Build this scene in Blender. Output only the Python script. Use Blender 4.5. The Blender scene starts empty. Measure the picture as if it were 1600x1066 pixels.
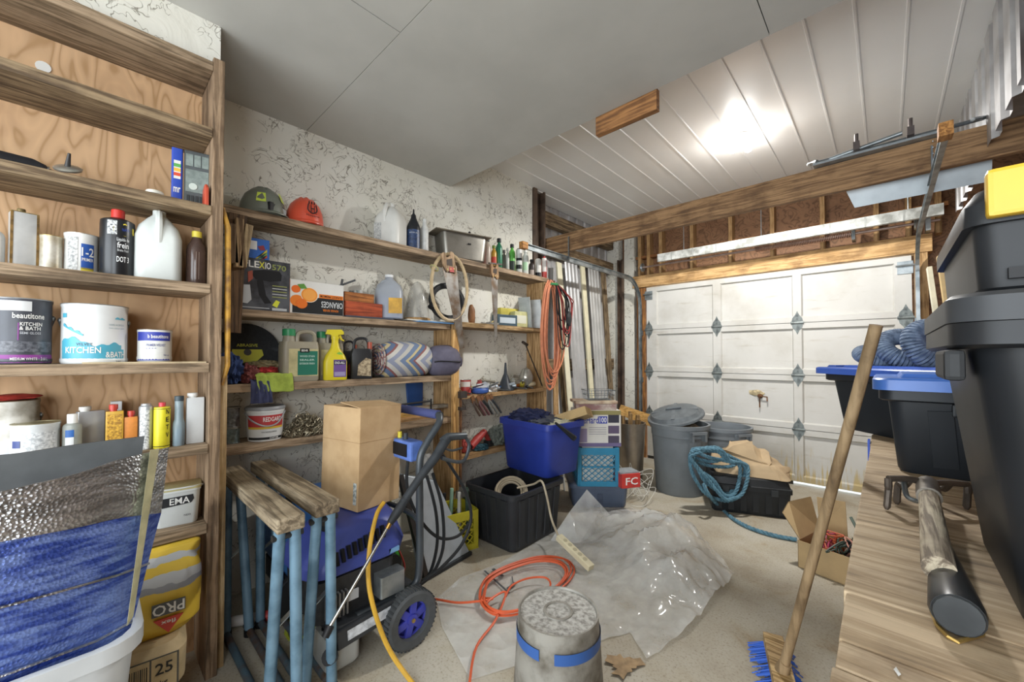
import bpy, bmesh, math, random
from mathutils import Vector, Matrix, noise
R = math.radians
random.seed(7)
scn = bpy.context.scene
COL = scn.collection

# ------------------------------------------------------------------ camera
F = 620.0; CH = 1.30; YAW = R(43.3); PITCH = R(1.1); SHIFT = 12.1   # pixels of a 1600x1066 frame
cam = bpy.data.cameras.new('camera'); camo = bpy.data.objects.new('camera', cam); COL.objects.link(camo)
cam.sensor_width = 36; cam.lens = F / 1600 * 36; cam.shift_y = SHIFT / 1600; cam.clip_start = .02
camo.location = (0, 0, CH); camo.rotation_euler = (math.pi / 2 + PITCH, 0, YAW)
scn.camera = camo
CM = Matrix.Rotation(YAW, 3, 'Z') @ Matrix.Rotation(math.pi / 2 + PITCH, 3, 'X')
def ray(px, py): return CM @ Vector(((px - 800) / F, (533 + SHIFT - py) / F, -1))
C0 = Vector((0, 0, CH))
def onX(px, py, X): d = ray(px, py); return C0 + d * (X / d.x)
def onY(px, py, Y): d = ray(px, py); return C0 + d * (Y / d.y)
def onZ(px, py, z=0.0): d = ray(px, py); return C0 + d * ((z - CH) / d.z)
def onD(px, py, dep): return C0 + ray(px, py) * dep

# ------------------------------------------------------------------ world, lights, exposure
w = bpy.data.worlds.new('daylight'); scn.world = w; w.use_nodes = True
w.node_tree.nodes['Background'].inputs[0].default_value = (.80, .90, 1, 1)
w.node_tree.nodes['Background'].inputs[1].default_value = 1.5
vs = scn.view_settings
vs.view_transform = 'Standard'; vs.look = 'None'; vs.gamma = 1; vs.use_curve_mapping = False; vs.exposure = 0.68
def area(name, loc, rot, sx, sy, e, c):
    l = bpy.data.lights.new(name, 'AREA'); l.shape = 'RECTANGLE'; l.size = sx; l.size_y = sy; l.energy = e; l.color = c
    o = bpy.data.objects.new(name, l); COL.objects.link(o); o.location = loc; o.rotation_euler = rot; return o
# added cool fill at the open rear of the room, unseen behind the camera
area('rear_fill', (-.55, -2.35, 1.35), (R(90), 0, 0), 2.9, 2.4, 84, (.92, .97, 1))
# added side fill, placed in front of an invented window behind the camera
area('side_fill', (.84, -1.15, 1.55), (0, R(90), 0), 1.2, 1.2, 24, (.90, .96, 1))

# ------------------------------------------------------------------ materials
def lin(h):
    h = h.lstrip('#'); o = []
    for i in (0, 2, 4):
        c = int(h[i:i + 2], 16) / 255; o.append(c / 12.92 if c <= .04045 else ((c + .055) / 1.055) ** 2.4)
    return (*o, 1)
MATS = {}
def newmat(key):
    m = bpy.data.materials.new(key); m.use_nodes = True; MATS[key] = m
    return m, m.node_tree, m.node_tree.nodes['Principled BSDF']
def N(t, ty, **kw):
    n = t.nodes.new(ty)
    for k, v in kw.items():
        if k.startswith('i_'): n.inputs[int(k[2:]) if k[2:].isdigit() else k[2:].replace('_', ' ')].default_value = v
        else: setattr(n, k, v)
    return n
def coords(t, scale=(1, 1, 1), world=False):
    tc = N(t, 'ShaderNodeTexCoord'); mp = N(t, 'ShaderNodeMapping'); mp.inputs['Scale'].default_value = scale
    if world:
        g = N(t, 'ShaderNodeNewGeometry'); t.links.new(g.outputs['Position'], mp.inputs[0])
    else: t.links.new(tc.outputs['Object'], mp.inputs[0])
    return mp.outputs[0]
def noisetex(t, vec, sc, det=4, rough=.55, dist=0.0):
    n = N(t, 'ShaderNodeTexNoise'); n.inputs['Scale'].default_value = sc; n.inputs['Detail'].default_value = det
    n.inputs['Roughness'].default_value = rough; n.inputs['Distortion'].default_value = dist
    t.links.new(vec, n.inputs['Vector']); return n.outputs['Fac']
def ramp(t, fac, stops):
    r = N(t, 'ShaderNodeValToRGB'); e = r.color_ramp.elements
    while len(e) < len(stops): e.new(.5)
    for k, (p, c) in enumerate(stops):
        e[k].position = p; e[k].color = c if not isinstance(c, str) else lin(c)
    t.links.new(fac, r.inputs[0]); return r.outputs[0]
def bump(t, b, h, s, d=.01):
    n = N(t, 'ShaderNodeBump'); n.inputs['Strength'].default_value = s; n.inputs['Distance'].default_value = d
    t.links.new(h, n.inputs['Height']); t.links.new(n.outputs[0], b.inputs['Normal'])
def mul(c, k): return tuple(min(1, x * k) for x in c[:3]) + (1,)
def mat(c, rough=.55, metal=0.0, var=.16, sc=18, bmp=0.0, c2=None, trans=0.0, alpha=1.0, emit=0, coat=0, det=4):
    key = f'm_{c}_{rough}_{metal}_{var}_{sc}_{bmp}_{c2}_{trans}_{alpha}_{emit}_{coat}'
    if key in MATS: return MATS[key]
    m, t, b = newmat(key)
    b.inputs['Roughness'].default_value = rough; b.inputs['Metallic'].default_value = metal
    b.inputs['Coat Weight'].default_value = coat
    base = lin(c)
    if not metal and sum(base[:3]) < .16: b.inputs['Specular IOR Level'].default_value = .28
    if var or c2 or bmp:
        f = noisetex(t, coords(t), sc, det)
        lo = lin(c2) if c2 else mul(base, 1 - var * 1.6); hi = mul(base, 1 + var * .5)
        t.links.new(ramp(t, f, [(.36, lo), (.58, base), (.75, hi)]), b.inputs['Base Color'])
        if bmp: bump(t, b, f, bmp)
    else: b.inputs['Base Color'].default_value = base
    if trans: b.inputs['Transmission Weight'].default_value = trans; b.inputs['IOR'].default_value = 1.3
    b.inputs['Alpha'].default_value = alpha
    if emit: b.inputs['Emission Color'].default_value = base; b.inputs['Emission Strength'].default_value = emit
    return m
def flat(c, rough=.5): return mat(c, rough, var=0)
def wood(c1, c2, ax='Y', rough=.75, fine=1.0, bmp=.35, spots=True):
    key = f'w_{c1}_{c2}_{ax}_{fine}_{rough}_{bmp}'
    if key in MATS: return MATS[key]
    m, t, b = newmat(key); b.inputs['Roughness'].default_value = rough
    s = {'X': (1.6, 26, 26), 'Y': (26, 1.6, 26), 'Z': (26, 26, 1.6)}[ax]
    v = coords(t, tuple(x * fine for x in s)); f = noisetex(t, v, 2.2, 6, .62, .7)
    c = ramp(t, f, [(.30, mul(lin(c2), .62)), (.44, c2), (.56, c1), (.72, mul(lin(c1), 1.18))])
    f2 = noisetex(t, coords(t), 5.5, 5, .6)
    mx = N(t, 'ShaderNodeMix', data_type='RGBA', blend_type='MULTIPLY'); mx.inputs[0].default_value = .85
    t.links.new(c, mx.inputs[6]); t.links.new(ramp(t, f2, [(.33, (.50, .46, .42, 1)), (.52, (.95, .94, .92, 1)), (.8, (1, 1, 1, 1))]), mx.inputs[7])
    t.links.new(mx.outputs[2], b.inputs['Base Color']); bump(t, b, f, bmp, .006)
    return m

# ------------------------------------------------------------------ mesh builder
def tup(v): return (v[0], v[1], v[2])
class MB:
    def __init__(s): s.v = []; s.f = []; s.sm = []
    def add(s, vs, fs, sm=False, M=None):
        o = len(s.v)
        s.v += [tup(M @ Vector(p)) if M else tup(p) for p in vs]
        s.f += [tuple(i + o for i in f) for f in fs]; s.sm += [sm] * len(fs); return s
    def box(s, lo, hi, M=None):
        (a, b, c), (d, e, f) = lo, hi
        return s.add([(a, b, c), (d, b, c), (d, e, c), (a, e, c), (a, b, f), (d, b, f), (d, e, f), (a, e, f)],
                     [(0, 3, 2, 1), (4, 5, 6, 7), (0, 1, 5, 4), (1, 2, 6, 5), (2, 3, 7, 6), (3, 0, 4, 7)], False, M)
    def cbox(s, c, d, rot=None):
        M = Matrix.Translation(c)
        if rot is not None: M = M @ (rot if isinstance(rot, Matrix) else Matrix.Rotation(rot, 4, 'Z'))
        return s.box([-x / 2 for x in d], [x / 2 for x in d], M)
    def bar(s, p, q, wd, th, up=(0, 0, 1)):       # a plank of width wd and thickness th from p to q; thickness along up
        p, q, up = Vector(p), Vector(q), Vector(up); d = (q - p); L = d.length; d.normalize()
        sd = d.cross(up).normalized(); u = sd.cross(d)
        M = Matrix.Identity(4)
        for i in range(3): M[i][0] = d[i]; M[i][1] = sd[i]; M[i][2] = u[i]; M[i][3] = p[i]
        return s.box((0, -wd / 2, -th / 2), (L, wd / 2, th / 2), M)
    def cyl(s, p, q, r0, r1=None, n=14, caps=True):
        return s.path([p, q], [r0, r0 if r1 is None else r1], n, caps)
    def path(s, pts, r, n=8, caps=True, closed=False):
        pts = [Vector(p) for p in pts]; m = len(pts)
        rr = r if isinstance(r, (list, tuple)) else [r] * m
        tg = []
        for i in range(m):
            a = pts[i - 1] if (i or closed) else pts[0]; b = pts[(i + 1) % m] if (i < m - 1 or closed) else pts[-1]
            d = b - a; tg.append(d.normalized() if d.length > 1e-9 else Vector((0, 0, 1)))
        u = tg[0].orthogonal().normalized(); vs = []; fs = []
        for i in range(m):
            u = (u - tg[i] * u.dot(tg[i]));
            u = u.normalized() if u.length > 1e-6 else tg[i].orthogonal().normalized()
            w_ = tg[i].cross(u)
            for k in range(n):
                a = 2 * math.pi * k / n; vs.append(pts[i] + (u * math.cos(a) + w_ * math.sin(a)) * rr[i])
        for i in range(m if closed else m - 1):
            j = (i + 1) % m
            for k in range(n): l = (k + 1) % n; fs.append((i * n + k, i * n + l, j * n + l, j * n + k))
        s.add(vs, fs, True)
        if caps and not closed:
            o = len(s.v) - len(vs)
            s.f += [tuple(o + k for k in reversed(range(n))), tuple(o + (m - 1) * n + k for k in range(n))]; s.sm += [False] * 2
        return s
    def tube(s, pts, r, n=6, sub=5, closed=False):
        return s.path(spline(pts, sub, closed), r, n, True, closed)
    def loft(s, secs, n=5, caps=(True, True), sm=True, M=None):
        # sections (z, depth along x, width along y, corner radius share 0..1 [, ox, oy])
        vs = []; fs = []; m = 4 * n
        for sec in secs:
            z, dx, dy, cr = sec[:4]; ox, oy = (sec[4], sec[5]) if len(sec) > 4 else (0, 0)
            rad = max(1e-5, cr * min(dx, dy) / 2)
            for q, (sx, sy) in enumerate(((1, 1), (-1, 1), (-1, -1), (1, -1))):
                for k in range(n):
                    a = math.pi / 2 * (q + k / (n - 1))
                    vs.append((ox + sx * (dx / 2 - rad) + rad * math.cos(a), oy + sy * (dy / 2 - rad) + rad * math.sin(a), z))
        for i in range(len(secs) - 1):
            for k in range(m): l = (k + 1) % m; fs.append((i * m + k, i * m + l, (i + 1) * m + l, (i + 1) * m + k))
        s.add(vs, fs, sm, M)
        cf = []
        if caps[0]: cf.append(tuple(reversed(range(m))))
        if caps[1]: cf.append(tuple((len(secs) - 1) * m + k for k in range(m)))
        o = len(s.v) - len(vs); s.f += [tuple(o + i for i in f) for f in cf]; s.sm += [False] * len(cf)
        return s
    def lathe(s, prof, n=24, M=None, caps=(True, True)):
        vs = []; fs = []
        for r, z in prof:
            for k in range(n): a = 2 * math.pi * k / n; vs.append((r * math.cos(a), r * math.sin(a), z))
        for i in range(len(prof) - 1):
            for k in range(n): l = (k + 1) % n; fs.append((i * n + k, i * n + l, (i + 1) * n + l, (i + 1) * n + k))
        s.add(vs, fs, True, M); o = len(s.v) - len(vs)
        if caps[0] and prof[0][0] > 1e-4: s.f.append(tuple(o + k for k in reversed(range(n)))); s.sm.append(False)
        if caps[1] and prof[-1][0] > 1e-4: s.f.append(tuple(o + (len(prof) - 1) * n + k for k in range(n))); s.sm.append(False)
        return s
    def prism(s, poly, t0, t1, M=None):            # polygon in local (y,z), extruded along x
        n = len(poly)
        vs = [(t0, a, b) for a, b in poly] + [(t1, a, b) for a, b in poly]
        fs = [tuple(reversed(range(n))), tuple(range(n, 2 * n))] + [(i, (i + 1) % n, n + (i + 1) % n, n + i) for i in range(n)]
        return s.add(vs, fs, False, M)
    def torus(s, c, ax, Rr, r, n=24, k=8, M=None):
        ax = Vector(ax).normalized(); u = ax.orthogonal().normalized(); w_ = ax.cross(u)
        return s.path([Vector(c) + (u * math.cos(a) + w_ * math.sin(a)) * Rr for a in [2 * math.pi * i / n for i in range(n)]], r, k, False, True)
    def lump(s, c, size, seed=0, amp=.25, fr=2.0, sub=3, flatbottom=True, sm=True, fold=0.0, M=None):
        bm = bmesh.new(); bmesh.ops.create_icosphere(bm, subdivisions=sub, radius=1); bm.verts.ensure_lookup_table()
        vs = []; off = Vector((seed * 7.3, seed * 3.1, seed * 1.7))
        for v in bm.verts:
            p = v.co.copy(); k = 1 + amp * noise.noise(p * fr + off) + amp * .5 * noise.noise(p * fr * 2.3 + off)
            if fold: k += fold * (abs(noise.noise(p * fr * 1.7 + off * 2)) - .25)
            p *= k
            if flatbottom: p.z = max(p.z, -.72) / .86 if p.z < 0 else p.z
            vs.append(Vector((p.x * size[0] / 2, p.y * size[1] / 2, p.z * size[2] / 2)) + Vector(c))
        fs = [tuple(v.index for v in f.verts) for f in bm.faces]; bm.free()
        return s.add(vs, fs, sm, M)
    def build(s, name, m, parent=None, loc=None, rot=None, world=False, bevel=0, seg=2):
        me = bpy.data.meshes.new(name); me.from_pydata(s.v, [], s.f)
        me.polygons.foreach_set('use_smooth', s.sm)
        if bevel:
            bm = bmesh.new(); bm.from_mesh(me)
            bmesh.ops.bevel(bm, geom=[e for e in bm.edges if len(e.link_faces) == 2 and e.calc_face_angle(0) > .6], offset=bevel, segments=seg, profile=.6, affect='EDGES', clamp_overlap=True)
            bm.to_mesh(me); bm.free()
        me.materials.append(m); me.update()
        if any(s.sm): me.set_sharp_from_angle(angle=R(38))
        o = bpy.data.objects.new(name, me); COL.objects.link(o)
        if parent:
            o.parent = parent
            if world: o.matrix_parent_inverse = parent.matrix_basis.inverted()
        if loc is not None: o.location = loc
        if rot is not None: o.rotation_euler = rot
        return o
def spline(pts, sub=5, closed=False):
    P = [Vector(p) for p in pts]; m = len(P); out = []
    if m < 3 or sub < 2: return P
    for i in range(m if closed else m - 1):
        if closed: a, b, c, d = P[i - 1], P[i], P[(i + 1) % m], P[(i + 2) % m]
        else: a, b, c, d = P[max(i - 1, 0)], P[i], P[i + 1], P[min(i + 2, m - 1)]
        for k in range(sub):
            t = k / sub
            out.append(.5 * ((2 * b) + (c - a) * t + (2 * a - 5 * b + 4 * c - d) * t * t + (3 * b - a - 3 * c + d) * t ** 3))
    if not closed: out.append(P[-1])
    return out
def tag(o, label, cat, group=None):
    o['label'] = label; o['category'] = cat
    if group: o['group'] = group
    return o
def T(name, label, cat, loc=(0, 0, 0), rz=0, group=None, rot=None):
    o = bpy.data.objects.new(name, None); COL.objects.link(o); o.empty_display_size = .05
    o.location = loc; o.rotation_euler = rot if rot else (0, 0, rz)
    return tag(o, label, cat, group)
def struct(o): o['kind'] = 'structure'; return o
def copy_of(o, loc=None, rot=None, parent=None):
    c = o.copy(); COL.objects.link(c)
    if parent: c.parent = parent
    if loc is not None: c.location = loc
    if rot is not None: c.rotation_euler = rot
    return c
FONT = {}
def textmesh(s, h, wd=None, ext=.0):
    cu = bpy.data.curves.new('lettering', 'FONT'); cu.body = s; cu.align_x = 'CENTER'; cu.align_y = 'CENTER'; cu.size = h * 1.38; cu.resolution_u = 2
    cu.offset = h * .018
    o = bpy.data.objects.new('lettering', cu); me = bpy.data.meshes.new_from_object(o)
    bpy.data.objects.remove(o); bpy.data.curves.remove(cu)
    vs = [v.co.copy() for v in me.vertices]; fs = [tuple(p.vertices) for p in me.polygons]; bpy.data.meshes.remove(me)
    if not vs: return vs, fs
    xs = [v.x for v in vs]; k = 1
    cx = (max(xs) + min(xs)) / 2
    if wd: k = wd / max(1e-6, max(xs) - min(xs))
    ys = [v.y for v in vs]; cy = (max(ys) + min(ys)) / 2
    for v in vs: v.x = (v.x - cx) * k; v.y -= cy
    return vs, fs
def text(s, h, m, parent, pos, wd=None, right=(0, 1, 0), up=(0, 0, 1), Rc=None, a0=0, flip=False, world=False):
    # flat lettering at pos, or wrapped on a vertical cylinder of radius Rc around the local z axis (pos.z = height, a0 = angle)
    vs, fs = textmesh(s, h, wd); b = MB(); k = -1 if flip else 1
    if Rc:
        out = [(Rc * math.cos(a0 + k * v.x / Rc), Rc * math.sin(a0 + k * v.x / Rc), pos + k * v.y) for v in vs]
    else:
        r_, u_, p_ = Vector(right), Vector(up), Vector(pos); out = [p_ + r_ * (k * v.x) + u_ * (k * v.y) for v in vs]
    b.add(out, fs); return b.build('lettering', m, parent, world=world)
def arc(r, z0, z1, a0, a1, m, parent, name='label_print', n=14):
    b = MB(); vs = []; fs = []
    for i in range(n + 1):
        a = a0 + (a1 - a0) * i / n; vs += [(r * math.cos(a), r * math.sin(a), z0), (r * math.cos(a), r * math.sin(a), z1)]
    for i in range(n): fs.append((2 * i, 2 * i + 2, 2 * i + 3, 2 * i + 1))
    return b.add(vs, fs, True).build(name, m, parent)
def fitX(pl, pr, pt, zb, X):          # place something by its outline on a shelf: centre y, width across the view, height
    py = 560; a = onX(pl, py, X).y; b = onX(pr, py, X).y; pm = (pl + pr) / 2
    h = onX(pm, pt, X).z - zb; cy = (a + b) / 2
    return cy, b - a, h, abs(X) / math.hypot(X, cy)
def facing(x, y): return math.atan2(-y, -x)
WHITE = lambda: flat('#e6e6e2'); BLACK = lambda: flat('#1c1c1e')
# ------------------------------------------------------------------ the setting
XL = -2.60; YS = 2.01; ZS = 2.70; ZC = 3.02; XR = .80; YD = 4.92
def stucco():  # skip-trowelled plaster
    m, t, b = newmat('stucco'); b.inputs['Roughness'].default_value = .8
    v = coords(t, (1, 1, 1)); f = noisetex(t, v, 7.5, 3, .55, 1.4); g = noisetex(t, v, 4.0, 2); big = noisetex(t, v, 1.6, 3)
    def line(fac, c, wdt, gate, g0):
        a = N(t, 'ShaderNodeMath', operation='SUBTRACT'); a.inputs[1].default_value = c; t.links.new(fac, a.inputs[0])
        ab = N(t, 'ShaderNodeMath', operation='ABSOLUTE'); t.links.new(a.outputs[0], ab.inputs[0])
        l = N(t, 'ShaderNodeMapRange'); l.inputs[1].default_value = 0; l.inputs[2].default_value = wdt; l.inputs[3].default_value = 1; l.inputs[4].default_value = 0
        t.links.new(ab.outputs[0], l.inputs[0])
        gt = N(t, 'ShaderNodeMapRange'); gt.inputs[1].default_value = g0; gt.inputs[2].default_value = g0 + .05; t.links.new(gate, gt.inputs[0])
        o = N(t, 'ShaderNodeMath', operation='MULTIPLY'); t.links.new(l.outputs[0], o.inputs[0]); t.links.new(gt.outputs[0], o.inputs[1]); return o.outputs[0]
    l1 = line(f, .47, .017, g, .46); l2 = line(noisetex(t, v, 10, 2, .5, 1.8), .54, .020, noisetex(t, v, 6, 2), .49)
    mx = N(t, 'ShaderNodeMath', operation='MAXIMUM'); t.links.new(l1, mx.inputs[0]); t.links.new(l2, mx.inputs[1])
    base = ramp(t, big, [(.3, '#cfccbe'), (.6, '#dddcd3'), (.8, '#e3e2db')])
    mix = N(t, 'ShaderNodeMix', data_type='RGBA'); t.links.new(mx.outputs[0], mix.inputs[0]); t.links.new(base, mix.inputs[6]); mix.inputs[7].default_value = lin('#827d71')
    t.links.new(mix.outputs[2], b.inputs['Base Color'])
    h = N(t, 'ShaderNodeMath', operation='MULTIPLY_ADD'); t.links.new(mx.outputs[0], h.inputs[0]); h.inputs[1].default_value = -.5; t.links.new(f, h.inputs[2])
    bump(t, b, h.outputs[0], .35, .012); return m
def concrete():
    m, t, b = newmat('concrete'); b.inputs['Roughness'].default_value = .72
    v = coords(t); f = noisetex(t, v, 1.7, 6, .62); s = noisetex(t, v, 90, 3, .7); st = noisetex(t, v, 3.4, 5, .6, .6)
    c = ramp(t, f, [(.3, '#958a78'), (.48, '#aca494'), (.62, '#b6b0a2'), (.8, '#c1bcb0')])
    mx = N(t, 'ShaderNodeMix', data_type='RGBA', blend_type='MULTIPLY'); mx.inputs[0].default_value = 1
    t.links.new(c, mx.inputs[6]); t.links.new(ramp(t, s, [(.30, (.62, .58, .52, 1)), (.46, (.95, .95, .94, 1)), (.7, (1.0, 1, 1, 1))]), mx.inputs[7])
    m2 = N(t, 'ShaderNodeMix', data_type='RGBA', blend_type='MULTIPLY'); m2.inputs[0].default_value = 1
    t.links.new(mx.outputs[2], m2.inputs[6]); t.links.new(ramp(t, st, [(.27, (.74, .60, .44, 1)), (.40, (.95, .93, .88, 1)), (.5, (1, 1, 1, 1))]), m2.inputs[7])
    t.links.new(m2.outputs[2], b.inputs['Base Color']); bump(t, b, s, .15, .004); return m
def plywood(c1, c2, ax):
    m, t, b = newmat('plywood' + c1 + ax); b.inputs['Roughness'].default_value = .7
    v = coords(t, {'Z': (3, 3.2, .9), 'Y': (3, .9, 3.2)}[ax])
    f = noisetex(t, v, 2.3, 2, .45, .6); k = N(t, 'ShaderNodeMath', operation='MULTIPLY'); k.inputs[1].default_value = 19; t.links.new(f, k.inputs[0])
    fr = N(t, 'ShaderNodeMath', operation='PINGPONG'); fr.inputs[1].default_value = 1; t.links.new(k.outputs[0], fr.inputs[0])
    big = noisetex(t, coords(t), 3, 4)
    c = ramp(t, fr.outputs[0], [(.05, c2), (.35, c1), (.95, mul(lin(c1), 1.12))])
    mx = N(t, 'ShaderNodeMix', data_type='RGBA', blend_type='MULTIPLY'); mx.inputs[0].default_value = .8
    t.links.new(c, mx.inputs[6]); t.links.new(ramp(t, big, [(.3, (.62, .55, .5, 1)), (.5, (.95, .93, .9, 1)), (.7, (1, 1, 1, 1))]), mx.inputs[7])
    t.links.new(mx.outputs[2], b.inputs['Base Color']); bump(t, b, fr.outputs[0], .06, .002); return m
STUC = stucco(); CONC = concrete()
PLY = plywood('#c5a27c', '#b08c63', 'Z'); SHEATH = plywood('#8c674a', '#6d4f36', 'Y')
WEATH = wood('#a08b72', '#76644e', 'Y'); WEATHZ = wood('#9c846a', '#725d47', 'Z')
GREYW = wood('#8f7b5f', '#5f4d38', 'Y'); PINE = wood('#d0aa77', '#b08a58', 'X', bmp=.2); PINEZ = wood('#c39f70', '#a07c50', 'Z', bmp=.2); PINEY = wood('#c4a276', '#a07d50', 'Y', bmp=.2)
BEAM = wood('#9c7b57', '#795b3d', 'X', bmp=.25); GALV = mat('#a9b0b3', .38, .85, .25, 9, c2='#7c8487'); STEEL = mat('#8f979c', .32, .9, .2, 14)
BROWN = mat('#5c4a3c', .6, 0, .3, 8, c2='#3d2f26'); CORR = mat('#c3c3c4', .45, .25, .12, 4, c2='#a2a0a0')
RUST = mat('#7d5636', .8, .2, .4, 12, c2='#4c3322')

struct(MB().box((-3.2, -2.6, -.12), (1.6, YD + .06, 0)).build('floor', CONC))
struct(MB().box((-6, YD + .06, -.14), (5, YD + 6, -.03)).build('ground_outside', mat('#ecebe6', .9)))
# soffit of painted boards over the near half of the room, then the white metal ceiling
sof = struct(MB().box((-3.1, -2.6, ZS + .014), (1.6, YS, ZC + .25)).build('ceiling_soffit', mat('#a3a19b', .8, 0, .06, 2)))
SOFM = mat('#b4b3ad', .75, 0, .05, 2.5)
for lo, hi in (((-2.6, .90), (-.352, YS)), ((-.348, .90), (1.6, YS)), ((-2.6, -1.5), (-1.512, .897)), ((-1.508, -1.5), (1.6, .897)), ((-2.6, -2.6), (1.6, -1.503))):
    MB().box((*lo, ZS), (*hi, ZS + .013)).build('board', SOFM, sof)
cl = struct(MB().box((-3.1, YS - .05, ZC + .02), (1.2, YD + .2, ZC + .1)).build('ceiling_metal', mat('#b5b5b2', .5)))
WCEIL = mat('#e4e4e2', .3, .0, .03, 1.2)
xx = [-2.79 + .1935 * k for k in range(17)]
proto = None
for x in xx:
    if proto is None:
        b = MB(); y0, y1 = YS - .03, YD + .02
        prof = [(.0005, .018), (.0005, .0), (.176, 0), (.179, -.006), (.188, -.006), (.191, 0), (.193, 0), (.193, .018)]
        vs = [(a, y, z) for y in (y0, y1) for a, z in prof]; n = len(prof)
        b.add(vs, [(i, i + 1, n + i + 1, n + i) for i in range(n - 1)] + [tuple(range(n)), tuple(reversed(range(n, 2 * n)))])
        proto = b.build('strip', WCEIL, cl, (x, 0, ZC))
    else: copy_of(proto, (x, 0, ZC))
# left side: stucco wall, the thicker near wall around the built-in shelves
struct(MB().box((XL - .12, .30, 0), (XL, 3.06, ZC + .02)).build('wall_left', STUC))
b = MB().box((XL - .12, -2.6, 0), (-2.262, .36, ZS)).box((-2.262, -2.6, 2.516), (-2.04, .36, ZS)).box((-2.262, -2.6, 0), (-2.04, -1.25, 2.516))
struct(b.build('wall_left_near', STUC))
# corrugated metal beyond the stucco
def corrugated(name, p0, p1, z0, z1, m, n=18, amp=.018):
    p0, p1 = Vector((*p0, 0)), Vector((*p1, 0)); d = p1 - p0; nr = Vector((-d.y, d.x, 0)).normalized(); vs = []; fs = []
    prof = [(0, 0), (.28, 0), (.36, 1), (.64, 1), (.72, 0)]; pts = []
    for k in range(n):
        for u, a in prof: pts.append(p0 + d * ((k + u) / n) + nr * a * amp)
    pts.append(p1)
    for p in pts: vs += [(p.x, p.y, z0), (p.x, p.y, z1)]
    fs = [(2 * i, 2 * i + 2, 2 * i + 3, 2 * i + 1) for i in range(len(pts) - 1)]
    return MB().add(vs, fs).build(name, m)
struct(corrugated('wall_left_metal', (-2.80, 3.0), (-2.80, YD), 0, ZC + .05, CORR, 11))
for z in (2.83, 2.50, 1.2, .4):
    struct(MB().box((-2.78, 3.2, z - .07), (-2.70, YD - .03, z + .07)).build('trim_girt', GREYW))
struct(MB().box((XL - .1, 3.065, 0), (XL + .02, 3.12, ZC)).box((XL - .1, 3.12, 0), (XL - .05, 3.23, ZC)).box((XL - .1, 3.23, 0), (XL + .02, 3.25, ZC)).build('trim_steel_post', BROWN))
# back wall: jambs, header, studs with sheathing, corner strips
XD0, XD1, ZD = -2.235, .172, 2.185
struct(MB().box((-2.95, YD + .12, 0), (XD0, YD + .15, ZC)).box((XD1, YD + .12, 0), (1.2, YD + .15, ZC)).box((XD0, YD + .12, ZD), (XD1, YD + .15, ZC)).build('wall_back', SHEATH))
struct(MB().box((-2.80, YD - .02, 0), (-2.63, YD + .1, ZC)).box((-2.55, YD - .01, 0), (-2.41, YD + .1, ZC)).build('wall_back_corner', STUC))
struct(MB().box((-2.63, YD - .06, 0), (-2.615, YD + .04, 2.6)).box((-2.615, YD - .02, 0), (-2.565, YD, 2.6)).box((-2.565, YD - .06, 0), (-2.55, YD + .04, 2.6)).build('trim_back_post', BROWN))
struct(MB().box((-2.37, YD - .02, 0), (-2.255, YD + .1, ZD)).build('trim_jamb', wood('#b07a41', '#7d5229', 'Z')))
struct(MB().box((XD1 + .02, YD - .02, 0), (XD1 + .10, YD + .1, ZD + .02)).build('trim_jamb', PINEZ))
struct(MB().box((-2.42, YD - .03, ZD + .012), (.30, YD + .1, ZD + .165)).build('trim_header', PINE, bevel=.003))
st0 = None
for x in (-2.34, -2.22, -2.06, -1.68, -1.26, -.86, -.44, -.05, .16, .34):
    if st0 is None: st0 = struct(MB().box((-.019, YD + .0, ZD + .165), (.019, YD + .12, ZC)).build('trim_stud', PINEZ, None, (x, 0, 0)))
    else: copy_of(st0, (x, 0, 0))
struct(MB().box((-2.4, YD + .02, 2.58), (.4, YD + .118, 2.615)).build('trim_blocking', wood('#9a6a3c', '#754a25', 'X')))
# right side: studs and sheathing, corrugated sheet high up
struct(MB().box((XR + .09, -2.6, 0), (XR + .13, YD + .1, .95)).box((XR + .09, -2.6, 2.15), (XR + .13, YD + .1, ZC + .1)).box((XR + .09, -2.6, .95), (XR + .13, -1.75, 2.15)).box((XR + .09, -.55, .95), (XR + .13, YD + .1, 2.15)).build('wall_right', SHEATH))
wf = MB()
for lo, hi in (((-1.75, .95), (-1.70, 2.15)), ((-.60, .95), (-.55, 2.15)), ((-1.70, .95), (-.60, 1.0)), ((-1.70, 2.10), (-.60, 2.15)), ((-1.17, 1.0), (-1.13, 2.10))): wf.box((XR + .08, *lo), (XR + .14, *hi))
struct(wf.build('added_window_1', flat('#d5d3cc')))  # frame of an unseen window, added only to go with the side fill
struct(corrugated('wall_right_metal', (.41, 4.6), (.41, 2.55), 2.42, ZC, CORR, 9, .025))
for y in (.2, .8, 1.4, 2.05, 2.7, 3.3, 3.9, 4.5):
    struct(MB().box((XR + .01, y - .019, 0), (XR + .09, y + .019, ZC)).build('trim_stud', PINEZ))
# beam across the room
struct(MB().box((-2.66, 3.28, 2.362), (XR + .05, 3.32, 2.546)).build('trim_beam', BEAM, bevel=.004))

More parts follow.
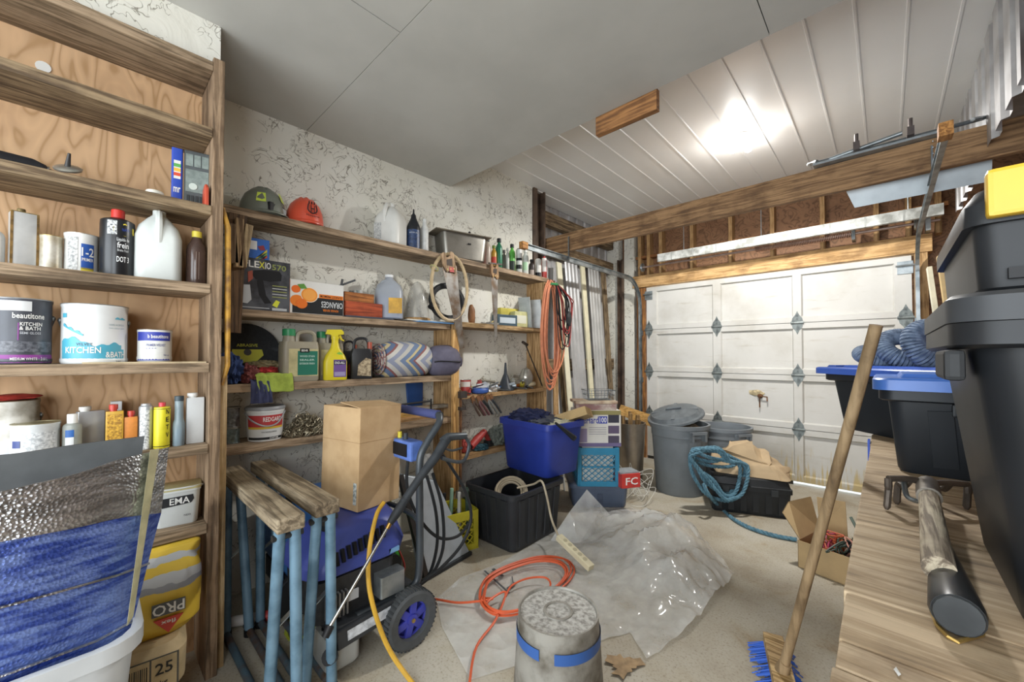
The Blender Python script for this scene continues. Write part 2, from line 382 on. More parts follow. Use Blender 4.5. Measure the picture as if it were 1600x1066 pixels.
# ------------------------------------------------------------------ garage door
def doorpaint():
    m, t, b = newmat('door_paint'); b.inputs['Roughness'].default_value = .6
    v = coords(t); g = noisetex(t, v, 2.2, 5, .6); s = noisetex(t, coords(t, (1, 1, 6)), 3, 5, .65)
    c = ramp(t, g, [(.3, '#b6b3ab'), (.5, '#c6c5c0'), (.75, '#cdccc8')])
    mx = N(t, 'ShaderNodeMix', data_type='RGBA', blend_type='MULTIPLY'); mx.inputs[0].default_value = .7
    t.links.new(c, mx.inputs[6]); t.links.new(ramp(t, s, [(.25, (.74, .68, .6, 1)), (.42, (1, 1, 1, 1))]), mx.inputs[7])
    # yellow drip stains low on the right leaf
    x = N(t, 'ShaderNodeSeparateXYZ'); t.links.new(v, x.inputs[0])
    dr = noisetex(t, coords(t, (26, 1, 2.2)), 1.6, 4, .6)
    zf = N(t, 'ShaderNodeMapRange'); zf.inputs[1].default_value = .60; zf.inputs[2].default_value = .0; t.links.new(x.outputs[2], zf.inputs[0])
    xf = N(t, 'ShaderNodeMapRange'); xf.inputs[1].default_value = -1.25; xf.inputs[2].default_value = -.95; t.links.new(x.outputs[0], xf.inputs[0])
    a = N(t, 'ShaderNodeMath', operation='MULTIPLY'); t.links.new(zf.outputs[0], a.inputs[0]); t.links.new(xf.outputs[0], a.inputs[1])
    b2 = N(t, 'ShaderNodeMath', operation='MULTIPLY_ADD'); t.links.new(a.outputs[0], b2.inputs[0]); b2.inputs[1].default_value = .55; t.links.new(dr, b2.inputs[2])
    fac = N(t, 'ShaderNodeMapRange'); fac.inputs[1].default_value = .86; fac.inputs[2].default_value = 1.0; t.links.new(b2.outputs[0], fac.inputs[0])
    fm = N(t, 'ShaderNodeMath', operation='MULTIPLY'); t.links.new(fac.outputs[0], fm.inputs[0]); fm.inputs[1].default_value = .8
    m3 = N(t, 'ShaderNodeMix', data_type='RGBA'); t.links.new(fm.outputs[0], m3.inputs[0]); t.links.new(mx.outputs[2], m3.inputs[6]); m3.inputs[7].default_value = lin('#bda76c')
    t.links.new(m3.outputs[2], b.inputs['Base Color']); return m
DP = doorpaint()
door = struct(MB().box((XD0, YD + .012, .036), (XD1, YD + .022, ZD)).build('door_1', DP))
rows = [.036, .565, 1.11, 1.64, ZD]
cols = [onY(p, 520, YD).x for p in (1027, 1115, 1127, 1240, 1253, 1399)]
for r_ in range(4):
    z0, z1 = rows[r_] + .003, rows[r_ + 1] - .003; ra = .055
    xs = [XD0] + cols + [XD1]
    for q in range(0, 8, 2): MB().box((xs[q], YD - .022, z0), (xs[q + 1], YD + .012, z1)).build('stile', DP, door)
    for q in range(1, 7, 2):
        for a, c in ((z0, z0 + ra), (z1 - ra, z1)): MB().box((xs[q], YD - .021, a), (xs[q + 1], YD + .012, c)).build('rail', DP, door)
        b = MB(); g = .012
        x0, x1, a, c = xs[q], xs[q + 1], z0 + ra, z1 - ra
        vs = [(x0, YD - .018, a), (x1, YD - .018, a), (x1, YD - .018, c), (x0, YD - .018, c), (x0 + g, YD + .004, a + g), (x1 - g, YD + .004, a + g), (x1 - g, YD + .004, c - g), (x0 + g, YD + .004, c - g)]
        b.add(vs, [(0, 1, 5, 4), (1, 2, 6, 5), (2, 3, 7, 6), (3, 0, 4, 7), (4, 5, 6, 7)]).build('panel', DP, door)
xc = [XD0 + .03, (cols[1] + cols[2]) / 2, (cols[3] + cols[4]) / 2, XD1 - .04]; h0 = None
poly = [(-.036, .004), (-.03, .03), (-.012, .05), (0, .075), (.012, .05), (.03, .03), (.036, .004), (.036, -.004), (.03, -.03), (.012, -.05), (0, -.075), (-.012, -.05), (-.03, -.03), (-.036, -.004)]
for z in rows[1:4]:
    for x in xc:
        if h0 is None:
            b = MB().prism(poly, 0, .004, Matrix.Rotation(R(-90), 4, 'Z')).cyl((-.04, -.008, 0), (.04, -.008, 0), .008, n=8)
            for q in (-.045, -.025, .025, .045): b.cyl((0, 0, q), (0, -.008, q), .006, n=6)
            h0 = b.build('hinge', mat('#7f8685', .5, .5, .3, 30, c2='#565c5c'), door, (x, YD - .022, z)); h0.scale = (1.35, 1, 1.6); h0['label'] = 'galvanised hinge plate'
        else: copy_of(h0, (x, YD - .022, z))
for x in (XD0 + .03, XD1 - .04):
    MB().box((x - .05, YD - .03, ZD - .16), (x + .05, YD - .022, ZD - .05)).cyl((x - .06, YD - .045, ZD - .09), (x + .06, YD - .045, ZD - .09), .009, n=8).build('top_bracket', GALV, door)
lk = onY(1187, 619, YD - .02); b = MB().cyl((lk.x, YD + .004, lk.z), (lk.x, YD - .03, lk.z), .028, .02, n=10).cyl((lk.x, YD - .03, lk.z - .01), (lk.x, YD - .03, lk.z - .12), .006, n=6).cyl((lk.x, YD - .035, lk.z), (lk.x + .07, YD - .035, lk.z - .005), .006, n=6).cyl((lk.x + .07, YD - .035, lk.z), (lk.x + .07, YD - .035, lk.z - .05), .006, n=6)
b.build('lock_shaft', RUST, door); MB().lump((lk.x - .03, YD + .0, lk.z + .03), (.14, .03, .07), 3, .3, 2.5, 2, False).build('foam_patch', mat('#c6b691', .9, 0, .3, 40), door)
MB().box((XD0, YD - .01, .0), (cols[3] - .02, YD + .012, .038)).build('bottom_seal', flat('#3b3835', .8), door)
# ------------------------------------------------------------------ ceiling light
lp = onZ(1157, 226, ZC - .07)
t = T('ceiling_light', 'twin bare bulb ceiling light glowing on the white metal ceiling', 'light', (lp.x, lp.y, ZC))
MB().lathe([(.0, -.035), (.03, -.035), (.06, -.02), (.06, 0)], 20).build('base', flat('#dcdcd8'), t)
for s in (-1, 1):
    d = Vector((.7 * s, .5 * s, 0)) * .05
    MB().cyl((d.x * .3, d.y * .3, -.03), (d.x, d.y, -.06), .017, n=10).build('socket', flat('#dcdcd8'), t)
    MB().lathe([(.001, -.05), (.02, -.04), (.032, -.015), (.032, .005), (.016, .03)], 14, Matrix.Translation((d.x * 1.3, d.y * 1.3, -.085))).build('bulb', mat('#ffffff', .4, var=0, emit=25), t)
    l = bpy.data.lights.new('bulb_light', 'SPOT'); l.spot_size = R(172); l.spot_blend = .35; l.energy = 68; l.shadow_soft_size = .035; l.color = (1, .98, .94)
    o = bpy.data.objects.new('bulb_light', l); COL.objects.link(o); o.parent = t; o.location = (d.x * 1.3, d.y * 1.3, -.14)
    l = bpy.data.lights.new('bulb_glow', 'POINT'); l.energy = 2.2; l.shadow_soft_size = .035; l.color = (1, .98, .94)
    o = bpy.data.objects.new('bulb_glow', l); COL.objects.link(o); o.parent = t; o.location = (d.x * 1.3, d.y * 1.3, -.16)
# ------------------------------------------------------------------ things fixed to ceiling, beam and door wall
a, c = onY(933, 182, YS + .02), onY(1028, 137, YS + .02)
tag(MB().box((a.x, YS + .002, ZS - .005 - .10), (c.x, YS + .04, ZS + .01)).build('wood_block', wood('#9d6f42', '#77502c', 'X'), bevel=.003), 'short brown wood block screwed to the edge of the grey soffit', 'wood block')
# door tracks
def track(X, label, ztop, yend, bracket, jog):
    t = T('door_track', label, 'door track', (X, YD - .06, 0))
    pts = [Vector((X, yend, ztop))] + [Vector((X, YD - .40 + .33 * math.sin(a), ztop - .33 + .33 * math.cos(a))) for a in [R(q) for q in range(0, 91, 10)]] + [Vector((X, YD - .07, .02))]
    b = MB(); prof = [(-.012, -.026), (.012, -.026), (.012, -.022), (-.008, -.022), (-.008, .022), (.012, .022), (.012, .026), (-.012, .026)]
    vs = []; fs = []; n = len(prof)
    for i, p in enumerate(pts):
        q = pts[min(i + 1, len(pts) - 1)] - pts[max(i - 1, 0)]; q.normalize(); nn = Vector((0, -q.z, q.y))
        sg = -1 if X > -1 else 1
        for u, v in prof: vs.append(p + Vector((u * sg, 0, 0)) + nn * v)
    for i in range(len(pts) - 1):
        for k in range(n): l = (k + 1) % n; fs.append((i * n + k, i * n + l, (i + 1) * n + l, (i + 1) * n + k))
    fs += [tuple(range(n)), tuple((len(pts) - 1) * n + k for k in reversed(range(n)))]
    b.add(vs, fs).build('rail', GALV, t, world=True)
    MB().cbox((X, yend - .03, ztop), (.045, .07, .06)).build('end_block', wood('#b98548', '#8a5c2c', 'Y'), t, world=True)
    for y in (YD - .075,):
        for z in (.4, 1.0, 1.6): MB().box((X - .02, YD - .05, z - .03), (X + .02, YD - .0205, z + .03)).build('bracket', GALV, t, world=True)
    b = MB().box((X - .004, 3.262, ztop), (X + .004, 3.278, 2.50))
    for z in range(6): b.cyl((X + .004, 3.27, ztop + .05 + z * .035), (X + .006, 3.27, ztop + .05 + z * .035), .006, n=6)
    b.build('hanger_strap', STEEL, t, world=True)
track(-2.30, 'galvanised overhead door track beside the hanging orange cords', 2.272, 2.62, True, 0)
track(.205, 'galvanised overhead door track above the stacked totes', 2.30, 2.62, True, 0)
t = T('torsion_shaft', 'long copper coloured torsion spring shaft above the garage door', 'spring', (-1, 4.8, 2.42))
z = 2.43
MB().cyl((-2.28, 4.80, z), (.34, 4.80, z), .0125, n=10).build('shaft', mat('#a8938a', .4, .6), t, world=True)
b = MB(); x0, x1 = onY(1180, 390, 4.8).x, onY(1333, 370, 4.8).x
b.path([(x0 + (x1 - x0) * i / 480, 4.80 + .028 * math.cos(i * .785), z + .028 * math.sin(i * .785)) for i in range(481)], .0045, 5).build('spring', mat('#b5917f', .4, .5), t, world=True)
for x in (-2.24, .20):
    MB().torus((x, 4.80, z), (1, 0, 0), .045, .012, 20, 6).cyl((x - .008, 4.8, z), (x + .008, 4.8, z), .045, n=18).build('cable_drum', GALV, t, world=True)
MB().box((x1 - .01, 4.77, z - .06), (x1 + .015, 4.90, z + .07)).build('centre_bracket', GALV, t, world=True)
MB().box((.255, 4.76, z - .08), (.285, 4.89, z + .08)).build('end_bracket', GALV, t, world=True)
a, c = onY(1027, 403, 4.6), onY(1475, 322, 4.6)
t = T('marked_board', 'long white painted board with grey blotches hung above the spring shaft', 'board', (a.x, 4.62, 2.35))
zb = (a.z + c.z) / 2 - .01; b = MB().box((a.x, 4.60, zb - .045), (c.x, 4.64, zb + .045)).build('plank', mat('#c9ccc9', .6, 0, .25, 11, c2='#8b8d88'), t, world=True, bevel=.002)
for x in (a.x + .3, -.9, c.x - .2): MB().cyl((x, 4.62, zb + .04), (x, 4.62, ZC), .004, n=6).build('hanger_rod', GALV, t, world=True)
for k in range(9):
    x = a.x + .16 + k * .24; MB().box((x, 4.598, zb - .0455), (x + .012, 4.6415, zb + .0455)).build('tape_band', mat('#a4a7a4', .6), t, world=True)

# boards and sheets leaning in the far corner; (px left/right at foot, px at top, colour)
lean = [('trim_plank', 'pale cream trim plank leaning nearest to the orange cords', 905, 925, 915, 930, 380, '#dcd7bd', .09),
        ('metal_sheet', 'grey corrugated sheet leaning behind the cream planks', 916, 936, 921, 941, 385, '#b9babb', .25),
        ('trim_plank', 'cream trim plank leaning in the middle of the corner stack', 945, 0, 950, 0, 380, '#d8d2b4', .085),
        ('metal_sheet', 'narrow grey sheet standing between the two cream planks', 958, 0, 966, 0, 390, '#c2c3c2', .24),
        ('weathered_board', 'weathered brown board leaning next to the dark steel post', 968, 0, 985, 0, 390, '#8d7a5e', .10)]
for k, (nm, lb, f0, _, t0, _2, ty, colr, wd) in enumerate(lean):
    y0 = 3.55 + .24 * k; y1 = y0 + .06
    p = Vector((-2.42 - .015 * k, y0, 0.012)); q = Vector((-2.68, y1, 2.36 + .03 * k))
    if nm == 'metal_sheet':
        b = MB(); n = 7
        d = (q - p).normalized(); sd = Vector((0, 1, 0)); up = sd.cross(d)
        vs = []
        for i in range(n * 2 + 1):
            o = sd * (wd * (i / (n * 2) - .5)) + up * (.008 if i % 4 in (1, 2) else 0); vs += [p + o, q + o, p + o + up * .0015, q + o + up * .0015]
        fs = []
        for i in range(n * 2): j = 4 * i; fs += [(j, j + 1, j + 5, j + 4), (j + 2, j + 6, j + 7, j + 3)]
        o = b.add(vs, fs).build(nm, mat(colr, .4, .5, .12, 5))
    else: o = MB().bar(p, q, wd, .022, up=(1, 0, .1)).build(nm, wood(colr, '#b8ac88' if k != 4 else '#5d4d38', 'Z', bmp=.08) if k == 4 else mat(colr, .55, 0, .1, 6), bevel=.002)
    tag(o, lb, 'board' if 'plank' in nm or 'board' in nm else 'sheet')
tag(MB().bar((-2.36, 3.40, .02), (-2.62, 3.44, 2.05), .05, .03, (0, 1, 0)).build('notched_lath', wood('#c3ad7e', '#5c4a30', 'Z', fine=.35)), 'notched wooden lath leaning between the cords and cream plank', 'lath')
# sheets stacked behind the beam on the right, metal rods on the beam
P0 = onY(1325, 300, 3.40); P1 = onY(1500, 262, 3.40)
b = MB(); x0, x1 = P0.x - .07, P1.x + .12
vs = [(x0, 3.36, 2.56), (x1, 3.36, 2.56), (x1, 3.44, 2.28), (x0 + .10, 3.44, 2.28)]
tag(b.add(vs + [tuple(Vector(v) + Vector((0, .004, .002))) for v in vs], [(0, 1, 2, 3), (7, 6, 5, 4), (0, 4, 5, 1), (3, 2, 6, 7), (0, 3, 7, 4), (1, 5, 6, 2)]).build('flashing_sheet', mat('#8f9598', .4, .5, .12, 5)), 'thin silver flashing sheet hanging behind the beam on the right', 'sheet')
P0, P1 = onY(1278, 245, 3.30), onY(1530, 178, 3.30)
t = T('metal_rack', 'folded grey metal rack of rods lying along the beam top', 'rack', (P0.x, 3.30, 2.55))
z = 2.575
MB().path(spline([(P0.x, 3.24, z), (P0.x - .015, 3.27, z + .012), (P0.x, 3.31, z + .02), (P1.x - .05, 3.31, z + .02), (P1.x, 3.28, z + .012), (P1.x - .03, 3.24, z)], 6), .011, 8).build('rod_frame', mat('#6d7274', .4, .7), t, world=True)
MB().cyl((P0.x + .06, 3.275, z + .005), (P1.x - .3, 3.27, z + .045), .013, n=10).build('tube', mat('#8a9092', .4, .7), t, world=True)
MB().box((P0.x - .02, 3.225, 2.548), (P1.x - .1, 3.335, 2.562)).build('tray', mat('#9ca3a7', .4, .6), t, world=True)
for q in (.28, .62): x = P0.x + (P1.x - P0.x) * q; MB().cbox((x, 3.27, z + .03), (.03, .09, .05)).cyl((x, 3.26, z + .03), (x, 3.25, z + .11), .010, n=8).build('clamp', mat('#5e5552', .5, .5), t, world=True)
# short offcuts poking out beside the right jamb
for k, (px, py, ang, lb) in enumerate(((1452, 432, 25, 'cream trim offcut leaning by the right door jamb'), (1468, 415, 50, 'pale wood offcut crossing above the cream trim'), (1478, 420, -35, 'brown wood scrap wedged beside the right door track'))):
    p = onY(px, py, 3.9 - .1 * k); d = Vector((math.cos(R(ang)) * .4, 0, math.sin(R(ang)))) * .2
    q0 = Vector((p.x + .12, p.y, 0)); tag(MB().bar((p.x + .16, p.y, .0), (p.x, p.y, p.z + .06), .09 - .02 * k, .025, (1, 0, 0)).build('wood_offcut', mat(('#cfcbb4', '#c2a878', '#7d5c3c')[k], .6, 0, .12, 9), bevel=.002), lb, 'offcut')
# dark bracket and pale rag high on the right
p = onY(1590, 55, 2.4)
tag(MB().cbox((p.x + .16, 2.4, p.z), (.22, .16, .16), R(20)).build('joist_end', mat('#77777a', .8, 0, .3, 12)), 'grey rough joist end hanging high at the right wall', 'joist')
# ------------------------------------------------------------------ built-in plank shelves on the left
US = [2.514, 2.236, 1.916, 1.594, 1.274, .946, .627]; XF, XB = -2.0, -2.245
un = T('plank_shelves', 'tall built-in shelf unit of weathered planks with plywood back', 'shelf unit', (-2.12, 0, 0))
for y, nm in ((.35, 'side_post'), (-1.22, 'side_post')): MB().box((XB, y - .02, 0), (XF, y + .02, 2.535)).build(nm, WEATHZ, un, world=True, bevel=.003)
for k, z in enumerate(US): MB().box((XB, -1.2, z - .038), (XF + (.004 if k else 0), .33, z)).build('shelf', (WEATH, GREYW)[k in (1, 2)], un, world=True, bevel=.003)
MB().box((XB - .012, -1.2, 0), (XB, .33, 2.51)).build('back_panel', PLY, un, world=True)
MB().cyl((XB, -.135, 2.365), (XB + .004, -.135, 2.365), .02, n=14).build('sticker', flat('#dfdfda'), un, world=True)
tag(MB().box((-2.13, .372, 0), (-2.04, .40, 1.30)).build('stud_strip', wood('#cdb48b', '#a98d62', 'Z', bmp=.15), bevel=.002), 'pale timber stud beside the right post of the plank shelves', 'stud')

def shelfitem(name, label, cat, pl, pr, pt, zb, X, build, face=True, group=None, rz=None, round_=True):
    cy, wd, h, cs = fitX(pl, pr, pt, zb, X)
    if round_: wd *= cs
    a = (facing(X, cy) if face else 0) if rz is None else rz
    t = T(name, label, cat, (X, cy, zb + .0005), a, group); build(t, wd, h); return t
def lathe_part(t, prof, m, name, w, h, n=24): return MB().lathe([(r * w / 2, z * h) for r, z in prof], n).build(name, m, t)
def can(body, lid='#b9bcbd', rim=True, bail=False, labels=(), texts=(), lidz=.965):
    def f(t, w, h):
        r = w / 2
        MB().lathe([(r * .96, 0), (r, .008), (r, .016), (r * .975, .02), (r * .975, h * lidz - .006), (r, h * lidz - .002), (r, h * lidz + .004)], 32).build('body', body, t)
        MB().lathe([(r, h * lidz + .0042), (r * 1.01, h * lidz + .006), (r * .99, h), (r * .92, h), (r * .9, h - .006), (0.0001, h - .006)], 32).build('lid', mat(lid, .35, .6, .2, 20), t)
        for z0, z1, a0, a1, m in labels: arc(r * .975 + .0012, z0 * h, z1 * h, R(a0), R(a1), m, t)
        for s, zc, hh, wd, a, m in texts: text(s, hh * h, m, t, zc * h, wd * w, Rc=r * .975 + .0024, a0=R(a))
        if bail:
            for s in (-1, 1):
                e = MB().lathe([(.010, 0), (.010, .004), (.004, .008), (.0001, .008)], 10, Matrix.Translation((0, s * r * .97, h * .72)) @ Matrix.Rotation(R(-90 * s), 4, 'X')).build('bail_ear', STEEL, t)
            MB().tube([(0, -r - .004, h * .72), (-.02, -r * .9, h * .55), (-r * .86, -r * .65, h * .48), (-r - .012, 0, h * .46), (-r * .86, r * .65, h * .48), (-.02, r * .9, h * .55), (0, r + .004, h * .72)], .002, 6).build('bail_wire', STEEL, t)
    return f
def rectcan(body, cap, depth=.6, capr=.18, off=.0, labels=(), texts=(), sh=.90, cr=.2, caph=None):
    def f(t, w, h):
        d = w * depth; hb = h * sh
        MB().loft([(0, d * .97, w * .97, cr), (.004, d, w, cr), (hb - .004, d, w, cr), (hb, d * .96, w * .96, cr)], 4).build('body', body, t)
        MB().lathe([(capr * w * .8, hb - .001), (capr * w * .8, hb + (h - hb) * .3), (capr * w, hb + (h - hb) * .3), (capr * w, h - .002), (capr * w * .9, h)], 16, Matrix.Translation((0, off * w, 0))).build('cap', cap, t)
        for z0, z1, a0, a1, m in labels: MB().box((d / 2 + .0003, a0 * w, z0 * h), (d / 2 + .001, a1 * w, z1 * h)).build('label_print', m, t)
        for s, zc, hh, wd, y, m in texts: text(s, hh * h, m, t, (d / 2 + .0016, y * w, zc * h), wd * w)
    return f
def bottle(body, prof, cap=None, capr=.3, capz=.85, labels=(), texts=(), n=24):
    def f(t, w, h):
        lathe_part(t, prof, body, 'body', w, h, n)
        if cap: MB().lathe([(capr * w / 2, capz * h), (capr * w / 2, h - .002), (capr * w * .45, h)], 18).build('cap', cap, t)
        for z0, z1, a0, a1, m in labels: arc(w / 2 * max(p[0] for p in prof) + .0008, z0 * h, z1 * h, R(a0), R(a1), m, t)
        for s, zc, hh, wd, a, m in texts: text(s, hh * h, m, t, zc * h, wd * w, Rc=w / 2 + .002, a0=R(a))
    return f
CYL = [(.94, 0), (1, .02), (1, .93), (.97, .96), (.6, .97)]
BOT = [(.94, 0), (1, .02), (1, .66), (.9, .74), (.4, .84), (.36, .90)]
WT = mat('#dfe0dc', .45, 0, .08, 14); TIN = mat('#c9c6ba', .4, .3, .2, 14, c2='#a2957a'); OFFW = mat('#d5d2c6', .5, 0, .12, 10)

# shelf under the top: tools and small cases
z = US[2]
t = T('power_tool', 'black power tool lying at the left end of upper shelf', 'tool', (-2.13, -.20, z), R(6))
MB().loft([(0, .05, .16, .5), (.02, .06, .19, .6), (.05, .05, .17, .7), (.062, .03, .12, .8)], 5).build('body', mat('#26272b', .5), t)
MB().cyl((0, .07, .03), (.0, .125, .018), .024, .012, 14).build('nozzle', mat('#3a3b40', .4), t)
MB().torus((0, .085, .028), (0, 1, -.2), .022, .003, 16, 6).build('ring', GALV, t)
y = onX(107, 260, -2.035).y
t = T('sanding_disc', 'silver disc with a dark spindle standing on the upper shelf', 'disc', (-2.035, y, z), 0)
TD = Matrix.Translation((0, 0, .024)) @ Matrix.Rotation(R(35), 4, 'Y') @ Matrix.Rotation(R(10), 4, 'X')
MB().lathe([(.0001, 0), (.034, .0), (.036, .006), (.03, .010), (.015, .013), (.0001, .013)], 28, TD).build('disc', mat('#c6c4bb', .3, .8), t)
MB().cyl(TD @ Vector((0, 0, .012)), TD @ Vector((-.004, .012, .055)), .008, .004, 10).build('spindle', mat('#3b3a3a', .5, .4), t)
shelfitem('jar_lid', 'flat pale jar lid beside the blue case on upper shelf', 'jar_lid', 222, 252, 291, z, -2.02, lambda t, w, h: MB().lathe([(w * .5, 0), (w * .5, .008), (w * .45, .012), (.0001, .012)], 24).build('disc', OFFW, t) and None)  # small pale jar lid lying flat
def bluebox(t, w, h):
    MB().loft([(0, .05, w, .3), (h, .05, w, .3)], 4).build('case', flat('#2646a8', .4), t)
    for k, (a, c, q) in enumerate(((.45, .78, '#d9d9d4'), (.50, .56, '#d0492e'), (.58, .64, '#e6b23a'), (.66, .72, '#5aa552'))): MB().box((.0253, -w * .3, h * a), (.0258 + k * .0003, w * .3, h * c)).build('label_print', flat(q), t)
    text('mr', h * .14, WHITE(), t, (.027, 0, h * .25), w * .6)
shelfitem('battery_pack', 'slim blue pack with rainbow label beside the grey organiser', 'pack', 263, 281, 234, z, -2.10, bluebox, round_=False)
def organiser(t, w, h):
    MB().box((-.03, -w / 2, 0), (.03, w / 2, h)).build('case', mat('#4a5052', .4), t, bevel=.004)
    cl = mat('#7e8a86', .25, 0, .2, 30)
    for a, c, d, e in ((-.43, -.16, .72, .93), (-.12, .13, .72, .93), (.17, .43, .72, .93), (-.43, .43, .26, .66)): MB().box((.0302, a * w, d * h), (.032, c * w, e * h)).build('compartment', cl, t)
    for k in range(5): MB().box((.0302, (-.38 + .16 * k) * w, .06 * h), (.034, (-.28 + .16 * k) * w, .2 * h)).build('latch_rib', flat('#2f3335'), t)
    arcm = MB().lathe([(.0001, 0), (.16 * w, 0), (.16 * w, .002), (.0001, .002)], 18, Matrix.Translation((.0325, -.15 * w, .36 * h)) @ Matrix.Rotation(R(90), 4, 'Y')).build('coin', flat('#b9c4bc'), t)
shelfitem('organiser_case', 'grey clear-fronted small parts organiser beside the right post', 'case', 284, 325, 241, z, -2.10, organiser, rz=R(-12), round_=False)
y = .315; tag(MB().loft([(0, .06, .014, .5), (.07, .06, .012, .5), (.088, .03, .008, .5)], 4).build('red_clamp', flat('#b5482f'), None, (-2.03, y, z + .0005)), 'small red clamp squeezed between organiser and right post', 'clamp')

# shelf with jug and brake fluid
z = US[3]
shelfitem('white_bottle', 'white bottle cut off at the left edge beside rusty can', 'bottle', -40, 4, 345, z, -2.14, bottle(WT, BOT, flat('#cfcfca'), .42, .88))
def rusty(t, w, h):
    rectcan(mat('#d3d5d4', .35, .2, .12, 9), mat('#94835a', .5, .5, .3, 30), .55, .16, -.1, sh=.93)(t, w, h)
    for s in (-1, 1): MB().box((w * .275 - .004, s * w * .5 - .006 if s > 0 else -w * .5, 0), (w * .275 + .001, s * w * .5 if s > 0 else -w * .5 + .006, h * .93)).build('rust_seam', mat('#8d6f3f', .7, .3, .4, 40), t)
    MB().box((-w * .27, -w * .5, h * .93), (w * .27, w * .5, h * .945)).build('rust_top', mat('#a3905f', .6, .4, .4, 40), t, bevel=.002)
shelfitem('solvent_can', 'tall white rectangular can with rusty top edge', 'can', 9, 55, 327, z, -2.14, rusty, rz=R(14), round_=False)
shelfitem('white_tin', 'small white tin with brass lid beside the rusty can', 'tin', 57, 95, 370, z, -2.12, can(TIN, '#a8955c'))
shelfitem('primer_can', 'white primer can with blue label behind the black bottle', 'can', 95, 152, 368, z, -2.13, can(WT, '#d9d9d4', labels=[(.12, .75, -2, 42, flat('#2a56a5')), (.06, .16, -2, 42, flat('#d9c63a')), (.06, .9, -48, -12, mat('#cfd0cd', .5, 0, .35, 120, c2='#8a8c8c'))], texts=[('1-2', .55, .22, .36, 20, WHITE()), ('PRIMER', .36, .08, .34, 20, WHITE())]))
def brake(t, w, h):
    hb = h * .82
    MB().lathe([(w * .47, 0), (w * .5, .01), (w * .5, hb * .93), (w * .49, hb), (w * .44, hb + .004), (w * .25, hb + .012), (w * .2, hb + .014)], 30).build('body', mat('#26282b', .3, .2, .1, 20), t)
    MB().lathe([(w * .2, hb + .010), (w * .2, h - .003), (w * .17, h)], 18).build('cap', flat('#c8362e', .4), t)
    r = w / 2 + .001
    arc(r, h * .60, h * .80, R(-34), R(-2), mat('#cfd2d2', .5, 0, .5, 160, c2='#3a3c3e'), t)
    hexa = MB(); pts = [(.034 * w / .09 * math.cos(R(q)), .022 * w / .09 * math.sin(R(q))) for q in (30, 90, 150, 210, 270, 330)]
    cs = [(r * math.cos(R(24) + p[0] / r), r * math.sin(R(24) + p[0] / r), h * .68 + p[1]) for p in pts]; hexa.add([tuple(Vector(v) * 1.004) for v in cs], [tuple(range(6))]).build('emblem', flat('#d9c53c'), t)
    text('NAPA', h * .045, flat('#24408f'), t, h * .68, w * .22, Rc=r + .004, a0=R(24))
    for s, zc, hh, wd, q in (('Liquide de', .53, .05, .36, '#cfd3d4'), ('frein', .455, .085, .34, '#e6e9ea'), ('Brake Fluid', .38, .035, .32, '#b9bdbf'), ('DOT 3', .25, .08, .36, '#e6e9ea')): text(s, hh * h, flat(q), t, zc * h, wd * w, Rc=r + .0004, a0=R(18))
shelfitem('brake_fluid_can', 'round black fluid can with a red cap', 'can', 151, 208, 328, z, -2.10, brake)
def jug(body, cap=None, handle_gap=True, labels=(), texts=()):
    def f(t, w, h):
        d = w * .92
        b = MB().loft([(0, d * .9, w * .92, .5), (.01, d, w, .5), (h * .60, d, w, .5), (h * .74, d * .82, w * .86, .6), (h * .86, d * .5, w * .52, .8), (h * .92, d * .30, w * .30, 1), (h * .96, d * .28, w * .28, 1)], 6)
        b.build('body', body, t)
        MB().tube([(d * .12, 0, h * .94), (d * .30, 0, h * .93), (d * .44, 0, h * .80), (d * .47, 0, h * .62), (d * .44, 0, h * .52)], .012 * w / .15, 8).build('handle', body, t)
        MB().lathe([(d * .155, h * .945), (d * .155, h - .002), (d * .14, h)], 16).build('cap', cap or body, t)
        for z0, z1, a0, a1, m in labels: MB().box((d / 2 + .0003, a0 * w, z0 * h), (d / 2 + .001, a1 * w, z1 * h)).build('label_print', m, t)
        for s, zc, hh, wd, y, m in texts: text(s, hh * h, m, t, (d / 2 + .0016, y * w, zc * h), wd * w)
    return f
shelfitem('white_jug', 'big milky white plastic jug with a moulded handle', 'jug', 207, 281, 329, z, -2.11, jug(mat('#d5dbd8', .4, 0, .06, 6)), round_=False)
shelfitem('brown_bottle', 'brown ribbed bottle with yellow cap beside the white jug', 'bottle', 288, 321, 362, z, -2.09, bottle(mat('#4a3a34', .2, 0, .15, 20, coat=.3), [(.94, 0), (1, .02), (1, .62), (.93, .72), (.52, .83), (.48, .9)], flat('#cfc046', .4), .50, .885, labels=[(.1, .6, -3, -1, flat('#8b7d74')), (.1, .6, 12, 14, flat('#8b7d74'))]))

# paint cans
z = US[4]; LILAC = flat('#8e3e93')
shelfitem('paint_can', 'dark grey paint can with a purple band at the left edge', 'paint can', -22, 82, 468, z, -2.115, can(mat('#474a52', .4, .1, .12, 12), '#c6c9ca', bail=True,
    labels=[(.02, .14, -80, 75, LILAC), (.80, .95, -80, 18, flat('#d3d5d6')), (.18, .34, -80, 70, mat('#6b6e76', .4, 0, .5, 90, c2='#3c3f47')), (.36, .62, -6, -4, LILAC)],
    texts=[('beautitone', .73, .085, .52, 14, WHITE()), ('KITCHEN', .605, .055, .36, 18, WHITE()), ('& BATH', .54, .055, .34, 16, WHITE()), ('SEMI GLOSS', .47, .035, .34, 17, flat('#b9bcc2')), ('MEDIUM WHITE', .08, .04, .42, 6, WHITE()), ('3.66 L', .08, .05, .15, 46, WHITE())]))
TEAL = flat('#4fa5bd', .4)
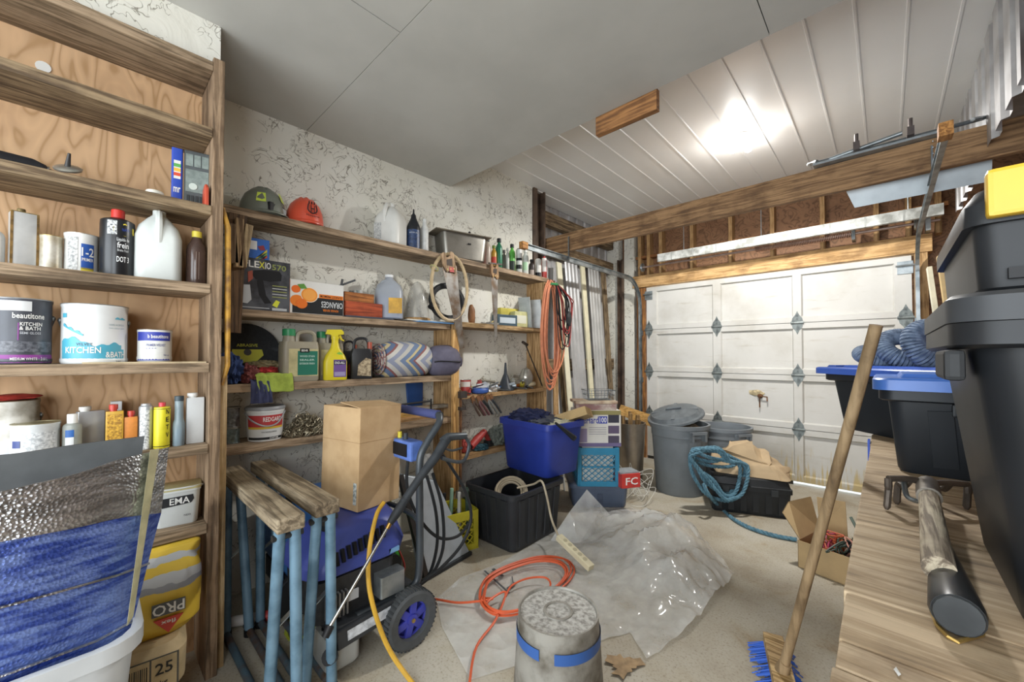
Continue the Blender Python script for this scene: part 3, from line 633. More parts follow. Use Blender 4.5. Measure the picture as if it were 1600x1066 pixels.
def tealcan(t, w, h):
    r = w / 2 * .975 + .0014
    can(mat('#dfe2e2', .35, .05, .04, 8), '#c6c9ca', bail=True, labels=[(.06, .24, -66, 58, TEAL), (.76, .83, -66, -54, TEAL)], texts=[('VELVET', .32, .05, .24, -18, flat('#49626e')), ('KITCHEN', .225, .105, .55, -22, WHITE()), ('&BATH', .15, .10, .36, 38, WHITE()), ('3.66 L', .035, .035, .12, 44, flat('#44555d')), ('100% ACRYLIC', .66, .03, .3, 40, flat('#8fa2aa')), ('low odour paint', .60, .028, .3, 40, flat('#9aabb2'))])(t, w, h)
    def wave(fn0, fn1, a0, a1, q=r + .0004):
        b = MB(); vs = []; fs = []; n = 26
        for i in range(n + 1):
            u = i / n; a = R(a0 + (a1 - a0) * u); vs += [(q * math.cos(a), q * math.sin(a), h * fn0(u)), (q * math.cos(a), q * math.sin(a), h * fn1(u))]
        b.add(vs, [(2 * i, 2 * i + 2, 2 * i + 3, 2 * i + 1) for i in range(n)], True).build('wave_print', TEAL, t)
    wave(lambda u: .23, lambda u: .27 + .13 * math.sin(u * 4.6 + .5) ** 2 * (1 - .55 * u) + .07 * (1 - u) + .02 * math.sin(u * 31), -66, 50)
    wave(lambda u: .62 - .17 * u, lambda u: .66 - .16 * u + .015 * math.sin(u * 18), -62, -20)
    wave(lambda u: .755, lambda u: .765 + .03 * abs(math.sin(u * 7)), 34, 60)
shelfitem('paint_can', 'white paint can with a teal splash print and wire bail', 'paint can', 92, 200, 478, z, -2.115, tealcan)
shelfitem('paint_tin', 'small white paint tin with a blue top band', 'paint tin', 213, 269, 517, z + .006, -2.10, can(WT, '#c6c9ca', labels=[(.66, .94, -70, 58, flat('#303d9c')), (.03, .08, -70, 58, flat('#303d9c'))], texts=[('b beautitone', .80, .12, .62, 12, WHITE()), ('PRIMER VELVET', .52, .08, .56, 4, flat('#555b8c')), ('* * * *', .42, .05, .3, -12, flat('#3b4699')), ('946 mL', .2, .05, .2, 40, flat('#555b8c'))]))
a, c = onX(128, 574, -2.015), onX(322, 571, -2.015)
tag(MB().box((-2.05, a.y, z), (-2.012, c.y, z + .0055)).build('paint_stick', wood('#d8c8a6', '#b7a57f', 'Y', bmp=.05)), 'thin pale stir stick lying under the small paint tin', 'stick')

# cans and bottles row
z = US[5]
def dirtycan(t, w, h):
    can(mat('#cfcdc6', .5, .1, .35, 9, c2='#7d7563'), '#7d6b52', labels=[(.1, .35, -50, 40, flat('#c7ccd2'))], bail=True)(t, w, h)
shelfitem('pail', 'large dirty white paint pail with brush marks down its side', 'pail', -28, 66, 625, z, -2.15, dirtycan)
cy, wd, h, cs = fitX(-10, 50, 617, US[5], -2.15); hz = onX(20, 626, -2.15).z
tag(MB().lump((0, 0, .006), (.12, .13, .022), 4, .3, 2, 3).build('red_rag', mat('#bb3a2e', .8, 0, .3, 30), None, (-2.15, cy, US[5] + fitX(-28, 66, 625, US[5], -2.15)[2] + .003)), 'red crumpled rag on top of the dirty paint pail', 'rag')
shelfitem('tin', 'squat grey labelled tin in front of the dirty pail', 'tin', 17, 98, 661, z, -2.06, can(mat('#d3d6d6', .4, .1, .1, 25), '#b9b28f', labels=[(.45, .62, -60, -36, flat('#3c4a80')), (.12, .8, -30, 50, mat('#d9dbdb', .5, 0, .3, 140, c2='#a4a8aa'))]))
shelfitem('clear_bottle', 'clear plastic bottle with white cap and blue label', 'bottle', 99, 131, 647, z, -2.05, bottle(mat('#bfc4bd', .2, 0, .1, 20, trans=.35), [(.94, 0), (1, .02), (1, .70), (.92, .76), (.55, .80), (.5, .82)], flat('#e2e2de'), .56, .79, labels=[(.1, .50, -40, 10, flat('#dfe2e2')), (.50, .66, -40, 10, flat('#2d62a8'))]))
SILV = mat('#c3c7ca', .35, .45, .1, 9)
shelfitem('silver_can', 'plain silver rectangular can with wide white cap', 'can', 121, 165, 635, z, -2.13, rectcan(SILV, flat('#dddcd6'), .5, .23, -.2, sh=.90), rz=R(10), round_=False)
YEL = mat('#d3a63c', .45, 0, .15, 30)
shelfitem('yellow_tin', 'yellow ochre tin with a red cap and brown print', 'tin', 167, 195, 632, z, -2.06, rectcan(YEL, flat('#b63a2c', .4), .55, .26, -.08, labels=[(.08, .8, -.4, .4, mat('#d0a23a', .5, 0, .5, 180, c2='#8d6120'))], sh=.86), round_=False)
shelfitem('white_box', 'small white carton standing behind the yellow ochre tin', 'carton', 174, 192, 627, z, -2.20, lambda t, w, h: MB().box((-.02, -w / 2, 0), (.02, w / 2, h)).build('carton', flat('#d6d8d8'), t, bevel=.002) and None, round_=False)
shelfitem('orange_tin', 'short orange tin with red cap left of silver spray can', 'tin', 196, 217, 642, z, -2.06, rectcan(mat('#d9893a', .45, 0, .15, 30), flat('#b63a2c', .4), .55, .3, 0, sh=.85), round_=False)
shelfitem('silver_bottle', 'slim silver spray can with white text panel', 'can', 218, 241, 631, z, -2.06, bottle(SILV, [(.95, 0), (1, .02), (1, .9), (.96, .94), (.7, .965), (.7, 1), (.0001, 1)], None, labels=[(.02, .86, -50, 30, mat('#e0e1df', .5, 0, .4, 160, c2='#8f9292'))]))
shelfitem('yellow_bottle', 'bright yellow spray can with red cap and black letters', 'can', 241, 268, 629, z, -2.05, bottle(mat('#dcd02f', .4, 0, .06, 20), [(.95, 0), (1, .02), (1, .86), (.95, .90), (.5, .91)], flat('#c63b45', .4), .42, .89, labels=[(.04, .055, -90, 90, BLACK()), (.86, .87, -90, 90, BLACK())], texts=[(s, .80 - .17 * k, .11, .22, 38, BLACK()) for k, s in enumerate('NETV')]))
def bluebottle(t, w, h):
    gl = mat('#b8ccd4', .12, 0, .05, 10, trans=.5)
    lathe_part(t, [(.94, 0), (1, .02), (1, .40), (.95, .46), (.72, .54), (.7, .9)], gl, 'body', w, h)
    lathe_part(t, [(.9, .015), (.96, .02), (.96, .33), (.0001, .33)], mat('#3f6ea0', .2), 'blue_liquid', w, h)
    MB().lathe([(w * .38, h * .9), (w * .38, h)], 16).build('cap', flat('#3c4a50'), t)
shelfitem('blue_bottle', 'glass bottle half full of blue liquid beside white tin', 'bottle', 271, 291, 619, z, -2.05, bluebottle)
shelfitem('white_can', 'tall plain white rectangular can at the right post', 'can', 292, 320, 614, z, -2.07, rectcan(mat('#d9dcdc', .35, .1, .06, 8), flat('#e6e6e1'), .6, .30, -.15, sh=.91), rz=R(-4), round_=False)
a = onX(10, 697, -2.03)
tag(MB().loft([(-.015, .04, .05, .6), (.0, .05, .06, .8), (.02, .05, .06, .8), (.026, .03, .04, .8)], 5).build('jar_roll', mat('#a39f80', .4, 0, .3, 20), None, (-1.99, a.y, z + .0155)), 'small olive jar at the left front edge of the shelf', 'jar')
# pail low on the right
z = US[6]
def ema(t, w, h):
    d = w * .8
    MB().loft([(0, d * .84, w * .84, .35), (.006, d * .88, w * .88, .35), (h * .86, d * .98, w * .98, .35), (h * .88, d * 1.02, w * 1.02, .35), (h * .93, d * 1.02, w * 1.02, .35)], 5).build('body', mat('#d9dedd', .4, 0, .05, 8), t)
    MB().loft([(h * .93, d * 1.04, w * 1.04, .35), (h * .985, d * 1.04, w * 1.04, .35), (h, d * .99, w * .99, .35)], 5).build('lid', mat('#c9c08d', .4, 0, .1, 12), t)
    M = Matrix.Rotation(R(-3), 4, 'Y')
    MB().prism([(-w * .30, h * .52), (w * .30, h * .56), (w * .36, h * .66), (w * .34, h * .78), (-w * .34, h * .76), (-w * .36, h * .6)], d * .478, d * .486).build('label_print', flat('#2c2d30'), t)
    text('EMA', h * .17, WHITE(), t, (d * .490, w * .06, h * .655), w * .42); text('NEO', h * .05, flat('#55585a'), t, (d * .475, w * .22, h * .25), w * .14)
    MB().tube([(0, -w * .51, h * .88), (d * .3, -w * .53, h * .97), (d * .5, -w * .3, h * .99), (d * .52, w * .3, h * .99), (d * .3, w * .53, h * .97), (0, w * .51, h * .88)], .003, 6).build('handle', flat('#dfe3e3'), t)
shelfitem('plastic_pail', 'white plastic pail with cream lid and black label', 'pail', 243, 316, 757, z, -2.11, ema, rz=R(-8), round_=False)

# bags on the floor under the shelves, the big bin with foil
p = onZ(225, 1000); YB = mat('#d6b23a', .5, 0, .12, 9, c2='#b58f25')
t = T('cement_bag', 'yellow plastic mortar bag slumped on the stacked paper sacks', 'bag', (-1.99, .14, .315), R(-6))
def bagmat():
    m_, t_, b_ = newmat('bag_print'); b_.inputs['Roughness'].default_value = .45; v = coords(t_); sp = N(t_, 'ShaderNodeSeparateXYZ'); t_.links.new(v, sp.inputs[0])
    ns = noisetex(t_, v, 11, 3); ad = N(t_, 'ShaderNodeMath', operation='MULTIPLY_ADD'); t_.links.new(ns, ad.inputs[0]); ad.inputs[1].default_value = .05; t_.links.new(sp.outputs[2], ad.inputs[2])
    r_ = ramp(t_, ad.outputs[0], [(0, '#d8b63f'), (.168, '#8f9196'), (.188, '#b9bbbd'), (.215, '#d8b63f'), (.245, '#b4b6b8'), (.262, '#d8b63f')]); r_.node.color_ramp.interpolation = 'CONSTANT'
    t_.links.new(r_, b_.inputs['Base Color']); return m_
secs = [(0, .22, .28, 0, 0), (.03, .265, .33, 0, 0), (.08, .27, .335, 0, 0), (.13, .25, .325, 0, .005), (.17, .20, .31, -.005, .01), (.21, .13, .29, -.01, .02), (.24, .085, .26, -.02, .03), (.262, .06, .22, -.02, .045), (.272, .03, .16, -.02, .06)]
fine = []
for i in range(len(secs) - 1):
    for q in range(4): f = q / 4; A_, B2 = secs[i], secs[i + 1]; c_ = [A_[j] + (B2[j] - A_[j]) * f for j in range(5)]; fine.append((c_[0], c_[1], c_[2], .65, c_[3], c_[4]))
fine.append((*secs[-1][:3], .65, *secs[-1][3:])); M = MB().loft(fine, 12); o_ = []
for v in M.v:
    v = Vector(v); k = min(1, max(.15, (v.z - .10) / .12)); fo = abs(noise.noise(Vector((v.x * 8, v.y * 20, v.z * 9)))) - .18
    o_.append(tup(v + Vector((v.x, v.y, 0)).normalized() * fo * .05 * k + Vector((0, 0, .018 * k * noise.noise(v * 12)))))
M.v = o_; M.build('sack', bagmat(), t)
text('PRO', .036, flat('#e6e6e2'), t, (.146, .075, .105), .085, flip=True); MB().box((.140, .03, .084), (.1445, .12, .126)).build('label_print', flat('#55585a'), t)
MB().prism([(.035, .072), (.115, .072), (.075, .02)], .140, .1445).build('red_triangle', flat('#c8402f'), t); text('flex', .014, WHITE(), t, (.146, .075, .058), .04, flip=True)
PAP = mat('#c9b48c', .75, 0, .12, 14, bmp=.15)
def sack(lb, loc, rz, d, txt):
    t = T('paper_sack', lb, 'sack', loc, rz, 'paper sacks stacked on the floor')
    M = MB().loft([(0, d[0] * .9, d[1] * .94, .5), (.02, d[0], d[1], .5), (d[2] - .025, d[0], d[1], .5), (d[2], d[0] * .8, d[1] * .9, .5)], 6)
    M.v = [tup(Vector(v) + Vector((0, noise.noise(Vector(v) * 9), .6 * noise.noise(Vector(v) * 8 + Vector((3, 1, 0))))) * .012) for v in M.v]
    M.build('sack', PAP, t)
    if txt:
        x = d[0] / 2 + .001
        MB().box((x - .001, .02, .02), (x + .001, .19, d[2] - .02)).build('label_frame', flat('#4b4a45'), t); MB().box((x, .025, .024), (x + .0015, .115, d[2] - .024)).build('label_panel', mat('#c2ad84', .7), t); MB().box((x, .12, .024), (x + .0015, .185, d[2] - .024)).build('label_panel', mat('#c2ad84', .7), t)
        for k in range(16): y = .032 + .005 * k; MB().box((x + .0015, y, .03), (x + .002, y + (.0018, .003)[k % 3 == 0], d[2] - .04)).build('barcode_line', flat('#2c2b29'), t)
        text('25', .038, flat('#2c2b29'), t, (x + .0025, .152, d[2] * .62), .045); text('kg', .014, flat('#2c2b29'), t, (x + .0025, .152, d[2] * .32), .02)
    return t
sack('kraft paper sack lying lowest on the concrete under shelves', (-1.97, .015, .0), 0, (.30, .44, .155), False)
sack('kraft paper sack printed 25 under the yellow bag', (-1.94, .05, .152), R(-7), (.27, .42, .16), True)
# ------------------------------------------------------------------ plank shelving along the stucco wall
XW = XL + .002; XS = -2.365
ws = T('wall_shelving', 'long rough plank shelving along the white stucco wall', 'shelf unit', (-2.48, 1.7, 0))
ROUGH = wood('#a99379', '#7c6851', 'Y', fine=.8); PW = wood('#bf9c6f', '#9a784d', 'Z', bmp=.2)
Z1, Z2, Z2R, Z3, Z4, ZR, ZR2 = 2.055, 1.540, 1.565, 1.160, .850, 1.0, .54
def plank(y0, y1, z, m, th=.038, xf=XS): return MB().box((XW, y0, z - th), (xf, y1, z)).build('shelf', m, ws, world=True, bevel=.003)
plank(.375, 3.03, Z1, ROUGH, .04); plank(.42, 1.84, Z2, ROUGH); plank(1.895, 2.965, Z2R, wood('#b0946c', '#84683f', 'Y')); plank(.42, 1.848, Z3, ROUGH, .042); plank(.42, 1.848, Z4, ROUGH, .042)
plank(1.895, 2.965, ZR, PINEY, .03); plank(1.895, 2.965, ZR2, PINEY, .04)
MB().box((XW, 1.853, 0), (XS + .003, 1.891, 1.545)).build('divider', PW, ws, world=True, bevel=.003)
MB().box((XW, 2.968, 0), (XS - .01, 3.005, Z1 - .041)).build('end_panel', PW, ws, world=True, bevel=.003)
MB().box((XS + .004, 1.845, .3), (XS + .03, 1.898, 1.50)).build('front_cleat', wood('#dcb173', '#b98b50', 'Z', bmp=.2), ws, world=True)

def item(*a, **k): return shelfitem(*a, **k)
# top plank
def helmet(t, w, h, c, patches, brim):
    b = MB(); r = w / 2
    prof = [(r * 1.0, 0.0), (r * .99, h * .22), (r * .93, h * .48), (r * .78, h * .72), (r * .52, h * .90), (r * .22, h * .98), (.0001, h)]
    S = Matrix.Diagonal((1.12, 1, 1, 1))
    b.lathe(prof + [(.0001, h - .004)] + [(max(p[0] - .004, .0001), max(p[1] - .004, 0)) for p in reversed(prof[:-1])], 30, S, (False, False)); sh = b.build('shell', c, t)
    for k in range(-1, 2): MB().path([(r * 1.1 * math.cos(a) * .98, k * r * .28, h * math.sin(a) * (1.015 - .04 * abs(k))) for a in [R(q) for q in range(20, 161, 14)]], .006, 6).build('ridge', c, sh)
    vs = []; fs = []; n = 18
    for i in range(n + 1):
        a = R(-75 + 150 * i / n); e = math.cos(a * 1.2) * brim
        for q, zz in ((.98, .022), (1.0 + e, .006), (1.0 + e, .001), (.98, .012)): vs.append((r * 1.12 * q * math.cos(a), r * q * math.sin(a), zz))
    for i in range(n):
        for q in range(3): fs.append((i * 4 + q, i * 4 + 4 + q, i * 4 + 5 + q, i * 4 + 1 + q))
    MB().add(vs, fs, True).build('brim', c, t)
    return r, h
def greyhelmet(t, w, h):
    r, _ = helmet(t, w, h, mat('#6f746a', .4, 0, .08, 10), 0, .22)
    for a0, a1, z0 in ((-62, -38, .36), (10, 26, .5)):
        b = MB(); vs = []
        for a in (a0, a1):
            for zz, q in ((z0, .97 if z0 < .4 else .93), (z0 + .32, .80 if z0 < .4 else .74)): vs.append((r * 1.14 * q * 1.01 * math.cos(R(a)), r * q * 1.03 * math.sin(R(a)), h * zz))
        b.add(vs, [(0, 2, 3, 1)]).build('reflective_patch', flat('#c9dd55'), t)
    MB().cbox((r * .9, -.01, h * .22), (.03, r * .9, h * .34)).build('visor', flat('#1d1e20'), t, bevel=.006)
    MB().cyl((r * 1.02, .03, h * .2), (r * 1.06, .03, h * .2), .018, n=14).build('adjuster_knob', flat('#8f9496'), t)
item('safety_helmet', 'grey safety helmet with yellow reflective patches on the top plank', 'helmet', 371, 442, 294, Z1, -2.47, greyhelmet, rz=R(28))
def redhelmet(t, w, h):
    r, _ = helmet(t, w, h, mat('#d9583f', .35, 0, .05, 6), 0, .12)
    K = flat('#2b2226'); x = r * 1.15
    MB().tube([(x, -.02, h * .62), (x + .004, -.024, h * .42), (x + .005, 0, h * .32), (x + .004, .024, h * .42), (x, .02, h * .62)], .0035, 6).build('emblem', K, t)
    text('H', h * .24, K, t, (x + .008, 0, h * .47), .022); text('Husqvarna', h * .07, K, t, (x + .012, 0, h * .22), .07)
    for k in (-1, 0, 1): MB().cbox((x - .008, k * .014, h * .69), (.006, .005, .014)).build('emblem_crown', K, t)
item('safety_helmet', 'orange red safety helmet with black crown emblem', 'helmet', 443, 503, 310, Z1, -2.47, redhelmet, rz=R(0))
item('coolant_jug', 'tall translucent white jug standing alone on the top plank', 'jug', 590, 628, 319, Z1, -2.49, jug(mat('#d8d9d4', .4, 0, .06, 6), None, labels=[(.12, .5, -.42, -.12, mat('#c9cbc8', .5, 0, .3, 120, c2='#9fa2a2'))]), rz=R(-60), round_=False)
item('oil_bottle', 'dark oil bottle with pointed nozzle and blue label', 'bottle', 634, 656, 327, Z1, -2.46, bottle(flat('#26282c', .3), [(.94, 0), (1, .02), (1, .54), (.92, .60), (.52, .74), (.38, .80), (.36, .85), (.14, .90), (.10, 1)], labels=[(.04, .48, -60, 60, mat('#33486f', .4, 0, .4, 60, c2='#1f2b45'))], texts=[('MOTOR OIL', .40, .03, .6, 0, flat('#b9bec6'))]))
item('white_bottle', 'slim white bottle right of the dark oil bottle', 'bottle', 656, 669, 342, Z1, -2.46, bottle(mat('#cfd1ce', .4), [(.94, 0), (1, .02), (1, .7), (.7, .78), (.5, .82), (.5, .98), (.3, 1)]))
def sinkpan(t, w, h):
    MB().loft([(0, .17, w * .78, .5), (.012, .19, w * .86, .5), (h * .72, .20, w * .94, .4), (h * .74, .20, w * .94, .4)], 6).build('basin', mat('#8f8c84', .35, .7, .15, 8), t)
    MB().box((-.115, -w * .62, h * .745), (.125, w * .52, h * .775)).build('lid_plate', mat('#7f7768', .5, .3, .2, 10), t, bevel=.002)
    MB().cyl((0, .06, h * .775), (0, .075, h * .93), .004, n=6).build('stem', STEEL, t); MB().lathe([(.001, -.012), (.012, 0), (.001, .012)], 10, Matrix.Translation((0, .078, h * .95))).build('knob', flat('#2a2b2d'), t)
    for y in (.02, .035): MB().cbox((.103, y, h * .48), (.004, .009, .012)).build('slot', BLACK(), t)
item('steel_basin', 'grey steel basin with overhanging flat lid on the top plank', 'basin', 686, 750, 358, Z1, -2.48, sinkpan, rz=R(-14), round_=False)
G = 'small bottles on the top plank'
BL = flat('#222427', .35)
for lb, pl, pr, pt, body, cap, labs, pf in (
    ('red spray can with white top right of the steel basin', 745, 754, 380, '#c0342f', '#d9d6d2', [(.5, .9, -60, 60, flat('#d6cfca'))], CYL),
    ('beige oil bottle with a black cap near the basin', 754, 767, 372, '#b3a697', '#26272a', [], BOT),
    ('small yellow and red striped bottle', 767, 776, 384, '#b98f2f', '#6f8a3c', [(.2, .5, -60, 60, flat('#b23c2c'))], BOT),
    ('dark green bottle with a black pointed nozzle', 774, 785, 373, '#1f6b4c', '#1e2022', [], BOT),
    ('grey slim bottle behind the dark green one', 784, 791, 391, '#85857d', '#4c4d4b', [], BOT),
    ('clear narrow bottle left of the bright green spray', 790, 796, 388, '#b9bcb4', '#9fa29b', [], BOT),
    ('bright green and black spray bottle', 795, 805, 382, '#57a544', '#26272a', [(.05, .4, -60, 60, flat('#26302a'))], BOT),
    ('white can with two black bands', 806, 816, 389, '#c9cac6', '#2a2b2d', [(.2, .36, -60, 60, BL), (.52, .62, -60, 60, BL)], CYL),
    ('pale clear bottle with curved spout', 816, 826, 390, '#c8cdc6', '#d6d6cf', [(.2, .5, -60, 40, flat('#9ec09c'))], BOT),
    ('short dark bottle with faded label', 826, 836, 406, '#3a332f', '#2c2a29', [(.1, .4, -40, 40, flat('#9c8f86'))], BOT),
    ('squat white jar with a black base', 836, 846, 405, '#cfcdc6', '#dedcd6', [(.02, .3, -60, 60, BL)], CYL),
    ('red and white tube at the right end of top plank', 846, 855, 396, '#b9423c', '#3a3a3c', [(.3, .8, -50, 50, flat('#dad4cf'))], BOT)):
    item('small_bottle', lb, 'bottle', pl, pr, pt, Z1, -2.46 if 'behind' not in lb else -2.52, bottle(mat(body, .35, 0, .1, 30), pf, flat(cap, .4), .62 if pf is BOT else .7, .88, labs, n=16), group=G)

# second plank
def box_face(t, w, h, d, side, front, bevel=.0015):
    MB().box((-d, -w / 2, 0), (0, w / 2, h)).build('carton', side, t, bevel=bevel)
    MB().box((.0002, -w * .493, h * .012), (.0008, w * .493, h * .988)).build('front_print', front, t)
def flexio(t, w, h):
    box_face(t, w, h, .16, flat('#2c2d31'), mat('#54585f', .4, 0, .35, 10, c2='#2a2c31'))
    x = .0015; text('FLE', h * .13, WHITE(), t, (x, -w * .20, h * .885), w * .27); text('X', h * .13, flat('#d6d43c'), t, (x, -w * .02, h * .885), w * .1); text('IO', h * .13, WHITE(), t, (x, w * .09, h * .885), w * .10); text('570', h * .11, flat('#8f9a52'), t, (x, w * .29, h * .875), w * .26)
    D = flat('#1d1e21'); LG = flat('#b4b8bb')
    MB().prism([(-.16 * w, .76 * h), (.02 * w, .80 * h), (.30 * w, .80 * h), (.34 * w, .74 * h), (.33 * w, .62 * h), (.12 * w, .58 * h), (-.12 * w, .60 * h), (-.18 * w, .66 * h)], x, x + .0006).build('gun_print', D, t)
    MB().prism([(-.10 * w, .60 * h), (.0 * w, .60 * h), (.06 * w, .30 * h), (.16 * w, .16 * h), (.04 * w, .14 * h), (-.06 * w, .3 * h)], x, x + .0008).build('gun_grip_print', D, t)
    MB().prism([(-.44 * w, .46 * h), (-.22 * w, .48 * h), (-.19 * w, .20 * h), (-.26 * w, .12 * h), (-.44 * w, .14 * h)], x, x + .0008).build('cup_print', LG, t)
    MB().prism([(-.26 * w, .72 * h), (-.18 * w, .76 * h), (-.17 * w, .60 * h), (-.25 * w, .52 * h)], x, x + .001).build('nozzle_print', flat('#9a4a38'), t)
    MB().prism([(.17 * w, .12 * h), (.24 * w, .23 * h), (.31 * w, .2 * h), (.26 * w, .08 * h)], x, x + .001).build('badge_print', flat('#cdd23c'), t)
    for k in range(5): MB().box((x, .17 * w, (.50 - .055 * k) * h), (x + .0006, .44 * w, (.515 - .055 * k) * h)).build('bullet_print', flat('#9aa05a' if k % 2 == 0 else '#c2c5c8'), t)
    MB().box((x, -.46 * w, .045 * h), (x + .0006, .12 * w, .06 * h)).build('caption_print', LG, t); MB().box((x, .17 * w, .02 * h), (x + .0006, .44 * w, .07 * h)).build('caption_print', LG, t)
item('sprayer_box', 'dark paint sprayer carton with a spray gun picture', 'box', 362, 452, 405, Z2, -2.39, flexio, face=False, round_=False)
cy, wd, h, cs = fitX(362, 452, 405, Z2, -2.39); zt = Z2 + h
def bluebx(t, w, h):
    box_face(t, w, h, .10, flat('#34518f'), flat('#2f64b5'))
    MB().box((.001, -w * .45, h * .45), (.0016, -w * .12, h * .86)).build('photo_print', flat('#d9dadb'), t); MB().prism([(-.1 * w, .62 * h), (.2 * w, .72 * h), (.3 * w, .5 * h), (.05 * w, .45 * h)], .001, .0017).build('tool_print', flat('#8c3340'), t)
    for k, c in enumerate(('#d3c23a', '#7fae4a', '#cf5b3a')): MB().prism([(-.2 * w + .14 * w * k, .04 * h), (-.1 * w + .14 * w * k, .04 * h), (.38 * w, (.55 - .14 * k) * h), (.38 * w, (.42 - .14 * k) * h)], .001 + .0002 * k, .0018 + .0002 * k).build('stripe_print', flat(c), t)
item('blue_carton', 'small blue carton on top of the sprayer box', 'box', 387, 419, 373, zt + .001, -2.42, bluebx, face=False, round_=False)
def oranges(t, w, h):
    box_face(t, w, h, .15, flat('#c6c6c3'), mat('#dcdcd8', .5, 0, .05, 6)); x = .0012; O = flat('#e0791f'); K = flat('#26282a')
    MB().box((x, -.46 * w, .02 * h), (x + .0004, .49 * w, .52 * h)).build('dark_print', K, t); MB().box((x + .0002, .02 * w, .52 * h), (x + .0008, .49 * w, .64 * h)).build('band_print', O, t)
    MB().box((-.1, -w * .503, 0), (0, -w * .5005, h)).build('side_print', O, t)
    for yy, zz, r, c in ((-.42, .72, .10, '#e0691f'), (-.38, .38, .15, '#df7a24'), (-.16, .58, .20, '#e8e0d2'), (-.16, .58, .185, '#e58f33'), (-.16, .58, .15, '#eba24c'), (-.30, .30, .13, '#dd6f1e')):
        x += .0003; MB().lathe([(.0001, 0), (r * w, 0), (r * w, .0004), (.0001, .0004)], 24, Matrix.Translation((x, yy * w if yy > -.4 else -.40 * w, zz * h)) @ Matrix.Diagonal((1, .8, .72, 1)) @ Matrix.Rotation(R(90), 4, 'Y')).build('orange_print', flat(c), t)
    MB().prism([(-.38 * w, .86 * h), (-.26 * w, .9 * h), (-.2 * w, .76 * h), (-.32 * w, .74 * h)], x, x + .0005).build('leaf_print', flat('#5a8f3c'), t)
    text('ORANGES', h * .19, flat('#c9cdd0'), t, (.0024, .27 * w, .33 * h), w * .42, flip=True); text('SUNKIST PREMIUM', h * .07, K, t, (.0026, .25 * w, .58 * h), w * .42, flip=True); text('KINGS RIVER', h * .07, O, t, (.0024, .24 * w, .15 * h), w * .3, flip=True)
item('fruit_box', 'oranges fruit carton standing upside down beside sprayer box', 'box', 452, 536, 441, Z2, -2.39, oranges, face=False, round_=False)
tag(MB().cbox((-2.47, fitX(452, 536, 441, Z2, -2.39)[0] + .09, Z2 + .21), (.02, .012, .012)).bar((-2.45, .995, Z2 + .196), (-2.45, 1.09, Z2 + .262), .012, .012).bar((-2.45, .995, Z2 + .196), (-2.45, 1.0, Z2 + .235), .01, .01).build('hook_bracket', mat('#55585a', .5, .4)), 'small dark angled bracket resting on the fruit carton', 'bracket') if False else None
b = onX(530, 449, -2.45)
tag(MB().bar((b.x, b.y, Z2 + fitX(452, 536, 441, Z2, -2.39)[2] + .006), (b.x, b.y + .10, Z2 + fitX(452, 536, 441, Z2, -2.39)[2] + .055), .014, .012).bar((b.x, b.y + .012, Z2 + fitX(452, 536, 441, Z2, -2.39)[2] + .006), (b.x, b.y + .02, Z2 + fitX(452, 536, 441, Z2, -2.39)[2] + .05), .012, .01).build('angle_bracket', mat('#4d5154', .5, .4)), 'small dark angled bracket resting on the fruit carton', 'bracket')
RW = wood('#b5532e', '#8d3a1e', 'Y', bmp=.15); BW = wood('#b5733a', '#8a5326', 'Y', bmp=.15)
def chest(t, w, h):
    MB().box((-.17, -w / 2, 0), (0, w / 2, h * .60)).build('lower_box', RW, t, bevel=.002); MB().box((-.17, -w / 2, h * .605), (-.02, w * .30, h)).build('upper_box', BW, t, bevel=.002)
item('wooden_boxes', 'two red brown wooden drawer boxes stacked beside blue jug', 'wooden box', 540, 597, 458, Z2 + .010, -2.39, chest, face=False, round_=False)
y0 = onX(538, 490, -2.39).y; y1 = onX(612, 490, -2.39).y
tag(MB().box((-2.58, y0, Z2 + .0005), (-2.362, y1, Z2 + .0095)).build('dark_sheet', flat('#3e4350')), 'thin dark sheet lying under the red brown wooden boxes', 'sheet')
y0 = onX(552, 456, -2.5).y; zb = Z2 + .010 + fitX(540, 597, 458, Z2 + .010, -2.39)[2]
t = T('small_parts', 'little grey fittings lying on top of the wooden boxes', 'fittings', (-2.49, y0, zb + .0005))
for k in range(4): MB().cbox((0, k * .022 - .02, .010 + .002 * k), (.02, .016, .02 + .004 * k), .3 * k).build('fitting', mat(('#4f5350', '#9c9f9c', '#8d9a98', '#c0c0bb')[k], .5), t)
def bluejug(t, w, h):
    pl = mat('#c6cdd6', .3, 0, .05, 10, trans=.45); d = w * .85
    MB().loft([(0, d * .9, w * .92, .6), (.008, d, w, .6), (h * .62, d, w, .6), (h * .76, d * .8, w * .84, .7), (h * .90, d * .32, w * .32, 1), (h * .95, d * .28, w * .28, 1)], 6).build('body', pl, t)
    MB().loft([(.006, d * .985, w * .985, .6), (h * .5, d * .985, w * .985, .6)], 6).build('blue_fluid', mat('#5b86c9', .3, 0, .05, 10), t)
    MB().lathe([(w * .15, h * .945), (w * .15, h)], 16).build('cap', flat('#dfe2e4'), t)
    MB().box((d / 2 - .001, -w * .02, h * .12), (d / 2 + .0015, w * .46, h * .46)).build('label_print', mat('#dcaa3c', .5, 0, .2, 20), t)
    MB().torus((d * .28, -w * .12, h * .76), (1, 0, .5), w * .17, w * .045, 16, 6).build('handle', pl, t)
item('washer_jug', 'clear jug of blue washer fluid with a yellow label', 'jug', 588, 626, 430, Z2 + .010, -2.46, bluejug, round_=False)
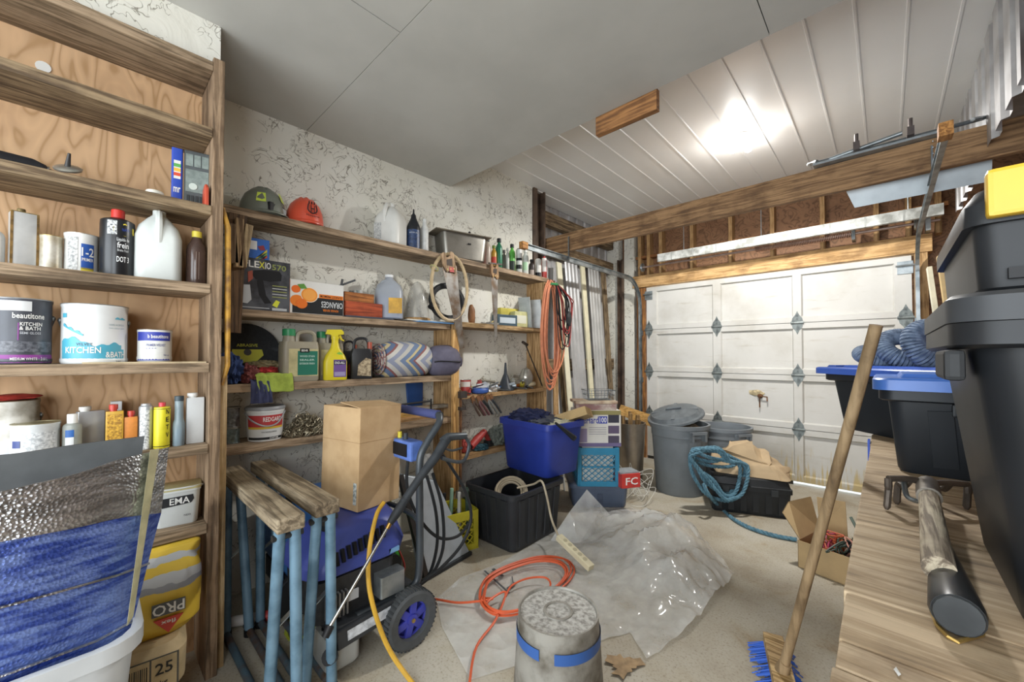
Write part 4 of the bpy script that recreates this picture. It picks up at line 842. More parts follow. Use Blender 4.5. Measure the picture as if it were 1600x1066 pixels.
def dome(t, w, h):
    MB().lathe([(w * .5, 0), (w * .5, .012), (w * .46, .016)], 30).build('base_ring', wood('#c39a63', '#9d7846', 'X'), t)
    pr = [(w * .45 * math.cos(R(a)), .014 + (h - .014) * math.sin(R(a))) for a in range(0, 91, 10)]
    MB().lathe([(max(r_, .0001), z_) for r_, z_ in pr], 30, None, (False, False)).build('clear_cover', mat('#d3d3cc', .15, 0, .1, 10, alpha=.38), t)
y0 = onX(628, 490, -2.47).y; y1 = onX(706, 490, -2.47).y; zd = Z2 + .022
tag(MB().box((-2.57, y0, Z2 + .0105), (-2.40, y1 - .12, Z2 + .021)).build('white_board', OFFW, bevel=.002), 'white board piece under the clear dome cover', 'board')
tag(MB().box((-2.59, onX(655, 505, -2.36).y, Z2 + .0005), (-2.345, onX(707, 505, -2.36).y, Z2 + .0095)).build('blue_sheet', mat('#5f8fc0', .4, 0, .2, 12)), 'light blue sheet edge poking over the second plank', 'sheet')
item('clear_dome', 'clear dome cover on a tan ring behind the hose coil', 'dome', 630, 672, 440, zd, -2.49, dome)
# hose coils and saws hanging in front
def coilpts(c, u, v, ru, rv, turns, jit, seed, n=26):
    rnd = random.Random(seed); out = []; k = [rnd.uniform(-1, 1) for _ in range(int(turns) + 3)]
    w_ = Vector(u).cross(Vector(v)).normalized()
    for i in range(int(turns * n) + 1):
        a = 2 * math.pi * i / n; q = i / n; j0 = int(q); f = q - j0; s = k[j0] * (1 - f) + k[j0 + 1] * f; s2 = k[j0 + 1] * (1 - f) + k[(j0 + 2) % len(k)] * f
        out.append(Vector(c) + Vector(u) * (ru * (1 + jit * s) * math.cos(a)) + Vector(v) * (rv * (1 + jit * s) * math.sin(a)) + w_ * (jit * .25 * s2 * (ru + rv)))
    return out
c = onX(703, 449, -2.335); dep = .0048
t = T('hose_coil', 'coil of beige plastic hose hanging in front of two planks', 'hose', (c.x, c.y, c.z - .2))
MB().path(coilpts((-2.335, c.y, c.z), (0, 1, 0), (0, 0, 1), .165, .245, 4, .035, 3), .011, 7).build('hose', mat('#c0aa85', .5, 0, .15, 20), t, world=True)
MB().torus((-2.335, c.y - .14, c.z + .12), (0, .55, .8), .03, .006, 14, 6).build('tie', mat('#b8b07d', .7), t, world=True)
c2 = onX(692, 470, -2.47)
t = T('hose_coil', 'coil of thick black hose lying behind the hanging beige coil', 'hose', (-2.47, c2.y, Z2R))
MB().path(coilpts((-2.465, c2.y + .04, Z2R + .155), (.12, .99, 0), (-.1, 0, .99), .135, .125, 2.3, .05, 5), .023, 8).build('hose', flat('#2a2b2d', .5), t, world=True)
MB().cyl((-2.42, c2.y - .12, Z2R + .13), (-2.41, c2.y - .15, Z2R + .09), .026, n=12).build('hose_end', flat('#1c1d1f', .5), t, world=True)
tag(MB().lump((0, 0, .075), (.05, .07, .17), 9, .15, 1.5, 3).build('leather_sheath', mat('#8d5f38', .6, 0, .2, 14), None, (-2.45, onX(737, 490, -2.45).y, Z2R)), 'brown leather sheath standing right of the hose coil', 'sheath')
def saw(label, hp, tp, X, blade_w, hs, hand):
    a = onX(*hp, X); b = onX(*tp, X - .02)
    t = T('hand_saw', label, 'saw', tuple(a)); d = (b - a); L = d.length; d.normalize(); n = Vector((1, 0, 0)); sd = d.cross(n).normalized()
    M = Matrix.Identity(4)
    for i in range(3): M[i][0] = n[i]; M[i][1] = sd[i]; M[i][2] = d[i]; M[i][3] = a[i]
    MB().prism([(-blade_w * .5, hs * .62), (blade_w * .48, hs * .62), (blade_w * .10, L), (-blade_w * .22, L)], -.001, .001, M).build('blade', mat('#8d8b87', .4, .7, .3, 14, c2='#6d5c4c'), t, world=True)
    out = [(-.052, .0), (-.03, -.012), (-.02, .02), (.02, .03), (.035, -.01), (.058, .0), (.055, .05), (.05, .10), (.03, .135), (.0, .12), (-.04, .15), (-.058, .12), (-.05, .06)]
    k = hs / .15; out = [(p * k, q * k) for p, q in out]; hole = [(-.028, .04), (.025, .045), (.03, .085), (-.02, .095)]
    bm = MB().prism(out, -.011, .011, M); hb = bm.build('handle', hand, t, world=True, bevel=.003)
    MB().prism([(p * k, q * k) for p, q in hole], -.0122, .0122, M).build('grip_opening', flat('#3a2d22'), t, world=True)
    for q in (-.03, .0, .03): MB().cyl(M @ Vector((.011, q * k, .115 * k)), M @ Vector((.0135, q * k, .115 * k)), .005, n=8).build('screw', mat('#b49a5f', .4, .7), t, world=True)
    return t, M, k
t, M, k = saw('large hand saw with red label hanging over the beige hose coil', (699, 396), (721, 545), -2.312, .135, .15, wood('#b79b7c', '#8a6f52', 'Z', bmp=.1))
MB().prism([(-.03, .105), (.01, .1), (.012, .135), (-.028, .14)], .0112, .0125, M).build('red_label', flat('#b23a34'), t, world=True)
saw('narrow rusty hand saw hanging on the right of the hose coil', (772, 414), (774, 527), -2.345, .085, .12, wood('#a5835f', '#6d4d33', 'Z', bmp=.1))
tag(MB().bar((-2.35, onX(764, 410, -2.35).y, Z1 + .006), (-2.35, onX(784, 414, -2.35).y, Z1 + .02), .016, .012).build('chisel', mat('#4a4038', .5)), 'dark chisel lying above the narrow hand saw', 'chisel')
# right half of the second plank
def pack(name, lb, cat, pl, pr, pt, col, X=-2.44, d=.06, rz=0, zb=Z2R, lab=None):
    def f(t, w, h):
        MB().box((-d, -w / 2, 0), (0, w / 2, h)).build('carton', mat(col, .5, 0, .12, 20), t, bevel=.0025)
        if lab: MB().box((.0004, -w * .4, h * .25), (.0012, w * .4, h * .75)).build('label_print', flat(lab), t)
    return item(name, lb, cat, pl, pr, pt, zb, X, f, rz=rz, round_=False)
pack('teal_case', 'teal tool case with white label on the second plank', 'case', 780, 806, 492, '#2f4a58', -2.41, .09, R(-10), lab='#b8c4cc')
pack('yellow_carton', 'pale yellow carton right of the teal tool case', 'box', 806, 823, 487, '#c6c48d', -2.42, .08, R(-8), lab='#d9d9c6')
pack('yellow_carton', 'row of yellow carton tops behind the teal tool case', 'box', 784, 808, 482, '#c1b445', -2.50, .06, R(-8))
def leanpack(name, lb, cat, pl, pr, pt, col, X, tilt):
    cy, wd, h, cs = fitX(pl, pr, pt, Z2R, X); t = T(name, lb, cat, (X, cy, Z2R + .001))
    MB().box((-.05, -.009, 0), (.06, .009, h * 1.02)).build('sleeve', mat(col, .3, 0, .15, 12), t, rot=(R(-tilt), 0, R(20))); return t
leanpack('clear_sleeve', 'clear plastic sleeve leaning on the end panel', 'sleeve', 812, 832, 466, '#a9afae', -2.45, -14)
leanpack('white_folder', 'white folder leaning beside the hanging orange cords', 'folder', 829, 846, 470, '#cfd3d3', -2.43, -8)
t = T('drill_bits_tray', 'grey wire-edged tray of small tools left of teal case', 'tray', (-2.45, onX(768, 505, -2.45).y, Z2R))
MB().loft([(0, .10, .08, .3), (.02, .11, .09, .3)], 4).build('tray', mat('#9b9a92', .5), t)
for k in range(5): MB().cyl((-.03 + .015 * k, -.03, .022), (-.03 + .014 * k, .035, .035 + .004 * k), .005, n=8).build('tool', mat(('#57605f', '#a7a49a', '#3c4c58', '#8d8a80', '#b3a04a')[k], .5), t)

# third plank
def cutdisc(t, w, h):
    M = Matrix.Rotation(R(76), 4, 'Y'); r = w / 2
    MB().lathe([(.0001, 0), (r, 0), (r, .004), (.0001, .004)], 40, Matrix.Translation((0, 0, r * math.sin(R(76)))) @ M).build('disc', mat('#34373a', .85, 0, .1, 60, bmp=.2), t)
    MM = Matrix.Translation((.0042 * math.sin(R(76)), 0, r * math.sin(R(76)) + .004 * math.cos(R(76)))) @ Matrix.Rotation(R(-14), 4, 'Y')
    pts = [(-r * .42, r * .10), (r * .42, r * .10), (r * .46, -r * .1), (r * .2, -r * .36), (-r * .2, -r * .36), (-r * .46, -r * .1)]
    MB().prism(pts, .0006, .0012, MM).build('label_print', flat('#cfd24a'), t)
    MB().lathe([(.0001, 0), (r * .11, 0), (r * .11, .001), (.0001, .001)], 18, MM @ Matrix.Translation((.0014, 0, 0)) @ Matrix.Rotation(R(90), 4, 'Y')).build('bore', flat('#4a4c4c'), t)
    text('ABRASIVE', r * .10, flat('#c9cc4e'), t, tuple(MM @ Vector((.002, 0, r * .24))), r * .6, up=tuple(MM.to_3x3() @ Vector((0, 0, 1))))
cy, wd, h, cs = fitX(339, 436, 505, Z3, -2.53); rr = .165
t = T('cutting_disc', 'large black abrasive disc with yellow label leaning on the wall', 'disc', (-2.54, onX(388, 550, -2.52).y, Z3 + .001)); cutdisc(t, .33, .33)
def rag(name, lb, pl, pr, zc, size, col, seed, X=-2.44, zb=Z3, fold=.5, cat='rag'):
    y = onX((pl + pr) / 2, 570, X).y
    return tag(MB().lump((0, 0, size[2] * .42), size, seed, .25, 2.2, 4, True, True, fold).build(name, mat(col, .9, 0, .18, 30, bmp=.1), None, (X, y, zb + .002 + zc)), lb, cat)
rag('blue_beanie', 'dark blue cloth beanie at the left end of the third plank', 345, 372, 0, (.16, .10, .17), '#2f4577', 1, -2.42, cat='cap')
rag('work_glove', 'red and grey work glove between the cap and the jugs', 375, 400, 0, (.13, .10, .10), '#7d4340', 2, -2.43, cat='glove')
rag('red_cloth', 'bright red cloth folded among the rags', 404, 432, .04, (.12, .10, .045), '#b83436', 3, -2.46)
rag('tan_cloth', 'tan rag draped in front of the black disc', 385, 440, .072, (.12, .16, .05), '#9a8f6d', 4, -2.50)
def drape(name, lb, pl, pr, py1, X, col, seed, back=.10, zt=.016):
    y0, y1 = onX(pl, 600, XS + .01).y, onX(pr, 600, XS + .01).y; zlo = onX((pl + pr) / 2, py1, XS + .01).z; n, m = 14, 16; vs = []; fs = []; L = back + (Z3 + zt - zlo)
    for j in range(m + 1):
        s = j / m * L
        for i in range(n + 1):
            u = i / n; y = y0 + (y1 - y0) * u; wob = noise.noise(Vector((u * 5 + seed, s * 9, seed))) * .012
            if s < back: x = XS - back + s + .008; z_ = Z3 + zt + abs(wob) * 1.6
            else: x = XS + .012 + abs(wob) * 1.5; z_ = Z3 + zt - (s - back) - (.01 * noise.noise(Vector((u * 3, seed, 2))) if j == m else 0)
            vs.append((x, y + .02 * noise.noise(Vector((s * 6, u, seed))), z_))
    k = len(vs); vs += [(v[0] - .003, v[1], v[2] - .003) for v in vs]
    for j in range(m):
        for i in range(n): a = j * (n + 1) + i; fs += [(a, a + 1, a + n + 2, a + n + 1), (k + a, k + a + n + 1, k + a + n + 2, k + a + 1)]
    return tag(MB().add(vs, fs, True).build(name, mat(col, .9, 0, .15, 30, bmp=.1)), lb, 'rag')
drape('lime_cloth', 'lime green cloth spilling over the third plank edge', 398, 458, 612, 0, '#9fb24a', 1.3, .10, .045)
drape('navy_cloth', 'navy cloth hanging down below the third plank', 392, 427, 629, 0, '#3b4060', 2.1, .06)
def greyjug(t, w, h):
    b_ = mat('#9c9684', .4, 0, .06, 10); d = w * .55
    MB().loft([(0, d * .92, w * .94, .35), (.008, d, w, .35), (h * .68, d, w, .35), (h * .74, d * .94, w * .97, .4), (h * .76, d * .94, w * .97, .4)], 5).build('body', b_, t)
    b = MB().tube([(0, -w * .06, h * .75), (0, -w * .04, h * .90), (0, w * .10, h * .955), (0, w * .34, h * .95), (0, w * .44, h * .88), (0, w * .44, h * .74)], w * .062, 8).build('handle', b_, t)
    MB().lathe([(w * .17, h * .75), (w * .15, h * .88)], 18, Matrix.Translation((0, -w * .28, 0))).build('neck', b_, t); MB().lathe([(w * .175, h * .87), (w * .175, h * .99), (w * .16, h)], 18, Matrix.Translation((0, -w * .28, 0))).build('cap', flat('#2f8a5a', .4), t)
    x = d / 2 + .0006
    MB().box((x - .0004, -w * .36, h * .10), (x, w * .46, h * .62)).build('label_print', mat('#c3bb8d', .5, 0, .2, 12), t); MB().box((x, -w * .12, h * .12), (x + .0006, w * .44, h * .58)).build('label_panel', flat('#22705c'), t)
    MB().box((x + .0006, -w * .06, h * .55), (x + .0012, w * .2, h * .63)).build('label_badge', BLACK(), t); text('BEHR', h * .04, WHITE(), t, (x + .0016, w * .07, h * .59), w * .18)
    for k, s in enumerate(('WOOD STAIN', 'SEALER', 'EXTERIOR FINISH')): text(s, h * .035, flat('#bfd6cc'), t, (x + .0012, w * .14, h * (.48 - .07 * k)), w * .42)
item('sealer_jug', 'front grey jug with green cap and dark green label', 'jug', 438, 494, 515, Z3, -2.42, greyjug, rz=R(0), round_=False)
item('sealer_jug', 'second grey jug behind the yellow spray bottle', 'jug', 493, 533, 519, Z3, -2.48, greyjug, rz=R(-4), round_=False)
def spray(t, w, h):
    b_ = mat('#dccb2b', .4, 0, .05, 10); d = w * .6
    MB().loft([(0, d * .94, w * .95, .5), (.006, d, w, .5), (h * .36, d, w, .5), (h * .48, d * .9, w * .82, .6), (h * .62, d * .5, w * .42, .9), (h * .74, d * .38, w * .30, 1), (h * .80, d * .38, w * .30, 1)], 6).build('body', b_, t)
    MB().loft([(h * .80, w * .30, w * .34, 1), (h * .86, w * .30, w * .36, .8)], 5).build('collar', b_, t)
    MB().prism([(-w * .42, h * .90), (-w * .36, h * .99), (w * .26, h), (w * .36, h * .95), (w * .36, h * .90), (w * .14, h * .89), (w * .12, h * .855), (-w * .16, h * .855), (-w * .2, h * .89)], -w * .13, w * .13).build('spray_head', b_, t, bevel=.003)
    MB().prism([(w * .14, h * .89), (w * .24, h * .89), (w * .30, h * .82), (w * .40, h * .78), (w * .36, h * .765), (w * .22, h * .80)], -w * .05, w * .05).build('trigger', flat('#cdbb22'), t)
    x = d / 2 + .0008; MB().box((x - .0006, -w * .10, h * .06), (x, w * .44, h * .40)).build('label_print', flat('#6a4d8f'), t); MB().box((x, -w * .08, h * .30), (x + .0006, w * .42, h * .38)).build('label_band', flat('#3a2f4f'), t); text('END-ALL', h * .05, WHITE(), t, (x + .0014, w * .17, h * .34), w * .42)
    MB().box((x, -w * .06, h * .08), (x + .0006, w * .40, h * .16)).build('label_band', flat('#9a8fb5'), t)
    MB().lathe([(.0001, 0), (w * .14, 0), (.0001, .001)], 16, Matrix.Translation((d * .42, w * .16, h * .49)) @ Matrix.Rotation(R(78), 4, 'Y')).build('sticker', flat('#7fb341'), t)
item('spray_bottle', 'yellow trigger spray bottle with purple label', 'spray bottle', 506, 540, 515, Z3, -2.39, spray, rz=R(-14), round_=False)
def oiljug(lab):
    def f(t, w, h):
        d = w * .6; b_ = flat('#2d2e30', .35)
        MB().loft([(0, d * .94, w * .95, .3), (.006, d, w, .3), (h * .58, d, w, .3), (h * .72, d * .9, w * .85, .4)], 5).build('body', b_, t)
        MB().tube([(0, -w * .36, h * .70), (0, -w * .28, h * .92), (0, w * .08, h * .97), (0, w * .3, h * .9), (0, w * .36, h * .7)], w * .07, 8).build('handle', b_, t)
        MB().lathe([(w * .11, h * .70), (w * .11, h * .88)], 14, Matrix.Translation((d * .1, w * .40, 0))).build('cap', flat('#a8503c', .4), t)
        MB().prism([(-w * .2, h * .08), (w * .44, h * .06), (w * .44, h * .46), (w * .2, h * .5), (-w * .16, h * .34)], d / 2, d / 2 + .001).build('label_print', lab, t)
    return f
item('motor_oil_jug', 'black oil jug with red label right behind the spray bottle', 'jug', 534, 556, 532, Z3, -2.50, oiljug(mat('#7d2f2c', .5, 0, .3, 40)), rz=R(-6), round_=False)
item('motor_oil_jug', 'black oil jug with pale torn label beside the patterned blanket', 'jug', 549, 579, 527, Z3, -2.41, oiljug(mat('#b5a486', .5, 0, .4, 60, c2='#6d5c44')), rz=R(-20), round_=False)
def blanketmat():
    m, t, b = newmat('blanket'); b.inputs['Roughness'].default_value = .9
    v = coords(t, (1, 1, 1)); sp = N(t, 'ShaderNodeSeparateXYZ'); t.links.new(v, sp.inputs[0])
    zz = N(t, 'ShaderNodeMath', operation='PINGPONG'); zz.inputs[1].default_value = .11; t.links.new(sp.outputs[2], zz.inputs[0])
    ad = N(t, 'ShaderNodeMath', operation='MULTIPLY_ADD'); t.links.new(zz.outputs[0], ad.inputs[0]); ad.inputs[1].default_value = 1.3; t.links.new(sp.outputs[1], ad.inputs[2])
    k = N(t, 'ShaderNodeMath', operation='FRACT'); s = N(t, 'ShaderNodeMath', operation='MULTIPLY'); s.inputs[1].default_value = 4.2; t.links.new(ad.outputs[0], s.inputs[0]); t.links.new(s.outputs[0], k.inputs[0])
    r = ramp(t, k.outputs[0], [(0, '#b9b7b0'), (.16, '#6d7f9c'), (.34, '#c2b48b'), (.44, '#5d708f'), (.58, '#8a5a58'), (.66, '#c4c2bb'), (.82, '#8d93a6')]); r.node.color_ramp.interpolation = 'CONSTANT'
    t.links.new(r, b.inputs['Base Color']); bump(t, b, noisetex(t, coords(t), 120, 2), .2); return m
y0, y1 = onX(590, 560, -2.42).y, onX(672, 560, -2.46).y
t = T('blanket_roll', 'rolled blanket with blue and maroon zigzag pattern', 'blanket', (-2.46, (y0 + y1) / 2, Z3)); L = y1 - y0
def rollm(L, rad, seed, pinch):
    b = MB(); n, m = 28, 18; vs = []; fs = []
    for i in range(m + 1):
        u = i / m; e = (1 - abs(2 * u - 1) ** pinch) ** .5 if 0 < u < 1 else .02
        for k in range(n):
            a = 2 * math.pi * k / n; q = rad * max(e, .02) * (1 + .06 * noise.noise(Vector((math.cos(a) * 2, math.sin(a) * 2, u * 4 + seed)))) * (1 + .025 * math.sin(a * 11 + seed) * (1 - e))
            vs.append((q * math.cos(a) * .95, (u - .5) * L, max(rad * .9 + q * math.sin(a), .0)))
    for i in range(m):
        for k in range(n): fs.append((i * n + k, i * n + (k + 1) % n, (i + 1) * n + (k + 1) % n, (i + 1) * n + k))
    return b.add(vs, fs + [tuple(reversed(range(n))), tuple(m * n + k for k in range(n))], True)
rollm(L, .128, 2, 5).build('roll', blanketmat(), t)
b = MB(); sw = [(.02 + .0001 * i, 0, 0) for i in range(1)]
pts = [(.0 + (.012 + .0016 * i) * math.cos(i * .45), -L * .49 - .006 + .0004 * i, .115 + (.012 + .0016 * i) * math.sin(i * .45)) for i in range(62)]
b.path(pts, .006, 6).build('rolled_end', mat('#7a4a4d', .9, 0, .4, 50, c2='#c2b9ae'), t)
y0, y1 = onX(668, 560, -2.44).y, 1.838; L = .27
t = T('sleeping_bag', 'dark purple sleeping bag stuffed in its drawstring sack', 'sleeping bag', (-2.40, 1.795, Z3), R(-18))
rollm(L, .118, 6, 3).build('sack', mat('#615e70', .75, 0, .12, 14, bmp=.3), t)
MB().tube([(.10, -L * .35, .10), (.113, -.05, .105), (.108, .08, .10), (.07, L * .42, .10)], .005, 6).build('strap', BLACK(), t); MB().torus((0.02, L * .475, .10), (0, 1, 0), .03, .010, 14, 6).build('gathered_end', mat('#5a5668', .8), t)

# bottom plank
def spool(lb, pl, pr, pt, zb, col):
    def f(t, w, h):
        for zz in (0, h - .004): MB().lathe([(.0001, zz), (w / 2, zz), (w / 2, zz + .004), (.0001, zz + .004)], 26).build('flange', mat('#8d8d88', .5, .3, .2, 20), t)
        MB().path([(w * .38 * math.cos(i * .5), w * .38 * math.sin(i * .5), .005 + (h - .01) * i / 240) for i in range(241)], .0035, 5).cyl((0, 0, .004), (0, 0, h - .004), w * .37, n=22).build('wire', mat(col, .4, .6, .3, 60), t)
    return item('wire_spool', lb, 'spool', pl, pr, pt, zb, -2.47, f)
s1 = spool('lower spool of grey wire on the bottom plank', 352, 378, 668, Z4, '#8fa0a3')
zs = Z4 + fitX(352, 378, 668, Z4, -2.47)[2]
spool('upper spool of grey wire stacked on another spool', 352, 378, 636, zs + .001, '#8d9092')
def bucket(t, w, h):
    r = w / 2
    MB().lathe([(r * .84, 0), (r * .86, .006), (r * .95, h * .84), (r * .98, h * .84), (r * .98, h * .88), (r * .97, h * .9)], 32).build('body', mat('#dcdedd', .4, 0, .05, 10), t)
    MB().lathe([(r * 1.0, h * .90), (r * 1.02, h * .91), (r * 1.02, h * .96), (r * .97, h), (r * .93, h * .98), (.0001, h * .97)], 32).build('lid', flat('#8f9295', .4), t)
    for a, c, m in ((.42, .76, flat('#b8393b')), (.36, .42, flat('#d8b53c')), (.05, .12, flat('#26282a'))):
        ra, rc = r * (.86 + .09 * a / .84), r * (.86 + .09 * c / .84); b = MB(); vs = []
        for i in range(17): q = R(-62 + 130 * i / 16); vs += [((ra + .001) * math.cos(q), (ra + .001) * math.sin(q), a * h), ((rc + .001) * math.cos(q), (rc + .001) * math.sin(q), c * h)]
        b.add(vs, [(2 * i, 2 * i + 2, 2 * i + 3, 2 * i + 1) for i in range(16)], True).build('label_band', m, t)
    text('REDGARD', h * .13, WHITE(), t, h * .64, w * .5, Rc=r * .945 + .001, a0=R(24)); text('CUSTOM', h * .045, WHITE(), t, h * .085, w * .24, Rc=r * .885, a0=R(30)); text('WATERPROOFING', h * .04, flat('#55585a'), t, h * .27, w * .4, Rc=r * .905, a0=R(14))
    MB().tube([(r * .2, -r * .99, h * .82), (r * .86, -r * .62, h * .62), (r * 1.06, 0, h * .46), (r * .9, r * .6, h * .52), (r * .2, r * .99, h * .82)], .004, 6).build('handle', flat('#9b9ea0'), t)
item('bucket', 'white lidded bucket with red and yellow label band', 'bucket', 383, 446, 634, Z4, -2.47, bucket)
y = onX(477, 675, -2.45).y; rnd = random.Random(4); b = MB()
for k in range(230):
    a = rnd.uniform(0, 6.28); q = rnd.random() ** .6; x_, y_ = q * .10 * math.cos(a), q * .125 * math.sin(a); zmax = .115 * (1 - q ** 1.6) + .012
    ax = Vector((rnd.uniform(-1, 1), rnd.uniform(-1, 1), rnd.uniform(-1, 1))); zc = rnd.uniform(.25, 1) * zmax; c = Vector((x_, y_, max(zc, .016)))
    u = ax.orthogonal().normalized(); v = ax.normalized().cross(u)
    b.path([c + u * (.016 * math.cos(R(q2))) + v * (.009 * math.sin(R(q2))) for q2 in range(0, 360, 45)], .0032, 5, False, True)
tag(b.build('chain_heap', mat('#a39a83', .4, .6, .3, 30, c2='#6d6250'), None, (-2.45, y, Z4)), 'heap of pale steel chain links on the bottom plank', 'chain')
# right part of bottom plank
y = onX(651, 620, -2.55).y
tag(MB().loft([(0, .012, .09, .4), (.10, .012, .13, .4), (.24, .014, .145, .4), (.30, .012, .10, .6)], 4).build('shovel', mat('#2f5a9c', .4, 0, .1, 10), None, (-2.565, y, Z4 + .002), (0, R(-4), 0)), 'blue shovel blade leaning on the wall above bottom plank', 'shovel blade')
a, c = onX(598, 641, -2.44), onX(671, 630, -2.44)
t = T('pry_bar', 'thin black metal bar lying above the bottom plank', 'bar', (-2.44, a.y, Z4 + .1)); MB().cyl((-2.45, a.y - .1, Z4 + .11), (-2.42, c.y, Z4 + .125), .007, n=8).build('bar', BLACK(), t, world=True); MB().cyl((-2.42, c.y, Z4 + .14), (-2.42, c.y, Z4 + .06), .006, n=8).build('hook', BLACK(), t, world=True)
for k, (pl, pr, zz, c, lb) in enumerate(((625, 660, .0, '#b68d5c', 'tan wood offcut lowest on the bottom plank pile'), (632, 668, .03, '#c39a4c', 'yellowish wood offcut in middle of bottom plank pile'), (640, 690, .062, '#8d8a80', 'grey wood slat on top of bottom plank pile'))):
    a, c2 = onX(pl, 660, -2.45).y, onX(pr, 660, -2.45).y; tag(MB().cbox((-2.45, (a + c2) / 2, Z4 + zz + .0155), (.08 - .015 * k, c2 - a + .1, .029), R(5 - 6 * k)).build('wood_offcut', wood(c, '#7a5f3c', 'Y', bmp=.1), bevel=.002), lb, 'wood offcut')

# right bay, upper board: jumble of small tools
z = ZR
item('red_tin', 'small tin with red label at left of the tool shelf', 'tin', 719, 736, 594, z, -2.40, can(mat('#b33f3c', .5, 0, .2, 20), '#b9b9b4', labels=[(.55, .9, -60, 60, flat('#cfc9c1'))]))
def funnel(t, w, h): MB().lathe([(w * .5, 0), (w * .5, .006), (w * .44, .016), (w * .14, h * .55), (w * .10, h * .6), (w * .05, h), (.0001, h)], 20).build('cone', mat('#3b4046', .4), t)
item('funnel', 'dark plastic funnel standing upside down on the tool shelf', 'funnel', 776, 803, 567, z + .003, -2.44, funnel)
def lampg(t, w, h):
    MB().lathe([(w * .18, 0), (w * .2, .02), (w * .5, h * .4), (w * .5, h * .6), (w * .3, h * .9), (.0001, h)], 20, Matrix.Translation((0, 0, 0))).build('reflector', mat('#a9a59b', .2, .5, .15, 10), t); MB().cyl((0, -w * .2, h * .5), (0, -w * .9, h * .6), .010, n=8).build('arm', mat('#7d7467', .5), t)
item('clamp_lamp', 'silver reflector lamp lying at right of tool shelf', 'lamp', 811, 833, 574, z, -2.44, lampg)
t = T('caulking_gun', 'grey caulking gun leaning at the back of the tool shelf', 'caulking gun', (-2.50, onX(757, 590, -2.5).y, z))
MB().cyl((0, -.05, .10), (0, .12, .075), .010, n=8).cyl((0, -.04, .01), (0, -.03, .11), .008, n=8).cyl((0, .0, .012), (0, -.02, .11), .008, n=8).cyl((0, -.06, .09), (0, -.01, .13), .006, n=8).build('frame', mat('#8b8779', .5, .4), t)
rnd = random.Random(11)
jumble = [('screwdriver', 'screwdriver'), ('pliers', 'pliers'), ('putty_knife', 'knife'), ('marker', 'marker'), ('tape_roll', 'tape')]
jl = ['blue handled screwdriver', 'white plastic putty knife', 'yellow marker pen', 'roll of blue tape', 'black handled pliers', 'grey masonry chisel', 'white sealant tube', 'brown wooden handle', 'blue cable cutter', 'light grey file', 'dark red pliers', 'yellow capped tube', 'black drill chuck', 'pale tape roll']
jc = ['#3f5fa0', '#d0d0c8', '#c9bb3a', '#3a5ea8', '#2e2e30', '#86867f', '#d3d0c6', '#8a6238', '#40628f', '#a4a49c', '#8e3c38', '#cfc34a', '#37383b', '#bcae8f']
for k in range(14):
    y = 1.97 + .066 * k; x_ = -2.40 - (.05 if k % 3 == 1 else .0) - rnd.uniform(0, .02); an = rnd.uniform(-.9, .9)
    t = T('hand_tool', f'{jl[k]} in the jumble on the tool shelf', 'tool', (x_, y, z + .0005), an, 'hand tools on the tool shelf'); t.scale = (1.6 + .3 * (k % 2),) * 3; t.rotation_euler.y = (-.0, -.16, -.3)[k % 3]; t.location.z += (0, .012, .028)[k % 3]
    if 'roll' in jl[k]: MB().torus((0, 0, .012), (0, 0, 1), .028, .012, 20, 8).build('ring', mat(jc[k], .5), t)
    elif 'pliers' in jl[k] or 'cutter' in jl[k]:
        for s in (-1, 1): MB().tube([(-.01, 0, .012), (-.04, s * .012, .012), (-.10, s * .02, .010)], .008, 6).build('grip', mat(jc[k], .5), t)
        MB().bar((-.012, 0, .012), (.05, 0, .012), .028, .012).build('jaw', STEEL, t)
    else: MB().path([(-.09, 0, .014), (-.08, 0, .014), (-.01, 0, .014), (.0, 0, .014)], [.007, .013, .012, .006], 8).build('grip', mat(jc[k], .5, 0, .2, 30), t); MB().cyl((0, 0, .014), (.075, 0, .010), .004, n=6).build('shank', STEEL, t)
jl2 = ['grey metal bracket', 'tan handled brush', 'blue plastic clamp', 'red tube of glue', 'white spray nozzle', 'black rubber mallet', 'green garden snip', 'silver wrench', 'clear screw jar', 'orange utility knife']
jc2 = ['#8c8c86', '#a9885c', '#41639f', '#a84540', '#d0d0ca', '#2c2d2f', '#4d7a52', '#a1a4a5', '#b9bcb5', '#c07a3c']
for k in range(10):
    t = T('hand_tool', f'{jl2[k]} at the back of the tool shelf', 'tool', (-2.52 + .03 * (k % 2), 1.98 + .088 * k, z + .0005), 1.2 + .5 * (k % 3), 'hand tools on the tool shelf'); m_ = mat(jc2[k], .5, 0, .2, 30)
    if k in (3, 8): MB().lathe([(.026, 0), (.028, .004), (.028, .075), (.018, .085), (.018, .10), (.0001, .10)], 16).build('jar', m_, t)
    elif k == 5: MB().cyl((-.04, 0, .035), (.04, 0, .035), .03, n=14).build('head', m_, t); MB().cyl((0, 0, .035), (.02, .18, .014), .012, n=8).build('handle', wood('#a9885c', '#7d5f3a', 'Y'), t)
    else: MB().path([(-.13, 0, .018), (-.11, 0, .02), (-.02, 0, .03), (0, 0, .034)], [.010, .018, .016, .009], 8).build('grip', m_, t); MB().bar((0, 0, .034), (.09, .01, .06), .03 if k % 2 else .012, .010).build('head', STEEL, t)
tag(MB().lump((0, 0, .03), (.13, .26, .085), 5, .4, 2.4, 3, True, True, .6).build('plastic_bag', mat('#c9ccd0', .35, 0, .2, 20), None, (-2.46, 2.30, z + .001)), 'crumpled pale plastic bag among tools on the shelf', 'bag')
